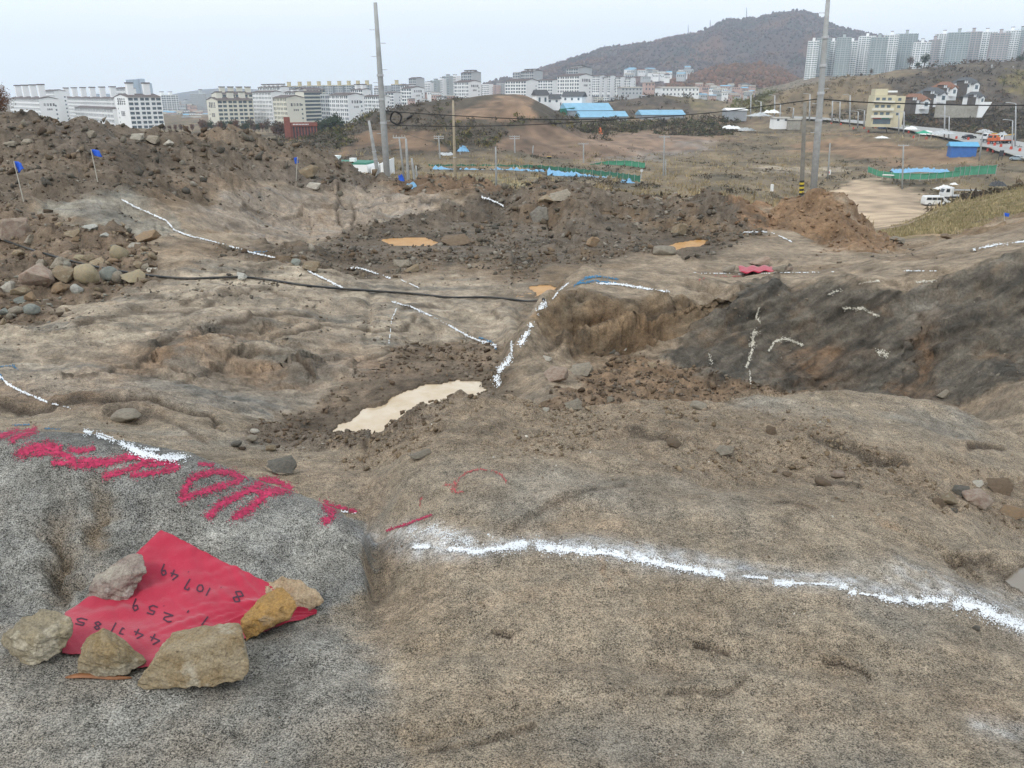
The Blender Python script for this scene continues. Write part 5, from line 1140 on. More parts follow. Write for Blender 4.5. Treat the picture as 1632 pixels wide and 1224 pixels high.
# ------------------------------------------------------------------ apartment blocks
WALL = {'white': mat('white painted concrete', (.80, .81, .81), .8, .06, .05), 'cream': mat('cream painted concrete', (.68, .66, .57), .8, .06, .05),
        'grey': mat('grey painted concrete', (.46, .48, .49), .8, .06, .05), 'green': mat('pale green painted concrete', (.40, .44, .44), .8, .08, .05),
        'mauve': mat('mauve grey painted concrete', (.44, .40, .40), .8, .08, .05), 'blue': mat('pale blue glass cladding', (.36, .44, .52), .5, .06, .05), 'yellow': mat('yellow cream render', (.56, .51, .36), .8, .08, .3),
        'pink': mat('pink render', (.52, .38, .34), .8, .08, .2)}
GLZ = mat('dark balcony glazing', (.10, .135, .16), .25, .25, .4); GLZ2 = mat('blue green balcony glazing', (.15, .21, .22), .3, .2, .4)
ROOFM = mat('dark brown roof', (.10, .075, .07), .8, .1, .3); ROOFG = mat('dark grey tiled roof', (.085, .09, .095), .8, .15, .6); INKM = mat('dark wall lettering', (.12, .12, .13), .8, 0, 1); BAND = mat('yellow ochre parapet', (.50, .44, .28), .8, .1, .1)
def apartment(label, pl_, pc, pr_, ytop, ybase, d, side='L', wall='white', a=50, roof='gable', towers=0, glz=None, both=False, bay=3.6, towh=6, letters=False, band=None, group=None, spd=1.15, cat='apartment block', name='apartment_block'):
    base = P(pc, ybase, d); top = P(pc, ytop, d); cx = base.x; H = top.z - base.z; ca, sa = math.cos(math.radians(a)), math.sin(math.radians(a))
    rr = lambda px: P(px, (ytop + ybase) / 2, d).x / d
    if side == 'L':
        r1, r2 = rr(pl_), rr(pr_); L = (cx - r1 * d) / (ca + r1 * sa); W = (r2 * d - cx) / (sa - r2 * ca); ex, ey = Vector((-ca, sa, 0)), Vector((sa, ca, 0))
    else:
        r1, r2 = rr(pr_), rr(pl_); L = (r1 * d - cx) / (ca - r1 * sa); W = (cx - r2 * d) / (sa + r2 * ca); ex, ey = Vector((ca, sa, 0)), Vector((-sa, ca, 0))
    L = max(L, 5); W = min(max(W, 9), 40)
    rot = Matrix(((ex.x, ey.x, 0), (ex.y, ey.y, 0), (0, 0, 1)))
    root = empty(name, base, 0, label=label, cat=cat, group=group)
    wm = WALL[wall]; fh = 2.85; nf = max(2, int(round(H / fh))); fh = H / nf
    MB().box(.3, L - .3, .55, W - .55, -4, H - .1, rot).build('glazing', glz or GLZ, root)
    wl = MB().box(0, .3, 0, W, -5, H, rot).box(L - .3, L, 0, W, -5, H, rot)
    if not both: wl.box(.3, L - .3, W - .55, W, -5, H, rot)
    wl.box(.3, L - .3, .4, W - .56, H - .3, H + .25, rot); wl.build('wall', wm, root)
    nb = max(1, int(round(L / bay))); bw = L / nb
    pr = MB()
    for k in range(1, nb): 
        wpx = .55 if k % 2 else 1.3
        pr.box(k * bw - wpx / 2, k * bw + wpx / 2, .0, .6, -4, H - .02, rot)
    if both:
        nb2 = max(1, int(round(W / bay)))
        for k in range(1, nb2): pr.box(-.06, .35, k * W / nb2 - .35, k * W / nb2 + .35, -4, H - .02, rot)
    if pr.v: tag(pr.build('pier', wm, root), kind='stuff')
    sp = MB()
    for f in range(nf + 1):
        z = f * fh
        sp.box(.31, L - .31, .12, .58, z - (.35 if f else 2), z + (spd - .35 if f < nf else .1), rot)
        if both: sp.box(-.03, .33, .31, W - .31, z - .3, z + spd - .3, rot)
    tag(sp.build('balcony', wm, root), kind='stuff')
    if not both and nf > 3:
        wn_ = MB()
        for f in range(1, nf - 1): wn_.box(-.05, .05, W * .78, W * .78 + 1.0, f * fh + .8, f * fh + 1.9, rot)
        tag(wn_.build('window', GLZ, root), kind='stuff')
    if roof == 'gable':
        rf = MB(); n0 = len(rf.v); hgt = min(W * .14, 2.2)
        pts = []
        for x in (-.4, L + .4):
            for y, z in ((-.6, H + .1), (W / 2, H + hgt), (W + .6, H + .1), (W / 2, H + hgt - .5)):
                pts.append(tuple(rot @ Vector((x, y, z))))
        rf.v = pts; rf.f = [(0, 1, 5, 4), (1, 2, 6, 5), (0, 3, 1), (1, 3, 2), (4, 5, 7), (5, 6, 7), (0, 4, 7, 3), (3, 7, 6, 2)]
        rf.build('roof', ROOFM, root)
        gb = MB(); gb.v = [tuple(rot @ Vector(p)) for p in ((.02, 0, H), (.02, W, H), (.02, W / 2, H + hgt - .55), (.3, 0, H), (.3, W, H), (.3, W / 2, H + hgt - .55))]; gb.f = [(0, 1, 2), (3, 5, 4), (0, 2, 5, 3), (1, 4, 5, 2)]
        gb.build('gable', wm, root)
    else:
        MB().box(.1, L - .1, .1, W - .1, H + .02, H + .9, rot).build('parapet', band or wm, root)
    for k in range(towers):
        x = L * (k + .5) / towers; z0 = H + .3
        o = MB().box(x - 1.9, x + 1.9, W * .3, W * .3 + 4, z0 - .2, z0 + towh, rot).build('rooftop_tower', wm if not band else band, root)
        MB().box(x - 2.2, x + 2.2, W * .3 - .3, W * .3 + 4.3, z0 + towh + .02, z0 + towh + .7, rot).build('cap', ROOFM if not band else band, o)
    if letters:
        lt = MB(); r = random.Random(len(label))
        def mark(u, z, s):      # one block of writing strokes on the gable
            for q_ in range(3): lt.box(-.08, -.02, u + s * .1, u + s * .9, z + q_ * s * .38, z + q_ * s * .38 + s * .16, rot)
            lt.box(-.08, -.02, u + s * r.uniform(.15, .6), u + s * r.uniform(.62, .85), z - .1 * s, z + s, rot)
        s = W * .13
        for k in range(4): mark(W * .2 + k * W * .155, H - H * .22, s)
        for k in range(3): mark(W * .34 + k * W * .1, H - H * .22 - 1.8 * s, s * .7)
        tag(lt.build('lettering', INKM, root), kind='stuff')
    return root
A = apartment
LS = 'white slab in the left estate, '
A('white slab block rising behind the left end of the spoil heap, brown roof edge', 18,70,97,158,206,590,'L',towers=4,letters=True,towh=9)
A('long white block whose middle shows behind the spoil heap crest, six rooftop towers', 97,188,192,157,206,660,'L',towers=6,towh=8)
A('lower white block directly above the highest crest of the spoil heap', 122,184,188,174,206,560,'L',towers=0)
A('white block with tall lettered gable above the pale boulders on the heap crest', 186,211,260,155,207,540,'R',towers=2,letters=True,a=40,towh=8)
A('taller pale rooftop block behind the tall lettered gable', 186,207,212,141,200,700,'L',towers=0)
A('broad white stair block behind the left slab block', 72,95,98,145,200,680,'L',towers=0)
A('far bluish grey slab between the left estate and the cream estate', 305,333,336,150,192,1250,'L','grey',roof='flat',towers=1)
A('distant white slab just right of the left estate', 246,262,286,152,190,1150,'R',roof='flat',towers=2,towh=4)
for i, (a_, b_, y_) in enumerate(((205,222,127),(222,232,126),(229,243,133))):
    A(['left tower of the hazy blue high rise trio', 'middle tallest tower of the hazy blue high rise trio', 'right lower tower of the hazy blue high rise trio'][i], a_, b_, b_ + 3, y_, 190, 2300, 'L', 'blue', roof='flat', bay=6, both=True, group='hazy blue high rise towers', spd=.9)
A('hazy white rooftops left of the blue high rise trio', 146,190,193,150,190,2000,'L','blue',roof='flat',bay=6)
A('cream block with lettered gable at the left of the cream estate', 332,352,405,160,212,600,'R','cream',a=35,towers=3,letters=True,towh=5)
A('cream upper block behind the lettered cream block', 340,360,412,150,205,700,'R','cream',a=35,towers=4,towh=5)
A('tall pale block with fine balcony grid right of the cream block', 405,437,453,147,212,620,'L',bay=2.6,towers=0)
A('pale block with white blank gable behind the red brick hall', 437,461,488,156,214,560,'L','cream',bay=2.6,letters=True)
A('pale block with slanting rows of windows behind the brick hall', 484,489,516,147,206,660,'R','cream',a=62,bay=40,towers=0)
A('narrow grey striped block between two pale blocks', 512,528,530,152,204,640,'L','grey',roof='flat')
A('white block with lettered cream gable left of the tall concrete pole', 526,557,582,152,207,600,'L',bay=3,letters=True)
A('white block seen just left of the tall concrete pole', 580,607,610,154,196,640,'L',bay=3)
A('pale upper block with white dormers above the fine gridded block', 413,450,462,139,190,760,'L',towers=5,towh=2)
A('white block with dark roof above the cream gable', 447,480,486,147,190,740,'L',towers=3,towh=2)
A('pinkish roofed block behind the slanting window block', 468,492,520,143,190,800,'R','cream',towers=0)
A('white stepped block with brown roof left of the pole', 560,580,588,143,190,780,'L',towers=2,towh=4)
xs_ = [452,470,486,500,517,533,549,563,578,592,624,640]
for i in range(len(xs_) - 1):
    if xs_[i] == 592: continue
    A(['first','second','third','fourth','fifth','sixth','seventh','eighth','ninth','tenth','eleventh'][i] + ' yellow topped slab from the left in the long far row', xs_[i], xs_[i + 1] - 1, xs_[i + 1] + 1, 138 - .3 * i, 175, 1150, 'L', 'grey', a=15, roof='flat', towers=1, band=BAND, towh=5, group='yellow topped slabs in the long far row')
A('small white gabled block right of the tall concrete pole', 614,628,637,148,172,800,'L',a=40)
A('white block with lettered gable two poles right of the cable coil', 640,656,677,141,168,760,'L',letters=True)
A('white block stepping behind the lettered gable near the coil', 638,652,660,136,160,860,'L')
A('grey violet twin roofed tower above the lettered gable near the coil', 652,664,677,125,165,1000,'L','grey',both=True,towers=0)
for i, (a_, b_, y_) in enumerate(((676,686,133),(686,696,129),(696,706,127),(705,716,122),(716,727,122))):
    A(['first','second','third','fourth','fifth'][i] + ' slender pale tower from the left behind the middle hill', a_, b_, b_ + 2, y_, 165, 1200, 'L', 'green' if i % 2 else 'white', both=True, roof='flat', towers=1, towh=2, bay=3, group='slender pale towers behind the middle hill')
A('white block with lettered gable above the left slope of the middle hill', 724,747,767,131,165,760,'L',bay=2.8,letters=True)
A('tall block with sawtooth roof behind that gable, left of the middle hilltop', 735,752,767,116,160,900,'L','grey',both=True,towers=3,towh=2)
for i, (a_, b_, y_) in enumerate(((768,779,135),(779,791,137),(791,803,134))):
    A(['white','pinkish','grey'][i] + ' small distant slab just above the top of the middle hill', a_, b_, b_ + 1, y_, 160, 1300, 'L', ['white','pink','grey'][i], roof='flat', towers=0, group='small distant slabs above the middle hilltop')
A('low white block with plain gable behind the bare hilltop', 805,838,858,129,160,800,'L',letters=False)
A('grey block with rooftop saw teeth behind the low white block', 830,850,865,114,150,930,'L','grey',both=True,towers=3,towh=2)
A('small block with flat grey roof left of the saw toothed block', 817,828,830,116,150,950,'L','grey',roof='flat')
A('white block continuing right of the plain gable', 857,880,883,128,156,820,'L')
A('largest white block with lettered gable right of the middle hill', 888,922,944,121,160,740,'L',bay=3,letters=True)
A('grey block with five rooftop gables behind the largest white block', 902,920,943,109,150,900,'L','grey',both=True,towers=4,towh=2)
for i, (a_, c_, b_, y_) in enumerate(((943,955,966,121),(954,962,968,124),(966,972,976,121),(974,988,992,123),(990,1004,1007,124))):
    A(['first','second','third','fourth','fifth'][i] + ' white slab right of the largest white block', a_, c_, b_, y_, 148, 1050, 'L', 'white', group='white slabs right of the largest white block', bay=3.2)
fb = random.Random(9)
for i, px_ in enumerate(range(596, 1012, 13)):
    ty = np.interp(px_, [596, 650, 700, 760, 800, 860, 900, 950, 1012], [141, 137, 132, 141, 142, 138, 136, 129, 126]) + fb.uniform(-3, 4); wd_ = fb.uniform(9, 14)
    A('pale slab in the dense back row of apartments behind the middle hill', px_, px_ + wd_ * .8, px_ + wd_, ty, 165, 1350, 'L', ['white', 'grey', 'white', 'cream'][i % 4], a=fb.uniform(15, 45), roof='flat' if i % 3 else 'gable', towers=fb.choice([0, 1, 2]), towh=3, group='back row of pale apartment slabs')
for i, (px_, ty) in enumerate(((262,165),(276,168),(290,163),(298,170),(318,168))):
    A('small pale slab in the town left of the cream estate', px_, px_ + 8, px_ + 11, ty, 185, 1300, 'L', ['grey', 'white'][i % 2], roof='flat', towers=1, towh=3, group='small pale slabs left of the cream estate')
GR = 'pale green grey high rise towers on the right skyline'
TW = [(1286,1298,1302,66,0),(1300,1316,1319,61,1),(1316,1330,1333,66,0),(1332,1348,1350,60,1),(1348,1359,1361,66,0),(1367,1386,1388,58,0),(1386,1405,1408,60,1),(1407,1422,1425,56,0),(1424,1452,1456,54,1),(1454,1474,1477,68,0),
      (1479,1489,1491,64,2),(1489,1507,1509,54,0),(1508,1534,1537,52,1),(1535,1552,1556,51,2),(1554,1576,1579,51,0),(1577,1597,1600,53,2),(1598,1612,1614,49,0),(1612,1628,1632,48,1),(1630,1652,1656,52,2)]
ORD = ['first','second','third','fourth','fifth','sixth','seventh','eighth','ninth','tenth','eleventh','twelfth','thirteenth','fourteenth','fifteenth','sixteenth','seventeenth','eighteenth','nineteenth']
for i, (a_, b_, c_, y_, kx) in enumerate(TW):
    a_, b_, c_ = a_ - 1.5, b_ + .5, c_ + 1; A(ORD[i] + ' from the left, ' + ['pale grey tower of the right skyline row', 'pale green tower of the right skyline row', 'mauve grey tower of the right skyline row'][kx], a_, b_, c_, y_, 126 + (4 if i < 10 else 0), 1250 + 25 * (i % 3), 'L', ['white', 'green', 'mauve'][kx], a=18, roof='flat', both=True, towers=1, towh=5, glz=GLZ2, bay=3.4, group=GR, cat='high rise', name='high_rise_tower')

# ------------------------------------------------------------------ houses, halls, sheds
def house(label, x0, x1, ytop, ybase, d, wall, roofm, a=25, pitch=.35, name='house', cat='house', group=None, win=True, hip=False, deep=None, side=1):
    base = P((x0 + x1) / 2, ybase, d); wdt = (P(x1, ybase, d).x - P(x0, ybase, d).x); H = P(x0, ytop, d).z - base.z
    ca = math.cos(math.radians(a)); L = wdt / (ca + .45 * math.sin(math.radians(a))); W = deep or L * .6; rise = min(H * .45, W * pitch); hw = H - rise
    rot = Matrix.Rotation(side * math.radians(a), 3, 'Z')
    root = empty(name, base, 0, label=label, cat=cat, group=group)
    MB().box(-L / 2, L / 2, -W / 2, W / 2, -3, hw, rot).build('wall', wall, root)
    rf = MB(); e = .5
    i_ = W * .45 if hip else 0
    rf.v = [tuple(rot @ Vector(p)) for p in ((-L/2-e, -W/2-e, hw - .15), (L/2+e, -W/2-e, hw - .15), (L/2+e, W/2+e, hw - .15), (-L/2-e, W/2+e, hw - .15), (-L/2-e+i_, 0, hw + rise), (L/2+e-i_, 0, hw + rise))]
    rf.f = [(0, 1, 5, 4), (2, 3, 4, 5), (0, 4, 3), (1, 2, 5), (0, 3, 2, 1)]; rf.build('roof', roofm, root)
    if win:
        n = max(2, int(L / 3)); fl = max(1, int(hw / 2.8))
        for f in range(fl):
            for k in range(n):
                xx = -L / 2 + (k + .5) * L / n; z = f * hw / fl + hw / fl * .35
                MB().box(xx - .55, xx + .55, -W / 2 - .06, -W / 2 + .05, z, z + hw / fl * .42, rot).build('window', GLZ, root)
    return root
WH, CR = WALL['white'], WALL['cream']; BRN = mat('rust brown tiled roof', (.21, .105, .065), .8, .2, .8); DKW = mat('dark timber cladding', (.10, .085, .075), .8, .2, .6); CON = mat('weathered concrete', (.36, .34, .30), .9, .2, .4, dirt=((.2, .17, .13), .5))
# hillside villas: main house with a gabled wing and a small upper tower
def villa(label, x0, x1, yt, yb, d, rm):
    r = house(label, x0, x1, yt, yb, d, WH, rm, 20, .75, 'villa', 'villa', hip=True)
    s = (P(x1, yb, d).x - P(x0, yb, d).x); h = P(x0, yt, d).z - P(x0, yb, d).z; rot = Matrix.Rotation(math.radians(20), 3, 'Z')
    MB().box(-s * .48, -s * .22, -s * .34, -s * .05, -3, h * .72, rot).build('tower', DKW, r)
    t = MB(); t.v = [tuple(rot @ Vector(p)) for p in ((-s*.52,-s*.38,h*.72),(-s*.18,-s*.38,h*.72),(-s*.18,-s*.01,h*.72),(-s*.52,-s*.01,h*.72),(-s*.35,-s*.2,h*.9))]; t.f = [(0,1,4),(1,2,4),(2,3,4),(3,0,4),(0,3,2,1)]; t.build('tower_roof', rm, r)
    for k in (-.42, -.32): MB().box(s * k, s * (k + .07), -s * .35, -s * .335, h * .5, h * .74, rot).build('window_frame', WH, r)
    g = MB().prism([(s * .0, -1), (s * .28, -1), (s * .28, h * .42), (s * .14, h * .66), (s * 0, h * .42)], -s * .42, -s * .25); g.v = [tuple(rot @ Vector(p)) for p in g.v]; g.build('porch', WH, r)
    q = MB(); q.v = [tuple(rot @ Vector(p)) for p in ((-s*.03,-s*.45,h*.40),(s*.14,-s*.45,h*.70),(s*.31,-s*.45,h*.40),(-s*.03,-s*.2,h*.40),(s*.14,-s*.2,h*.70),(s*.31,-s*.2,h*.40),(s*.14,-s*.45,h*.62))]; q.f = [(0,1,4,3),(1,2,5,4),(0,6,1),(1,6,2)]; q.build('porch_roof', rm, r)
    MB().box(s * .07, s * .21, -s * .43, -s * .415, h * .05, h * .36, rot).build('porch_window', GLZ, r)
villa('lowest villa with rust brown roof right of the yellow building', 1433, 1478, 149, 170, 395, BRN)
villa('white villa with dark grey roof left of centre of the hillside group', 1462, 1505, 139, 160, 415, ROOFG)
villa('upper villa with rust brown roof on the right hillside', 1486, 1522, 130, 150, 440, BRN)
villa('topmost villa with dark grey roof on the right hillside', 1516, 1557, 123, 143, 460, ROOFG)
villa('rightmost villa with grey hipped roof above the retaining wall', 1536, 1566, 146, 163, 405, ROOFG)
b0 = P(1490, 180, 385); o = MB().box(0, 22, -.4, .4, -2, 3.4, Matrix.Rotation(.05, 3, 'Z')).build('retaining_wall', CON, loc=b0); tag(o, 'stained concrete retaining wall under the hillside villas', 'wall')
b0 = P(1566, 176, 380); o = MB().prism([(-2, -3), (0, -3), (3.4, 3.6), (-2, 3.6)], -.4, .4).build('stair_wall', WH, loc=b0); tag(o, 'white sloping stair wall at the right end of the retaining wall', 'wall')
# yellow four storey building
yb = P(1408, 198, 350); root = empty('apartment_building', yb, label='yellow four storey building with roof annex beside the road', cat='building')
YW = WALL['yellow']; rot = Matrix.Rotation(math.radians(-8), 3, 'Z')
MB().box(-6, 2.2, -4, 5, -1, 11.3, rot).build('wall', YW, root); MB().box(2.25, 6.2, -3.2, 4.5, -1, 11, rot).build('side_wing', YW, root); MB().box(-5.8, -1, -3, 3, 11.35, 13.8, rot).build('roof_annex', YW, root)
MB().box(-1, 3, -2, 2, 12.4, 13.1, rot).build('roof_canopy', WH, root)
for f in range(1, 4):
    z = 2.8 * f
    MB().box(-6.5, 1.8, -5.0, -4.02, z - .15, z + .75, rot).build('balcony', CR, root)
    for k in range(3): MB().box(-5.4 + k * 2.3, -4.0 + k * 2.3, -4.08, -3.9, z + .95, z + 2.0, rot).build('window', GLZ, root)
    MB().box(3.4, 4.6, -3.28, -3.1, z + .8, z + 1.9, rot).build('window', GLZ, root)
MB().box(-5.4, 1.4, -4.06, -3.9, .2, 2.2, rot).build('shopfront', GLZ, root); MB().box(-5.6, -2.4, -4.4, -4.1, 2.25, 2.75, rot).build('red_sign', mat('faded red sign', (.45, .10, .08), .7), root); MB().box(-2.2, .6, -4.4, -4.1, 2.25, 2.75, rot).build('green_sign', mat('faded green sign', (.08, .35, .25), .7), root)
# red brick hall with tall slot windows
RB = mat('red brick', (.24, .085, .065), .9, .2, .5); hb = P(482, 232, 330); root = empty('brick_hall', hb, label='red brick hall with tall dark slot windows and corner tower', cat='hall')
rot = Matrix.Rotation(math.radians(14), 3, 'Z'); MB().box(-5, 6, -3.8, 5, -2, 8.6, rot).build('wall', RB, root); MB().box(-6.2, -3.9, -4.3, -1.8, -2, 10.8, rot).build('tower', RB, root); MB().box(-3.6, 6.3, -4.2, -3.7, 7.4, 8.8, rot).build('parapet', RB, root)
for k in range(8): MB().box(-3.0 + k * 1.15, -2.5 + k * 1.15, -3.9, -3.7, 1.2, 7.2, rot).build('slot_window', mat('dark slot glass', (.035, .035, .045), .4), root)
lt = MB()
for k in range(11): lt.box(-2.9 + k * .55, -2.55 + k * .55, -4.26, -4.2, 7.9, 8.3, rot)
tag(lt.build('lettering', WH, root), kind='stuff')
# white works building with green flat roof behind the spoil heap
root = empty('works_building', P(560, 282, 165), label='white low works building with green flat roof left of the tall concrete pole', cat='building')
GRN = mat('green roof membrane', (.05, .20, .14), .7, .15, .5)
rot = Matrix.Rotation(math.radians(-10), 3, 'Z'); MB().box(-5.5, 4.5, -3, 4, -4, 2.6, rot).build('wall', WH, root); MB().box(-5.2, 4.2, -2.7, 3.7, 2.62, 3.0, rot).build('roof', GRN, root); MB().prism([(4.55, -4), (8.2, -4), (8.2, 3.5), (4.55, 2.0)], -3.4, 3.6).build('annex', WH, root)
MB().box(-5, -2.2, -2, 1, 3.02, 4.1, rot).build('roof_unit', WH, root); MB().box(5.2, 6.4, -3.5, -3.38, .2, 1.2).build('window', GLZ, root); MB().box(.2, 1.3, -1, .2, 3.02, 3.7, rot).build('roof_unit', WH, root)
# traditional white houses
house('white two storey house with dark curved roof beside the middle hill', 849, 873, 143, 168, 430, WH, ROOFG, 30, .6)
house('low white house with dark roof right of the two storey white house', 868, 892, 150, 166, 440, WH, ROOFG, 10, .5)
house('white house with dark gabled roof left of the blue roofed factories', 903, 927, 146, 163, 470, WH, ROOFG, -25, .6)
# blue roofed factory sheds
BL = mat('bright blue sheet roof', (.20, .40, .55), .55, .12, .3); SHW = mat('grey ribbed cladding', (.30, .32, .34), .7, .12, .5)
house('largest factory shed with pale blue roof and green lean to', 893, 972, 164, 194, 455, SHW, BL, 14, .22, 'factory_shed', 'shed', win=False, deep=16)
house('front left factory shed with blue roof and white canopy', 918, 966, 177, 197, 435, SHW, BL, 12, .25, 'factory_shed', 'shed', win=False, deep=11)
house('front right factory shed with blue roof beside the excavator slope', 962, 996, 177, 194, 440, SHW, BL, 12, .25, 'factory_shed', 'shed', win=False, deep=11)
house('long factory shed with blue roof standing apart on the right', 1015, 1088, 175, 191, 445, SHW, BL, 8, .2, 'factory_shed', 'shed', win=False, deep=12)
o = MB().box(-4, 4, -3, 3, 0, 3.2).prism([(-4.4, 3.0), (4.4, 3.9), (4.4, 4.1), (-4.4, 3.2)], -3.4, 3.4).build('lean_to', mat('green sheet roofing', (.05, .30, .22), .6, .1, .5), loc=P(902, 184, 449)); tag(o, 'green sheet lean to at the left end of the largest shed', 'lean to')
house('small shed with white roof and blue sheeting under the right cable', 1153, 1188, 172, 183, 430, SHW, WH, 10, .15, 'shed', 'shed', win=False)
house('long white low building with flat roof below the mountain', 1046, 1110, 138, 154, 700, WH, CON, 8, .05, 'white_building', 'building')
house('small pinkish building above the long white building', 1024, 1042, 131, 146, 760, WALL['pink'], CON, 15, .05, 'pink_building', 'building')
house('low grey building right of the white slabs', 985, 1022, 138, 152, 720, WALL['grey'], CON, 10, .08, 'grey_building', 'building')
house('pale low building at the left end of the road', 1229, 1256, 186, 195, 400, WH, CON, 8, .1, 'site_office', 'building', win=True)
house('grey walled shelter right of the pale low building', 1254, 1274, 189, 196, 398, CON, CON, 4, .1, 'shelter', 'building', win=False)
# blue hut and green canopy by the road
house('bright blue hut with blue tin roof at the road edge', 1517, 1549, 226, 240, 262, mat('bright blue sheet wall', (.04, .14, .42), .6, .1, 1), mat('sky blue tin roof', (.10, .34, .55), .5, .1, 1), -14, .25, 'hut', 'hut', win=False)
root = empty('canopy', P(1470, 222, 290), label='small green canopy standing at the edge of the road', cat='canopy')
t = MB(); t.v = [(-2.2, -1.8, 2), (2.2, -1.8, 2), (2.2, 1.8, 2), (-2.2, 1.8, 2), (0, 0, 3.0)]; t.f = [(0,1,4),(1,2,4),(2,3,4),(3,0,4),(0,3,2,1)]; t.build('cover', mat('green canopy cloth', (.03, .30, .18), .7), root)
for sx_ in (-2, 2):
    for sy_ in (-1.6, 1.6): MB().box(sx_ - .06, sx_ + .06, sy_ - .06, sy_ + .06, -.5, 2).build('leg', CON, root)
# low town between the estates and below the mountain: individual small houses
tr = random.Random(5)
def town(n, x0, x1, y0, y1, d0, d1, label, group, cols):
    for k in range(n):
        t = tr.random(); px = tr.uniform(x0, x1); py = y0 + (y1 - y0) * t; d = d1 + (d0 - d1) * t; w_ = tr.uniform(7, 15); hh = tr.uniform(5, 9)
        base = P(px, py, d); m = d / F; rot = Matrix.Rotation(tr.uniform(-.5, .5), 3, 'Z'); W_, H_ = w_ * m * .5, hh * m
        root = empty('town_house', base, label=label, cat='house', group=group)
        MB().box(-W_, W_, -W_ * .7, W_ * .7, -4, H_ * .8, rot).build('wall', cols[k % len(cols)], root)
        rm = [ROOFG, BRN, CON, BL, CON][tr.randrange(5)]
        r_ = MB(); e = .3; zt = H_ * (1.0 if tr.random() < .5 else .84)
        r_.v = [tuple(rot @ Vector(p)) for p in ((-W_-e, -W_*.7-e, H_*.8), (W_+e, -W_*.7-e, H_*.8), (W_+e, W_*.7+e, H_*.8), (-W_-e, W_*.7+e, H_*.8), (-W_, 0, zt), (W_, 0, zt))]; r_.f = [(0,1,5,4),(2,3,4,5),(0,4,3),(1,2,5),(0,3,2,1)]; r_.build('roof', rm, root)
        wv = MB(); nw = 4
        for q_ in range(nw): wv.box(-W_ + (q_ + .3) * 2 * W_ / nw, -W_ + (q_ + .75) * 2 * W_ / nw, -W_ * .7 - .1, -W_ * .7 + .1, H_ * .3, H_ * .6, rot)
        tag(wv.build('window', GLZ, root), kind='stuff')
cc_ = [WH, WALL['grey'], CR, WALL['pink'], WH, WALL['blue']]
town(46, 256, 334, 172, 208, 700, 1300, 'small low house in the crowded town left of the cream estate', 'houses of the crowded town left of the cream estate', cc_)
town(40, 1112, 1200, 140, 162, 700, 1000, 'small pink or grey house in the low town right of the white building', 'houses of the low town right of the white building', [WALL['pink'], WALL['grey'], WH, WALL['pink']])
town(26, 1000, 1105, 114, 128, 1250, 1700, 'tiny white house climbing the slope under the mountain', 'tiny white houses under the mountain', [WH, WALL['grey']])
town(10, 640, 720, 150, 166, 600, 800, 'small house between the white blocks and the middle hill', 'small houses above the middle hill slope', [WH, WALL['pink']])

# ------------------------------------------------------------------ poles, lamps, cables
CPOL = mat('grey concrete pole', (.32, .33, .33), .85, .12, 3, dirt=((.20, .19, .17), .5)); STL = mat('galvanised steel', (.42, .43, .44), .5, .1, 5, metal=.3); BLK = mat('black cable sheath', (.015, .015, .017), .5)
HAZY = mat('yellow hazard paint', (.55, .42, .05), .7, .2, 6); HAZB = mat('black hazard paint', (.03, .03, .03), .7, .2, 6)
def pole(label, bx, by, tx, ty, d, w0, w1, bands=0, arms=0, step=False, name='utility_pole', cat='utility pole', group=None, mt=None, extra=2.0):
    b = P(bx, by, d); t = P(tx, ty, d); m = d / F; root = empty(name, b, label=label, cat=cat, group=group); v = t - b; ax = v.normalized()
    MB().tube([-ax * extra, v * .33, v * .66, v], [w0 * m / 2, w0 * m / 2 * .9 + w1 * m / 2 * .1, (w0 + w1) * m / 4, w1 * m / 2], 12).build('shaft', mt or CPOL, root, smooth=True)
    for k in range(bands):
        c = v * (.36 + .13 * k); MB().tube([c - ax * .05, c + ax * .05], w0 * m / 2 * 1.02, 12).build('band', STL, root)
    if step:
        for k in range(9):
            c = v * (.3 + .07 * k); s_ = 1 if k % 2 else -1; MB().tube([c, c + Vector((s_ * w0 * m * 1.1, 0, 0))], .012, 5).build('step_bolt', STL, root)
    for k in range(arms):
        c = v * (.97 - .07 * k); L = w0 * m * 3.2; MB().box(c.x - L, c.x + L, c.y - .08, c.y + .08, c.z - .08, c.z + .08).build('cross_arm', STL, root)
        for s_ in (-.9, -.45, .45, .9): MB().tube([c + Vector((s_ * L, 0, .08)), c + Vector((s_ * L, 0, .4))], [.09, .05], 6).build('insulator', CON, root)
    return root, b, t
PL, plb, plt = pole('tall leaning concrete utility pole behind the spoil heap left of centre, cables attached', 618, 296, 598, 4, 38, 10.2, 5.4, bands=3, step=True)
pole('shorter leaning concrete pole just left of the tall concrete pole', 604, 288, 588, 192, 60, 6.5, 3.6, bands=2)
PR_, prb, prt = pole('tall concrete utility pole standing behind the right dirt mound', 1296, 306, 1322, -30, 34, 10.5, 5.5, bands=4, step=True)
HP, hb_, ht_ = pole('shorter dark pole with yellow and black stripes left of the tall right pole', 1277, 318, 1283, 163, 36, 6.8, 5.0, mt=mat('weathered grey timber', (.20, .19, .17), .9, .2, 4))
for k in range(7):
    v = ht_ - hb_; a0 = v * (.05 + .022 * k); a1 = v * (.05 + .022 * (k + 1)); m = 36 / F
    MB().tube([a0, a1], 7.1 * m / 2, 12).build('hazard_band', HAZY if k % 2 else HAZB, HP)
pole('brown timber pole in front of the tarpaulin ditch, crossing the bare hillside', 726, 300, 722, 160, 95, 5, 3, bands=1, mt=mat('pale timber', (.33, .28, .21), .9, .15, 4))
pole('thin pole standing in the tarpaulin ditch', 791, 292, 790, 234, 130, 3, 2.2)
pole('transformer pole with grey boxes in the pole cluster', 642, 268, 636, 218, 120, 3, 2.5, arms=1)
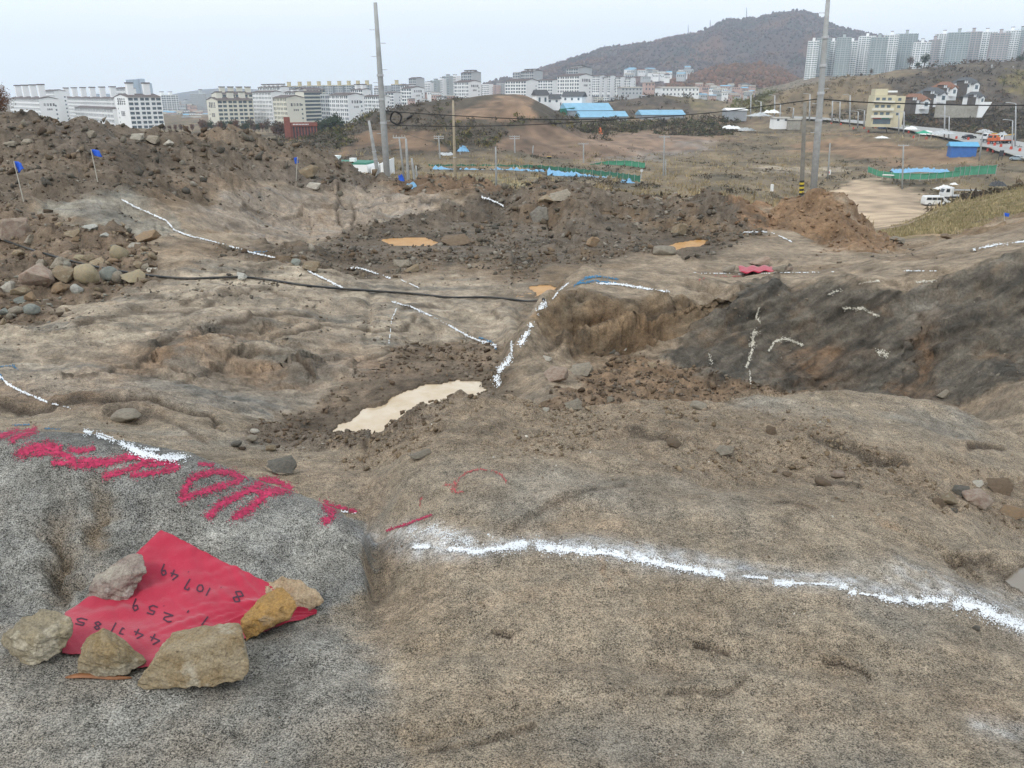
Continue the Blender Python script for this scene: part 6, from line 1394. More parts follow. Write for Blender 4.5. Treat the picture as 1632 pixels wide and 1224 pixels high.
pole('tallest bare pole of the cluster near the blue tarpaulin lump', 651, 292, 647, 221, 70, 5, 3)
pole('short bare pole right of the tallest cluster pole', 661, 290, 656, 252, 72, 4, 3)
pole('shortest bare pole at the right of the cluster', 665, 287, 663, 264, 74, 3, 2.5)
pole('dark short pole beside the white works building', 606, 284, 605, 262, 90, 2.6, 2.2)
pole('far pole with cross arms above the left end of the green net', 702, 262, 699, 216, 220, 2.4, 1.8, arms=2)
pole('far pole with cross arms behind the middle of the green net', 821, 266, 820, 216, 240, 2.4, 1.8, arms=2)
pole('plain far pole right of the cross armed pole', 847, 262, 850, 232, 240, 2.2, 1.6)
pole('far pole with a transformer right of the small yellow machine', 930, 270, 930, 228, 230, 2.4, 1.8, arms=1)
pole('double far pole on the scrubland right of centre', 1057, 288, 1059, 216, 200, 2.6, 2, arms=1)
pole('short companion of the double far pole', 1061, 287, 1061, 254, 200, 2, 1.6)
pole('thin pole in the reeds left of the tall right pole', 1320, 272, 1323, 228, 210, 2.4, 1.8)
pole('thin pole beside the right ditch', 1438, 292, 1440, 230, 190, 2.6, 2, arms=1)
pole('far pole in the middle of the brown field', 945, 242, 944, 222, 330, 1.6, 1.3); pole('far pole on the bare earth right of the excavator', 994, 245, 994, 232, 320, 1.6, 1.3)
pole('slender pole on the edge of the bare field below the villas', 1562, 245, 1567, 208, 250, 2.4, 1.8, arms=1)
pole('pole left of the blue tarpaulins on the far slope', 734, 262, 733, 232, 230, 2, 1.5)
lampx = [(1243,190,165),(1264,186,172),(1290,190,150),(1338,192,162),(1354,198,152),(1367,200,178),(1377,199,176),(1413,205,188),(1432,210,180),(1440,210,178),(1505,216,165),(1512,217,186),(1613,236,192),(1618,228,165),(1234,188,152),(1326,192,160),(1196,186,150),(1212,186,162),(1580,130,103),(1614,118,106)]
for i, (a_, b_, t_) in enumerate(lampx):
    d = 440 - (a_ - 1200) * .42 if b_ > 140 else 560
    r_, b, t = pole(['first','second','third','fourth','fifth','sixth','seventh','eighth','ninth','tenth','eleventh','twelfth','thirteenth','fourteenth','fifteenth','sixteenth','seventeenth','eighteenth'][sorted(q[0] for q in lampx if q[1] > 140).index(a_)] + ' slim grey street lamp from the left along the far road' if b_ > 140 else ('left' if a_ < 1600 else 'right') + ' slim mast on top of the right wooded hill', a_, b_, a_ + 1, t_, d, 2.2, 1.5, name='street_lamp' if b_ > 140 else 'mast', cat='street lamp' if b_ > 140 else 'mast', group='street lamps along the far road' if b_ > 140 else 'masts on the right wooded hill', mt=STL, extra=1)
    if b_ > 140:
        v = t - b; MB().tube([v, v + Vector((-2.2, 0, .3))], .09, 5).build('arm', STL, r_); MB().box(v.x - 3.1, v.x - 2.1, v.y - .2, v.y + .2, v.z + .2, v.z + .4).build('lamp_head', STL, r_)
for a_, t_, b_ in ((1190, 12, 28), (1097, 40, 52), (1132, 32, 40)):
    b = P(a_, b_ + 6, 2600); t = P(a_, t_, 2600); o = MB().tube([b, t], [2.2, .8], 5).build('radio_mast', STL, loc=(0, 0, 0)); tag(o, 'tiny radio mast on the mountain ridge, ' + {1190: 'tallest and furthest right', 1097: 'furthest left', 1132: 'shortest in the middle'}[a_], 'mast')
def cable(label, pts, r, group=None, n=14, sag=0):
    V_ = [P(a_, b_, d) for a_, b_, d in pts]; out = []
    for i in range(len(V_) - 1):
        p0 = V_[max(i - 1, 0)]; p1 = V_[i]; p2 = V_[i + 1]; p3 = V_[min(i + 2, len(V_) - 1)]
        for k in range(n):
            t = k / n; out.append(.5 * ((2 * p1) + (p2 - p0) * t + (2 * p0 - 5 * p1 + 4 * p2 - p3) * t * t + (3 * p1 - p0 - 3 * p2 + p3) * t ** 3))
    out.append(V_[-1]); o = MB().tube(out, r, 6).build('cable', BLK, smooth=True); return tag(o, label, 'cable', group)
cable('upper black cable sagging from the tall left pole past the coil to the right pole', [(612,176,38),(640,179,38),(720,184,38),(820,189,38),(910,190.5,38),(1020,188,38),(1140,179,37),(1250,165,36),(1308,157,34)], .022)
cable('lower black cable from the tall left pole that meets the upper one in mid span', [(612,199,38),(680,201,38),(760,201,38),(840,199,38),(900,196,38),(980,191,38)], .019)
cable('black cable leaving the tall right pole towards the right frame edge', [(1308,158,34),(1380,163,34),(1480,166,34),(1580,168,34),(1680,167,34)], .026)
cable('thin cable drooping from the short leaning pole across the hillside', [(592,210,60),(640,212,66),(690,226,75),(760,238,90)], .012)
# coil of spare cable hung from the upper cable
cc = P(631, 188, 38); m = 38 / F; V_ = []; turns = 5
for k in range(turns * 28):
    a = 2 * math.pi * k / 28; rr_ = (8.2 + .5 * math.sin(a * .37) + .5 * math.sin(k * .9)) * m; V_.append(Vector((math.cos(a) * rr_, .012 * (k // 28) + .01 * math.sin(a * 1.7), math.sin(a) * rr_ * 1.08)))
o = MB().tube(V_, .024, 6).build('cable_coil', BLK, smooth=True, loc=cc); tag(o, 'ring shaped coil of black cable hanging beside the tall left pole', 'cable coil')
o = MB().tube([P(634,197,38) - cc, P(642,195,38) - cc, P(648,191,38) - cc, P(650,189,38) - cc], .014, 6).tube([P(648,190,38) - cc, P(650,188.5,38) - cc, P(656,184.5,38) - cc, P(657.5,184,38) - cc], [.03, .06, .06, .03], 8).build('splice_box', BLK, smooth=True, loc=cc); tag(o, 'thick black splice closure on the cable tail right of the coil', 'cable splice')

# ------------------------------------------------------------------ flags and survey markers
BLF = mat('blue flag cloth', (.02, .10, .55), .7, .15, 5); STK = mat('pale stake', (.40, .38, .33), .8, .1, 8)
def flag(label, x0, y0, x1, y1, fw, fh, sgn=1, d=None, tri=False):
    b = G(x1, y1); dd = b.y; root = empty('flag', b, label=label, cat='flag'); t = P(x0, y0, dd) - b; m = dd / F
    MB().tube([-t * .1, t], .010 * max(1, dd / 18), 6).build('stake', STK, root)
    V_ = []; n = 6
    for i in range(n + 1):
        for j in range(n + 1):
            u = i / n; v = j / n; hgt = fh * m * (1 - v * (.25 if not tri else .55 * u)); V_.append(t + Vector((sgn * u * fw * m + (.15 * v * fw * m), .05 * math.sin(u * 5 + v) , -v * hgt - .12 * fh * m * u)))
    o = mobj('cloth', V_, [(i * (n + 1) + j, (i + 1) * (n + 1) + j, (i + 1) * (n + 1) + j + 1, i * (n + 1) + j + 1) for i in range(n) for j in range(n)], BLF, root, True); o.modifiers.new('thick', 'SOLIDIFY').thickness = .004
flag('blue flag on a white stake at the left frame edge of the spoil slope', 22, 257, 38, 322, 13, 18, 1, tri=True)
flag('blue flag on a white stake in the middle of the spoil slope', 145, 238, 156, 291, 14, 13)
flag('small blue flag on a thin stake beside the tan boulder on the heap', 474, 250, 472, 288, 5, 12, -1)
flag('blue flag poking from the brown bank at the right frame edge', 1600, 339, 1601, 352, 7, 7)
def tarp(label, cx, cy, w_, h_, mt, seed, d=None, name='tarpaulin', cat='tarpaulin', flat=.5):
    b = P(cx, cy, d) if d else G(cx, cy + h_ / 2); m = b.y / F; n = 14; V_ = []
    for i in range(n + 1):
        for j in range(n + 1):
            u, v = i / n - .5, j / n - .5; rr_ = math.hypot(u, v) * 2; hgt = max(0, 1 - rr_ ** 2) * h_ * m * (.8 + .6 * float(pn(np.array([u * 5.]), np.array([v * 5.]), seed)[0]))
            V_.append((u * w_ * m * 1.15 * (1 + .2 * math.sin(j)), v * w_ * m * .8, hgt + .06 * h_ * m * math.sin(i * 2.1 + j)))
    o = mobj(name, V_, [(i * (n + 1) + j, (i + 1) * (n + 1) + j, (i + 1) * (n + 1) + j + 1, i * (n + 1) + j + 1) for i in range(n) for j in range(n)], mt, loc=b); return tag(o, label, cat)
BT = mat('blue tarpaulin', (.06, .22, .50), .5, .2, 1.0); LBT = mat('light blue tarpaulin', (.18, .38, .58), .5, .15, 2); WT = mat('white sheeting', (.72, .73, .72), .6, .1, 1)
tarp('crumpled light blue tarpaulin lump at the foot of the tall left pole', 655, 295, 18, 10, LBT, 3)
tarp('darker blue bag on top of the light blue lump', 639, 288, 8, 10, BLF, 4, 42)
tarp('blue sheet tangled on the far slope beside the second pole', 738, 241, 14, 9, LBT, 5, 225)
tarp('white sheet bundle lying in the reeds', 1063, 299, 11, 6, WT, 6, 175)
tarp('blue tarpaulin end heaped at the right tip of the ditch', 1000, 293, 20, 8, LBT, 7, 170)
tarp('grey white scrap heap on the far slope', 712, 250, 30, 7, mat('pale scrap', (.42, .44, .45), .7, .3, 3), 8, 230, 'scrap_heap', 'scrap heap')
tarp('white plastic sheet heap behind the parked truck', 1505, 301, 24, 6, WT, 9, 185, 'plastic_sheet', 'plastic sheet')
tarp('smaller white plastic scrap right of the sheet heap', 1520, 294, 10, 3, WT, 10, 190, 'plastic_sheet', 'plastic sheet')
tarp('dark pile of black bags on the slope behind the truck', 1590, 296, 22, 9, mat('black bags', (.05, .052, .055), .6, .3, 2), 11, 150, 'rubbish_pile', 'rubbish pile')
tarp('pale sheet lying on the field left of the green canopy', 1405, 220, 17, 3, WT, 12, 300, 'plastic_sheet', 'plastic sheet')
for i, (a_, b_, w_) in enumerate(((1165,205,26),(1190,208,20),(1140,240,14),(1210,185,30),(1230,180,20),(1500,213,34),(1480,214,22),(1570,211,20),(1452,206,16),(1598,215,12))):
    tarp('pale rubble and sheeting heaped beside the far road' if a_ > 1300 else 'white sheeted greenhouse frames and debris left of the far road', a_, b_, w_, 5, mat('pale scrap', (.42, .44, .45), .7, .3, 3) if i % 2 else WT, 20 + i, 400 - (a_ - 1140) * .3, 'debris_heap', 'debris')['group'] = 'debris heaps beside the far road' if a_ > 1300 else 'debris heaps left of the far road'

# ------------------------------------------------------------------ net fences and the lined ditch
NET = mat('green debris netting', (.04, .17, .11), .8, .25, .8); NETL = mat('bright green netting', (.07, .28, .17), .8, .2, .8)
def netfence(label, pts, h_, mt, posts=10):
    """pts: (px, py_base, d)"""
    root = empty('net_fence', P(*pts[0]), label=label, cat='net fence'); o0 = P(*pts[0]); V_ = []
    L = [P(*p) - o0 for p in pts]; n = posts * 2; out = []
    for i in range(n + 1):
        t = i / n * (len(L) - 1); k = min(int(t), len(L) - 2); out.append(L[k].lerp(L[k + 1], t - k))
    for i, p in enumerate(out):
        sg = -.12 * h_ * (i % 2); V_ += [p + Vector((0, 0, -.6)), p + Vector((0, .1, h_ * .5)), p + Vector((0, 0, h_ + sg))]
    o = mobj('net', V_, [(3 * i + j, 3 * i + 3 + j, 3 * i + 4 + j, 3 * i + 1 + j) for i in range(n) for j in (0, 1)], mt, root); o.modifiers.new('thick', 'SOLIDIFY').thickness = .04
    for i in range(0, n + 1, 2): MB().tube([out[i] + Vector((0, -.12, -1)), out[i] + Vector((0, -.12, h_ + .15))], .05, 5).build('post', STL, root)
netfence('long dark green net fence behind the blue lined ditch', [(683,276,205),(760,276,205),(860,277,205),(920,283,198),(980,290,185),(1020,296,175)], 2.2, NET, 22)
netfence('short bright green net fence behind the ditch, right of the long one', [(940,268,225),(965,263,228),(1000,262,228),(1028,266,222)], 1.1, NETL, 8)
netfence('bright green net fence round the ditch on the right, long side', [(1383,270,215),(1400,277,208),(1430,281,200),(1470,282,196),(1500,280,198),(1530,277,202)], .8, NETL, 12)
netfence('bright green net panel at the right end of the right ditch', [(1520,277,202),(1545,275,205),(1587,273,208)], 1.6, NETL, 6)
def strip(name, label, cat, pts, d, wdt, mt, seed, hgt, parts=1, group=None):
    V_ = []; n = 40; o0 = P(pts[0][0], pts[0][1], d)
    for i in range(n + 1):
        a_, b_ = pl(pts, i / n); c = P(a_, b_, d) - o0
        for j in range(5):
            v = j / 4 - .5; V_.append(c + Vector((0, v * wdt, hgt * (1 - 4 * v * v) * (.7 + .9 * abs(float(pn(np.array([i * .45]), np.array([j * 1.]), seed)[0]))))))
    o = mobj(name, V_, [(5 * i + j, 5 * i + 5 + j, 5 * i + 6 + j, 5 * i + 1 + j) for i in range(n) for j in range(4)], mt, smooth=True); o.location = o0; return tag(o, label, cat, group)
strip('tarpaulin', 'blue tarpaulin lining the far edge of the ditch, left length', 'tarpaulin', [(690,274),(730,277),(780,277),(868,278)], 196, 3, LBT, 31, 1.3)
strip('tarpaulin', 'blue tarpaulin lining the far edge of the ditch, right length', 'tarpaulin', [(872,279),(910,283),(950,288),(1000,293)], 185, 3, LBT, 32, 1.3)
strip('tarpaulin', 'blue tarpaulin lining the right hand ditch', 'tarpaulin', [(1420,276),(1460,273),(1510,275)], 208, 3, LBT, 33, .9)
SB_ = mat('white woven bag', (.55, .50, .40), .9, .15, 2); SB2 = mat('white bag', (.66, .67, .64), .9, .15, 2)
sbv, sbf = cut_rock(5, 5, 2, .85, .98, .6, 0)
sme = bpy.data.meshes.new('sandbag'); sme.from_pydata(sbv.tolist(), [], sbf.tolist()); sme.materials.append(SB_); sme2 = sme.copy(); sme2.materials[0] = SB2
for k in range(120):
    row = k % 2; t = (k // 2) / 60; a_, b_ = pl([(726,283),(800,284),(865,284),(900,288),(950,293)], t); o = bpy.data.objects.new('sandbag', sme if t < .62 else sme2); COL.objects.link(o)
    o.location = P(a_, b_ + row * 2.2, 188 - row * 1.2); o.scale = (1.1, .8, .9); o.rotation_euler[2] = random.uniform(-.3, .3)
    tag(o, 'cream sandbag in the row along the ditch' if t < .62 else 'white sandbag in the row at the right end of the ditch', 'sandbag', 'cream sandbags along the ditch' if t < .62 else 'white sandbags along the ditch')
for k in range(30):
    a_, b_ = pl([(1410,279),(1450,281),(1500,279)], k / 29); o = bpy.data.objects.new('sandbag', sme2); COL.objects.link(o); o.location = P(a_, b_, 202 + random.uniform(-1, 1)); o.scale = (1.2, .8, .6); o.rotation_euler[2] = random.uniform(-.5, .5); tag(o, 'white bag lying in the ditch ringed by green net on the right', 'sandbag', 'white bags in the right hand ditch')

# ------------------------------------------------------------------ road
rl = [(1262,192),(1300,193),(1340,197),(1400,204),(1450,212),(1500,222),(1550,234),(1600,248),(1660,268),(1720,290)]
rr2 = [(1262,188),(1300,189.5),(1350,193),(1400,198),(1450,203),(1500,209),(1560,218),(1610,227),(1680,240),(1760,256)]
V_ = []; n = 90; mm = 10
for i in range(n + 1):
    a = G(*pl(rl, i / n)); b = G(*pl(rr2, i / n))
    for j in range(mm + 1):
        p = a.lerp(b, j / mm); q_ = drop(p.x, p.y); V_.append(Vector((p.x, p.y, q_.z)))
Vn = np.array([v[:] for v in V_]).reshape(n + 1, mm + 1, 3)
for it in range(20):
    z = Vn[..., 2]; zz = z.copy(); zz[1:-1] = (z[:-2] + z[1:-1] * 2 + z[2:]) / 4; zz[:, 1:-1] = (zz[:, :-2] + zz[:, 1:-1] * 2 + zz[:, 2:]) / 4; Vn[..., 2] = zz
Vn[..., 2] += .9
me, _, _ = grid_mesh('road', Vn[..., 0], Vn[..., 1], Vn[..., 2]); me.materials.append(mat('pale concrete road', (.33, .33, .32), .9, .12, .15)); road = bpy.data.objects.new('road', me); COL.objects.link(road); tag(road, kind='structure')
RBV = BVHTree.FromPolygons([tuple(v) for v in Vn.reshape(-1, 3).tolist()], [tuple(q) for q in np.stack([np.arange((n+1)*(mm+1)).reshape(n+1, mm+1)[:-1, :-1], np.arange((n+1)*(mm+1)).reshape(n+1, mm+1)[:-1, 1:], np.arange((n+1)*(mm+1)).reshape(n+1, mm+1)[1:, 1:], np.arange((n+1)*(mm+1)).reshape(n+1, mm+1)[1:, :-1]], -1).reshape(-1, 4).tolist()])
def GR_(px, py):
    h = RBV.ray_cast(ORG, ray(px, py))[0]; return h if h is not None else G(px, py)
b = MB(); pts_ = []
for i in range(0, n + 1): pts_.append(Vector(Vn[i, 0]) + Vector((0, 0, .1)))
o = MB().tube(pts_, .16, 4).build('kerb', CON); tag(o, kind='structure')
RED = mat('red traffic drum', (.50, .06, .03), .6, .1, 5)
dv = MB().tube([(0, 0, 0), (0, 0, .9)], [.42, .36], 8)
dm_ = bpy.data.meshes.new('traffic_drum'); dm_.from_pydata([tuple(v) for v in dv.v], [], dv.f); dm_.materials.append(RED)
for i, (a_, b_) in enumerate([(1377,204),(1395,203),(1384,210),(1448,211),(1456,219),(1487,216),(1524,220),(1533,231),(1506,219),(1543,222),(1476,221),(1575,229),(1585,231),(1595,233),(1574,240),(1583,242),(1611,237),(1625,240),(1600,246),(1360,205),(1340,198),(1325,196)]):
    o = bpy.data.objects.new('traffic_drum', dm_); COL.objects.link(o); o.location = GR_(a_, b_ + 1); tag(o, 'small red traffic drum standing along the far road', 'traffic drum', 'red traffic drums along the far road')

# ------------------------------------------------------------------ vehicles
TYR = mat('black tyre', (.02, .02, .02), .8); RIM = mat('grey rim', (.35, .35, .36), .4, .1, 5, metal=.5); VW = mat('white vehicle paint', (.70, .72, .73), .3, .04, 1, dirt=((.45, .42, .36), .3)); WIN = mat('dark vehicle glass', (.02, .025, .03), .12); CHS = mat('dark chassis', (.04, .04, .045), .7); ORP = mat('orange vehicle paint', (.55, .12, .03), .4, .1, 1); YLP = mat('yellow machine paint', (.52, .33, .04), .5, .15, 1); SLV = mat('silver blue car paint', (.32, .40, .46), .3); LMP = mat('lamp glass', (.6, .55, .45), .2)
def wheel(root, x, y, r, w_=.22):
    t = MB().tube([(x, y - w_ / 2, r), (x, y + w_ / 2, r)], r, 16).build('wheel', TYR, root, True); MB().tube([(x, y - w_ / 2 - .015, r), (x, y - w_ / 2 - .001, r)], r * .6, 12).build('rim', RIM, t)
def profile_body(root, prof, w_, mt, name='body'):
    o = MB().prism(prof, -w_ / 2, w_ / 2).build(name, mt, root); bv = o.modifiers.new('b', 'BEVEL'); bv.width = .07; bv.segments = 2; bv.limit_method = 'ANGLE'; return o
def car(label, loc, rz, paint, kind='car', cat='car', s=1):
    root = empty('parked_' + kind, loc, rz, label=label, cat=cat); root.scale = (s, s, s)
    if kind == 'van':
        pr = [(-2.45,.35),(2.35,.35),(2.5,.6),(2.45,.95),(1.75,1.15),(1.05,1.85),(.8,1.93),(-2.2,1.93),(-2.4,1.75),(-2.5,1.0)]; w_ = 1.82
        wins = [[(-2.25,1.2),(-1.25,1.2),(-1.25,1.68),(-2.15,1.68)],[(-1.15,1.2),(-.25,1.2),(-.25,1.68),(-1.15,1.68)],[(-.15,1.2),(1.15,1.2),(.72,1.68),(-.15,1.68)]]; ws = (1.72, 1.17, 1.1, 1.80)
    else:
        pr = [(-2.15,.3),(2.1,.3),(2.2,.6),(2.1,.85),(1.1,.98),(.5,1.42),(-.9,1.45),(-1.6,1.02),(-2.15,.95)]; w_ = 1.7
        wins = [[(-1.4,1.03),(-.25,1.03),(-.25,1.36),(-.85,1.36)],[(-.15,1.03),(.9,1.03),(.45,1.34),(-.15,1.36)]]; ws = (1.08, 1.0, .56, 1.38)
    profile_body(root, pr, w_, paint)
    for wq in wins:
        for sg in (-1, 1):
            y0 = sg * (w_ / 2 + .012); V_ = [(a, y0, b) for a, b in wq]; mobj('side_window', V_, [(0, 1, 2, 3)], WIN, root)
    x0, z0, x1, z1_ = ws; mobj('windscreen', [(x0 + .03, -w_ * .42, z0 + .03), (x0 + .03, w_ * .42, z0 + .03), (x1 + .03, w_ * .38, z1_ + .02), (x1 + .03, -w_ * .38, z1_ + .02)], [(0, 1, 2, 3)], WIN, root)
    for sg in (-1, 1): MB().box(2.3 if kind == 'van' else 2.0, 2.52 if kind == 'van' else 2.2, sg * w_ * .36 - .16, sg * w_ * .36 + .16, .68, .86).build('headlight', LMP, root)
    MB().box(-2.3, 2.3, -w_ / 2 + .02, w_ / 2 - .02, .22, .45).build('sill', CHS, root)
    for x in (-1.5, 1.45):
        for sg in (-1, 1): wheel(root, x, sg * (w_ / 2 - .1), .34)
    return root
def truck(label, loc, rz, cabp, bedp, L=8, crane=None, cat='truck', s=1):
    root = empty('parked_truck', loc, rz, label=label, cat=cat); root.scale = (s, s, s)
    profile_body(root, [(-L/2-.1,.95),(-L/2+1.9,.95),(-L/2+1.9,3.0),(-L/2+.35,3.05),(-L/2-.05,2.0),(-L/2-.15,1.4)], 2.3, cabp, 'cab')
    for sg in (-1, 1): mobj('cab_window', [(-L/2+.45, sg * 1.165, 2.0), (-L/2+1.3, sg * 1.165, 2.0), (-L/2+1.3, sg * 1.165, 2.75), (-L/2+.55, sg * 1.165, 2.75)], [(0,1,2,3)], WIN, root)
    mobj('windscreen', [(-L/2-.1, -1, 1.95), (-L/2-.1, 1, 1.95), (-L/2+.28, 1, 2.85), (-L/2+.28, -1, 2.85)], [(0,1,2,3)], WIN, root)
    MB().box(-L/2+.2, L/2, -.45, .45, .65, .95).build('chassis', CHS, root); MB().box(-L/2+2.1, L/2, -1.2, 1.2, 1.05, 1.25).build('bed', bedp, root)
    MB().box(-L/2-.2, -L/2, -1.1, 1.1, .5, .9).build('bumper', CHS, root)
    if crane is None:
        MB().box(-L/2+2.0, -L/2+2.15, -1.2, 1.2, 1.27, 3.1).build('headboard', cabp, root); MB().box(-L/2+2.15, L/2+1.2, -.9, -.8, 2.35, 2.55).build('rack_rail', STL, root); MB().box(-L/2+2.15, L/2+1.2, .8, .9, 2.35, 2.55).build('rack_rail', STL, root)
    elif crane == 'boom':
        MB().box(-L/2+2.3, -L/2+3.4, -.7, .7, 1.27, 2.3).build('crane_base', cabp, root); MB().tube([(-L/2+2.8, 0, 2.4), (L/2+.5, 0, 3.1)], [.28, .2], 6).build('crane_boom', YLP, root); MB().box(-L/2+.3, -L/2+2.2, -.35, .1, 3.15, 3.5).build('boom_rest', YLP, root)
    else:
        MB().box(-L/2+2.3, L/2, -1.15, 1.15, 1.27, 2.7).build('cargo_box', bedp, root)
    for x in (-L/2+.9, L/2-1.9, L/2-.8):
        for sg in (-1, 1): wheel(root, x, sg * .98, .48, .3)
    return root
pass
car('white minivan parked on the sandy yard beside the truck', G(1490, 328), -.02, VW, 'van', 'van', .98)
truck('white flatbed truck half hidden by the grass, behind the minivan', G(1509, 322) + Vector((3.1, 2.5, 0)), -.08, VW, STL, 7.0, s=.86)
truck('white truck parked at the right end of the road, leftmost of three', GR_(1577, 226), .35, VW, WT, 6, 'box'); truck('white truck between the leftmost truck and the orange crane truck', GR_(1583, 227) + Vector((1.5, -3, 0)), .3, VW, STL, 6, 'box'); truck('orange crane truck with yellow boom parked beside the road', GR_(1594, 229), .15, ORP, ORP, 8.5, 'boom', 'crane truck')
car('black car parked beside the debris along the far road', GR_(1544, 221), .1, mat('black car paint', (.02, .02, .024), .3), s=1.05)
car('silver blue car driving on the road at the right frame edge', GR_(1622, 256), -.9, SLV, s=.95)
car('dark blue car by the foot of the yellow building', GR_(1408, 206), .2, mat('dark blue car paint', (.03, .06, .15), .3))
def digger(label, loc, rz, paint, s=1, loader=False):
    root = empty('loader' if loader else 'excavator', loc, rz, label=label, cat='loader' if loader else 'excavator'); root.scale = (s, s, s)
    if loader:
        MB().box(-2.4, .6, -1, 1, .9, 1.9).build('body', paint, root); MB().box(-.8, .7, -.8, .8, 1.92, 3.1).build('cab', WIN, root); MB().box(-.9, .8, -.9, .9, 3.1, 3.2).build('cab_roof', paint, root)
        MB().tube([(.6, 0, 1.4), (2.6, 0, .8)], .22, 6).build('arm', paint, root); MB().prism([(2.4, .2), (3.5, .2), (3.3, .45), (2.7, 1.2)], -1.2, 1.2).build('bucket', paint, root)
        for x in (-1.6, 1.5):
            for sg in (-1, 1): wheel(root, x, sg * 1.1, .7, .4)
    else:
        for sg in (-1, 1): MB().prism([(-1.9, .25), (-1.6, 0), (1.6, 0), (1.9, .25), (1.9, .65), (1.6, .9), (-1.6, .9), (-1.9, .65)], sg * 1.1 - .3, sg * 1.1 + .3).build('track', CHS, root)
        MB().box(-2.0, 1.6, -1.3, 1.3, 1.05, 2.1).build('house', paint, root); MB().box(.2, 1.6, .2, 1.25, 2.12, 3.1).build('cab', paint, root); MB().box(1.61, 1.66, .3, 1.2, 2.2, 3.0).build('windscreen', WIN, root)
        MB().tube([(1.2, -.3, 1.7), (3.2, -.3, 4.4), (4.6, -.3, 3.6)], [.3, .28, .2], 6).build('boom', paint, root); MB().tube([(4.6, -.3, 3.7), (4.3, -.3, 1.2)], .17, 6).build('stick', paint, root); MB().prism([(3.8, .3), (4.6, .5), (4.6, 1.2), (4.1, 1.3)], -.8, .2).build('bucket', CHS, root)
digger('orange red excavator on the bare brown earth in the valley', P(960, 221, 345), 1.9, ORP, .95)
digger('small yellow loader on the dirt left of centre', P(875, 262, 240), .2, YLP, .7, True)
# small signs
root = empty('round_sign', G(1022, 284), label='small round grey sign on a post at the end of the net fence', cat='sign'); m = root.location.y / F
MB().box(-.06, .06, -.06, .06, -.3, 1.4).build('post', STL, root); MB().tube([(0, -.08, 1.7), (0, -.02, 1.7)], 2.3 * m, 16).build('disc', mat('grey white sign face', (.55, .56, .57), .6), root)
root = empty('notice_board', G(1321, 279), label='small white notice board with red mark at the yard entrance', cat='sign'); m = root.location.y / F
MB().box(-2.4 * m, 2.4 * m, -.05, .05, .1, 8 * m).build('board', WT, root); MB().box(-.7 * m, .5 * m, -.08, -.052, 2.5 * m, 5.5 * m).build('mark', RED, root)
for q_ in (-2.2, 2.2): MB().box(q_ * m - .04, q_ * m + .04, .051, .12, -.4, 8 * m).build('leg', STL, root)
root = empty('sign_board', GR_(1594, 256), label='dark framed board standing at the road junction', cat='sign'); m = root.location.y / F
MB().box(-3.2 * m, 3.2 * m, -.1, .1, 1.2, 1.2 + 9 * m).build('board', CHS, root)
for q_ in (-2.6, 2.6): MB().box(q_ * m - .06, q_ * m + .06, .101, .2, -.3, 9 * m).build('leg', CHS, root)
o = MB().tube([(0, 0, -.2), (0, 0, 1.1)], [.35, .3], 8).build('marker_post', WT, loc=P(1230, 303, 160)); tag(o, 'small white marker post on the scrub left of the striped pole', 'marker post')

# ------------------------------------------------------------------ trees and brush
def leafy(n, rx, rz, size, r, lo=0.0):
    V_, F_ = [], []
    for _ in range(n):
        p = r.normal(size=3); p /= np.linalg.norm(p); p *= r.random() ** .45; p = p * np.array([rx, rx, rz]) * (.75 + .5 * r.random()); p[2] += rz + lo
        a = r.normal(size=3) * size; b = r.normal(size=3) * size; k = len(V_); V_ += [p, p + a, p + b]; F_.append((k, k + 1, k + 2))
    return np.array(V_), np.array(F_)
rg = np.random.default_rng(33); FOL = {'green': mat('dark green foliage', (.045, .062, .028), .9, .4, .6), 'russet': mat('russet foliage', (.13, .065, .04), .9, .4, .6), 'bare': mat('bare brown twigs', (.11, .08, .06), .9, .3, .6), 'olive': mat('yellow olive foliage', (.15, .13, .035), .9, .4, .6)}
TRK = mat('tree bark', (.07, .055, .042), .9, .2, 3)
def make_tree(kind, n, label, group, ls=None):
    root = empty('tree', (0, 0, 0), label=label, cat='tree', group=group); v, f = leafy(n, 2.6, 3.0, ls or (.55 if kind != 'bare' else .4), rg, 1.4); mobj('crown', v.tolist(), f.tolist(), FOL[kind], root)
    tk = MB().tube([(0, 0, -1), (.1, 0, 1.5), (0, .1, 4.5)], [.3, .2, .07], 6)
    for k in range(5):
        a = k * 1.3; tk.tube([(0, 0, 1.5 + .5 * k), (math.cos(a) * 1.5, math.sin(a) * 1.5, 3 + .5 * k)], [.1, .03], 4)
    tk.build('trunk', TRK, root); return root
TL = {'green': ('dark green tree in the belt below the apartment blocks', 'dark green trees below the apartment blocks'), 'russet': ('russet autumn tree in the belt below the apartment blocks', 'russet trees below the apartment blocks'), 'bare': ('bare brown tree near the brick hall', 'bare trees near the brick hall')}
PT = {k: make_tree(k, 420, *TL[k]) for k in TL}; used = set(); FOL['bush'] = FOL['russet']; PT['bush'] = make_tree('bush', 2200, 'x', 'x', .13)
def put_tree(kind, px, py, d, s, label=None, group=None):
    o = PT[kind] if kind not in used else copy_tree(PT[kind]); used.add(kind); o.location = P(px, py, d); s *= .55 if label is None else 1; o.scale = (s, s, s * random.uniform(.85, 1.25)); o.rotation_euler[2] = random.uniform(0, 6)
    if label: o['label'] = label
    if group: o['group'] = group
for k in range(26): put_tree(['russet', 'green', 'russet', 'green', 'bare'][k % 5] if k < 25 else 'bare', 322 + k * 5.6 + random.uniform(-2, 2), 209 + random.uniform(-1, 3), 420 + random.uniform(-30, 40), random.uniform(.8, 1.35))
for k in range(9): put_tree('bare' if k % 2 else 'russet', 440 + k * 3.4, 216 + random.uniform(-2, 3), 360, random.uniform(.8, 1.3))
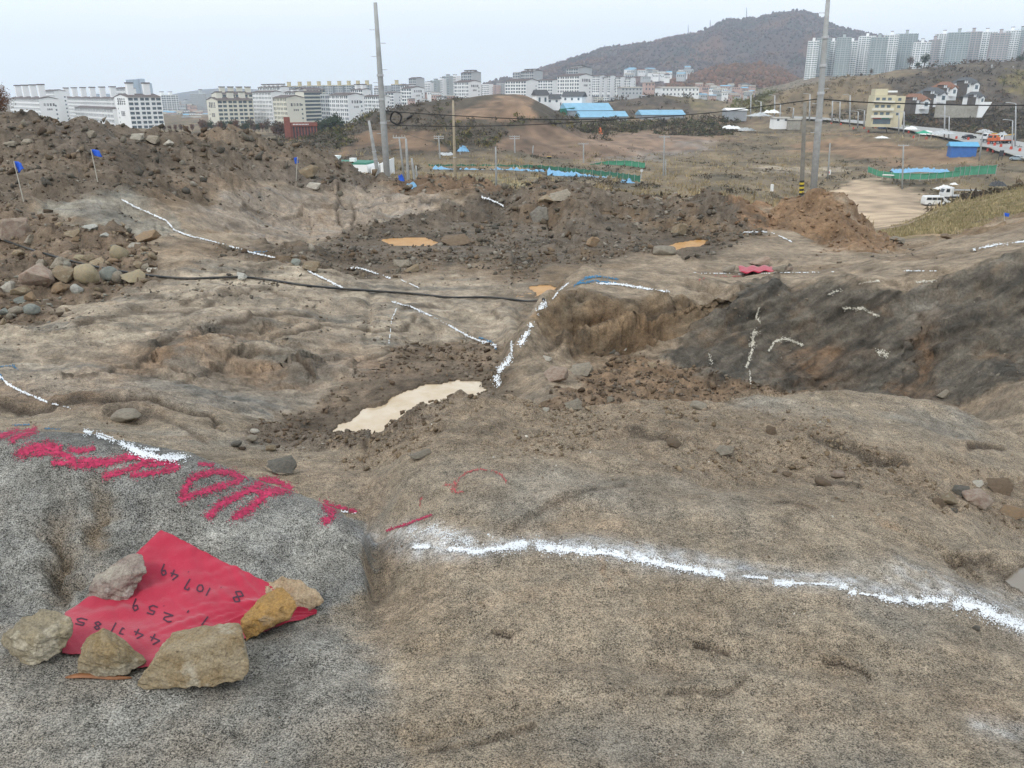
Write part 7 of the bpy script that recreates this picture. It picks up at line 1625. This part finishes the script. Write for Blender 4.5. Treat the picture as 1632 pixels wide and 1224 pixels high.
for k in range(13): put_tree('green', 506 + k * 3.2 , 209 + random.uniform(-3, 2), 380 + random.uniform(0, 30), random.uniform(.9, 1.5))
for k in range(6): put_tree('russet', 262 + k * 9, 209, 430, random.uniform(.6, .9))
for k, (a_, b_, d, s) in enumerate(((1450,106,640,.95),(1462,109,640,.7),(1388,120,600,.5),(1473,104,640,1.2),(1372,123,600,.45),(1625,104,640,1.0),(1632,100,650,1.0),(4,178,38,.22),(-8,182,38,.25),(-2,178,40,.22))):
    near_ = d < 100
    put_tree('bush' if near_ else ('green' if k % 2 else 'bare'), a_, b_ + (16 if near_ else 0), d, s, 'reddish dry bush on the crest of the heap at the left frame edge, ' + ['leftmost', 'middle', 'rightmost'][[-8, -2, 4].index(a_)] if near_ else 'lone tree on the crest of the right hill below the towers', 'dry bushes at the left frame edge' if near_ else 'trees on the crest of the right hill')
def brush(name, label, wmask, n, smin, smax, pal, seed, tris=22, tall=.8, blade=False):
    r = np.random.default_rng(seed); dist = np.maximum(Y, 1); dyy = np.diff(Y[:, 0], append=Y[-1, 0])[:, None] * (Y * .74 + 1) / (NC / 2)
    wgt = (wmask * dyy / dist ** 1.6).ravel(); wgt /= wgt.sum(); idx = r.choice(wgt.size, n, p=wgt); P3 = gco[idx]; sz = r.uniform(smin, smax, n) * (.7 + .9 * r.random(n) ** 3)
    cen = np.repeat(P3, tris, 0); S_ = np.repeat(sz, tris)[:, None]; N_ = n * tris
    if blade:
        off = r.normal(size=(N_, 3)) * S_ * np.array([.5, .5, 0]); up = np.array([0, 0, 1.]) * S_ * tall * r.uniform(.5, 1.2, (N_, 1)) + r.normal(size=(N_, 3)) * S_ * .25; wd_ = r.normal(size=(N_, 3)) * S_ * np.array([.07, .07, 0])
        a = cen + off; V_ = np.stack([a - wd_, a + wd_, a + up], 1)
    else:
        p = r.normal(size=(N_, 3)); p /= np.linalg.norm(p, axis=1)[:, None]; p *= r.random((N_, 1)) ** .4 * S_ * np.array([.6, .6, .45 * tall]); p[:, 2] += (S_ * .32 * tall)[:, 0]
        a = cen + p; V_ = np.stack([a, a + r.normal(size=(N_, 3)) * S_ * .17, a + r.normal(size=(N_, 3)) * S_ * .17], 1)
    V_ = V_.reshape(-1, 3).astype(np.float32); me = bpy.data.meshes.new(name); me.vertices.add(len(V_)); me.vertices.foreach_set('co', V_.ravel()); me.loops.add(len(V_)); me.loops.foreach_set('vertex_index', np.arange(len(V_), dtype=np.int32))
    me.polygons.add(N_); me.polygons.foreach_set('loop_start', (np.arange(N_) * 3).astype(np.int32)); me.update(calc_edges=True)
    pal = np.array(pal); c = pal[r.integers(len(pal), size=n)] * r.uniform(.7, 1.3, (n, 1)); c = np.repeat(c, tris * 3, 0) * np.repeat(r.uniform(.75, 1.25, (N_, 1)), 3, 0); vcol(me, c); me.materials.append(attr_mat('brush leaves', ns=.5, var=.15, bump=0))
    o = bpy.data.objects.new(name, me); COL.objects.link(o); tag(o, label, 'brush' if not blade else 'grass', kind='stuff')
fmk = lambda pts, s=5: poly(pts, s) * far
HILLM = fmk([(440,240),(520,188),(640,158),(720,155),(700,190),(760,196),(850,192),(900,180),(930,200),(890,225),(800,232),(700,235),(620,205),(560,235),(480,250)])
bare_ = np.clip(fmk([(700,178),(740,168),(830,146),(860,158),(845,176),(760,192),(720,192)]) + fmk([(770,240),(800,215),(850,202),(960,212),(1130,216),(1160,222),(1100,240),(930,240),(830,236)]) + fmk([(560,225),(600,203),(700,215),(690,235),(640,250),(620,232),(540,250)]) + fmk([(1330,318),(1345,285),(1400,288),(1440,305),(1490,318),(1500,345),(1450,358),(1380,365),(1360,350)]) + fmk([(1240,228),(1350,215),(1480,238),(1560,252),(1560,262),(1420,262),(1290,240)]) + fmk([(1262,186),(1400,196),(1560,216),(1760,254),(1760,290),(1600,250),(1450,214),(1300,194)], 4) * 2, 0, 1)
SCR = [(.075, .058, .042), (.095, .07, .045), (.06, .052, .035), (.11, .085, .05)]; GRS = [(.07, .075, .03), (.10, .095, .035), (.055, .06, .028)]
brush('brush', 'dark leafless scrub covering the middle hill', HILLM * (1 - bare_), 7000, 1.2, 2.5, SCR, 41, 12)
brush('brush', 'olive green and yellow bushes on the middle hill', HILLM * (1 - bare_) * sst(-.1, .4, pn(X / 25, Y / 25, 801)), 1300, 1.6, 3.2, GRS + [(.16, .13, .04)], 42)
RH = fmk([(1400,130),(1500,100),(1560,92),(1800,86),(1800,235),(1640,232),(1450,205),(1380,180),(1440,150)]); LH = fmk([(1170,178),(1185,152),(1230,140),(1300,128),(1420,128),(1440,150),(1360,172),(1250,188)])
brush('brush', 'brown and dark scrub on the right wooded hill', RH * (1 - bare_), 8000, 1.8, 4.2, SCR + [(.12, .075, .045)], 43, 13)
brush('brush', 'yellow olive trees on the right wooded hill', fmk([(1590,112),(1660,112),(1760,150),(1650,170),(1600,145)]) + .25 * RH * sst(.1, .5, pn(X / 40, Y / 40, 802)), 700, 2.2, 4.5, [(.17, .14, .04), (.11, .10, .035)], 44)
brush('brush', 'dry golden scrub on the low hill left of the road', LH, 2600, 1.4, 2.8, [(.19, .145, .08), (.15, .115, .06), (.11, .085, .05)], 45)
brush('brush', 'green yellow thicket at the left foot of the low hill', fmk([(1165,180),(1180,158),(1215,140),(1245,150),(1235,180)]), 420, 2.4, 4.6, [(.13, .13, .045), (.10, .10, .035), (.17, .15, .05)], 46)
brush('brush', 'dark scrub on the hill behind the factory sheds', fmk([(930,182),(960,158),(1020,143),(1090,148),(1150,170),(1120,180),(1000,186)]), 900, 1.8, 3.6, SCR, 47)
brush('brush', 'green and dark bushes in front of the factory sheds', fmk([(920,206),(960,196),(1040,192),(1160,194),(1150,214),(1040,214),(940,214)]), 900, 1.6, 3.2, GRS + SCR, 48)
brush('brush', 'dark bushes between the road and the right hill', fmk([(1290,186),(1380,172),(1440,172),(1640,180),(1760,225),(1640,232),(1500,208),(1380,196)]), 1300, 1.4, 3.0, SCR + GRS[:1], 49)
VAL = (Y > 95) * (Y < 420) * (1 - bare_) * (PY > 205)
brush('brush', 'low dark scrub scattered over the valley floor', VAL * sst(.0, .5, nfar), 3800, .5, 1.5, SCR, 50, 14, .6)
brush('dry_grass', 'dry straw coloured grass over the valley floor', VAL * sst(-.4, .3, -nfar), 9000, .4, 1.0, [(.30, .24, .135), (.25, .19, .10), (.34, .28, .17)], 51, 8, .8, True)
brush('dry_grass', 'dry grass bank in front of the parked truck', fmk([(1360,392),(1400,372),(1470,348),(1500,328),(1560,300),(1800,270),(1800,340),(1640,342),(1560,356),(1450,396)], 4) * (Y > 50) * (Y < 125), 24000, .12, .24, [(.34, .28, .155), (.27, .22, .115), (.40, .33, .20), (.20, .18, .09)], 52, 9, .8, True)
brush('brush', 'dark tufts along the far edge of the excavation', (Y > 34) * (Y < 90) * (PY > 295) * (PX > 820) * (PX < 1250) * (1 - M['heap']), 1100, .12, .35, SCR, 53, 14, .6)
brush('dry_grass', 'dry grass tufts along the far edge of the excavation', (Y > 34) * (Y < 120) * (PY > 295) * (PX > 820) * (PX < 1260), 4500, .10, .22, [(.26, .21, .12), (.2, .16, .09)], 54, 8, 1.0, True)

# ------------------------------------------------------------------ air
hz = MB().box(-6500, 6500, -60, 5600, -900, 360).build('haze', None); tag(hz, kind='stuff'); hz.display_type = 'WIRE'
vm = bpy.data.materials.new('pale air'); vm.use_nodes = True; vt = vm.node_tree; vt.nodes.clear(); vo = vt.nodes.new('ShaderNodeOutputMaterial'); vp = vt.nodes.new('ShaderNodeVolumePrincipled')
vp.inputs['Color'].default_value = (.74, .85, 1, 1); vp.inputs['Density'].default_value = .00018; vp.inputs['Anisotropy'].default_value = .1; vt.links.new(vp.outputs[0], vo.inputs['Volume']); hz.data.materials.append(vm)
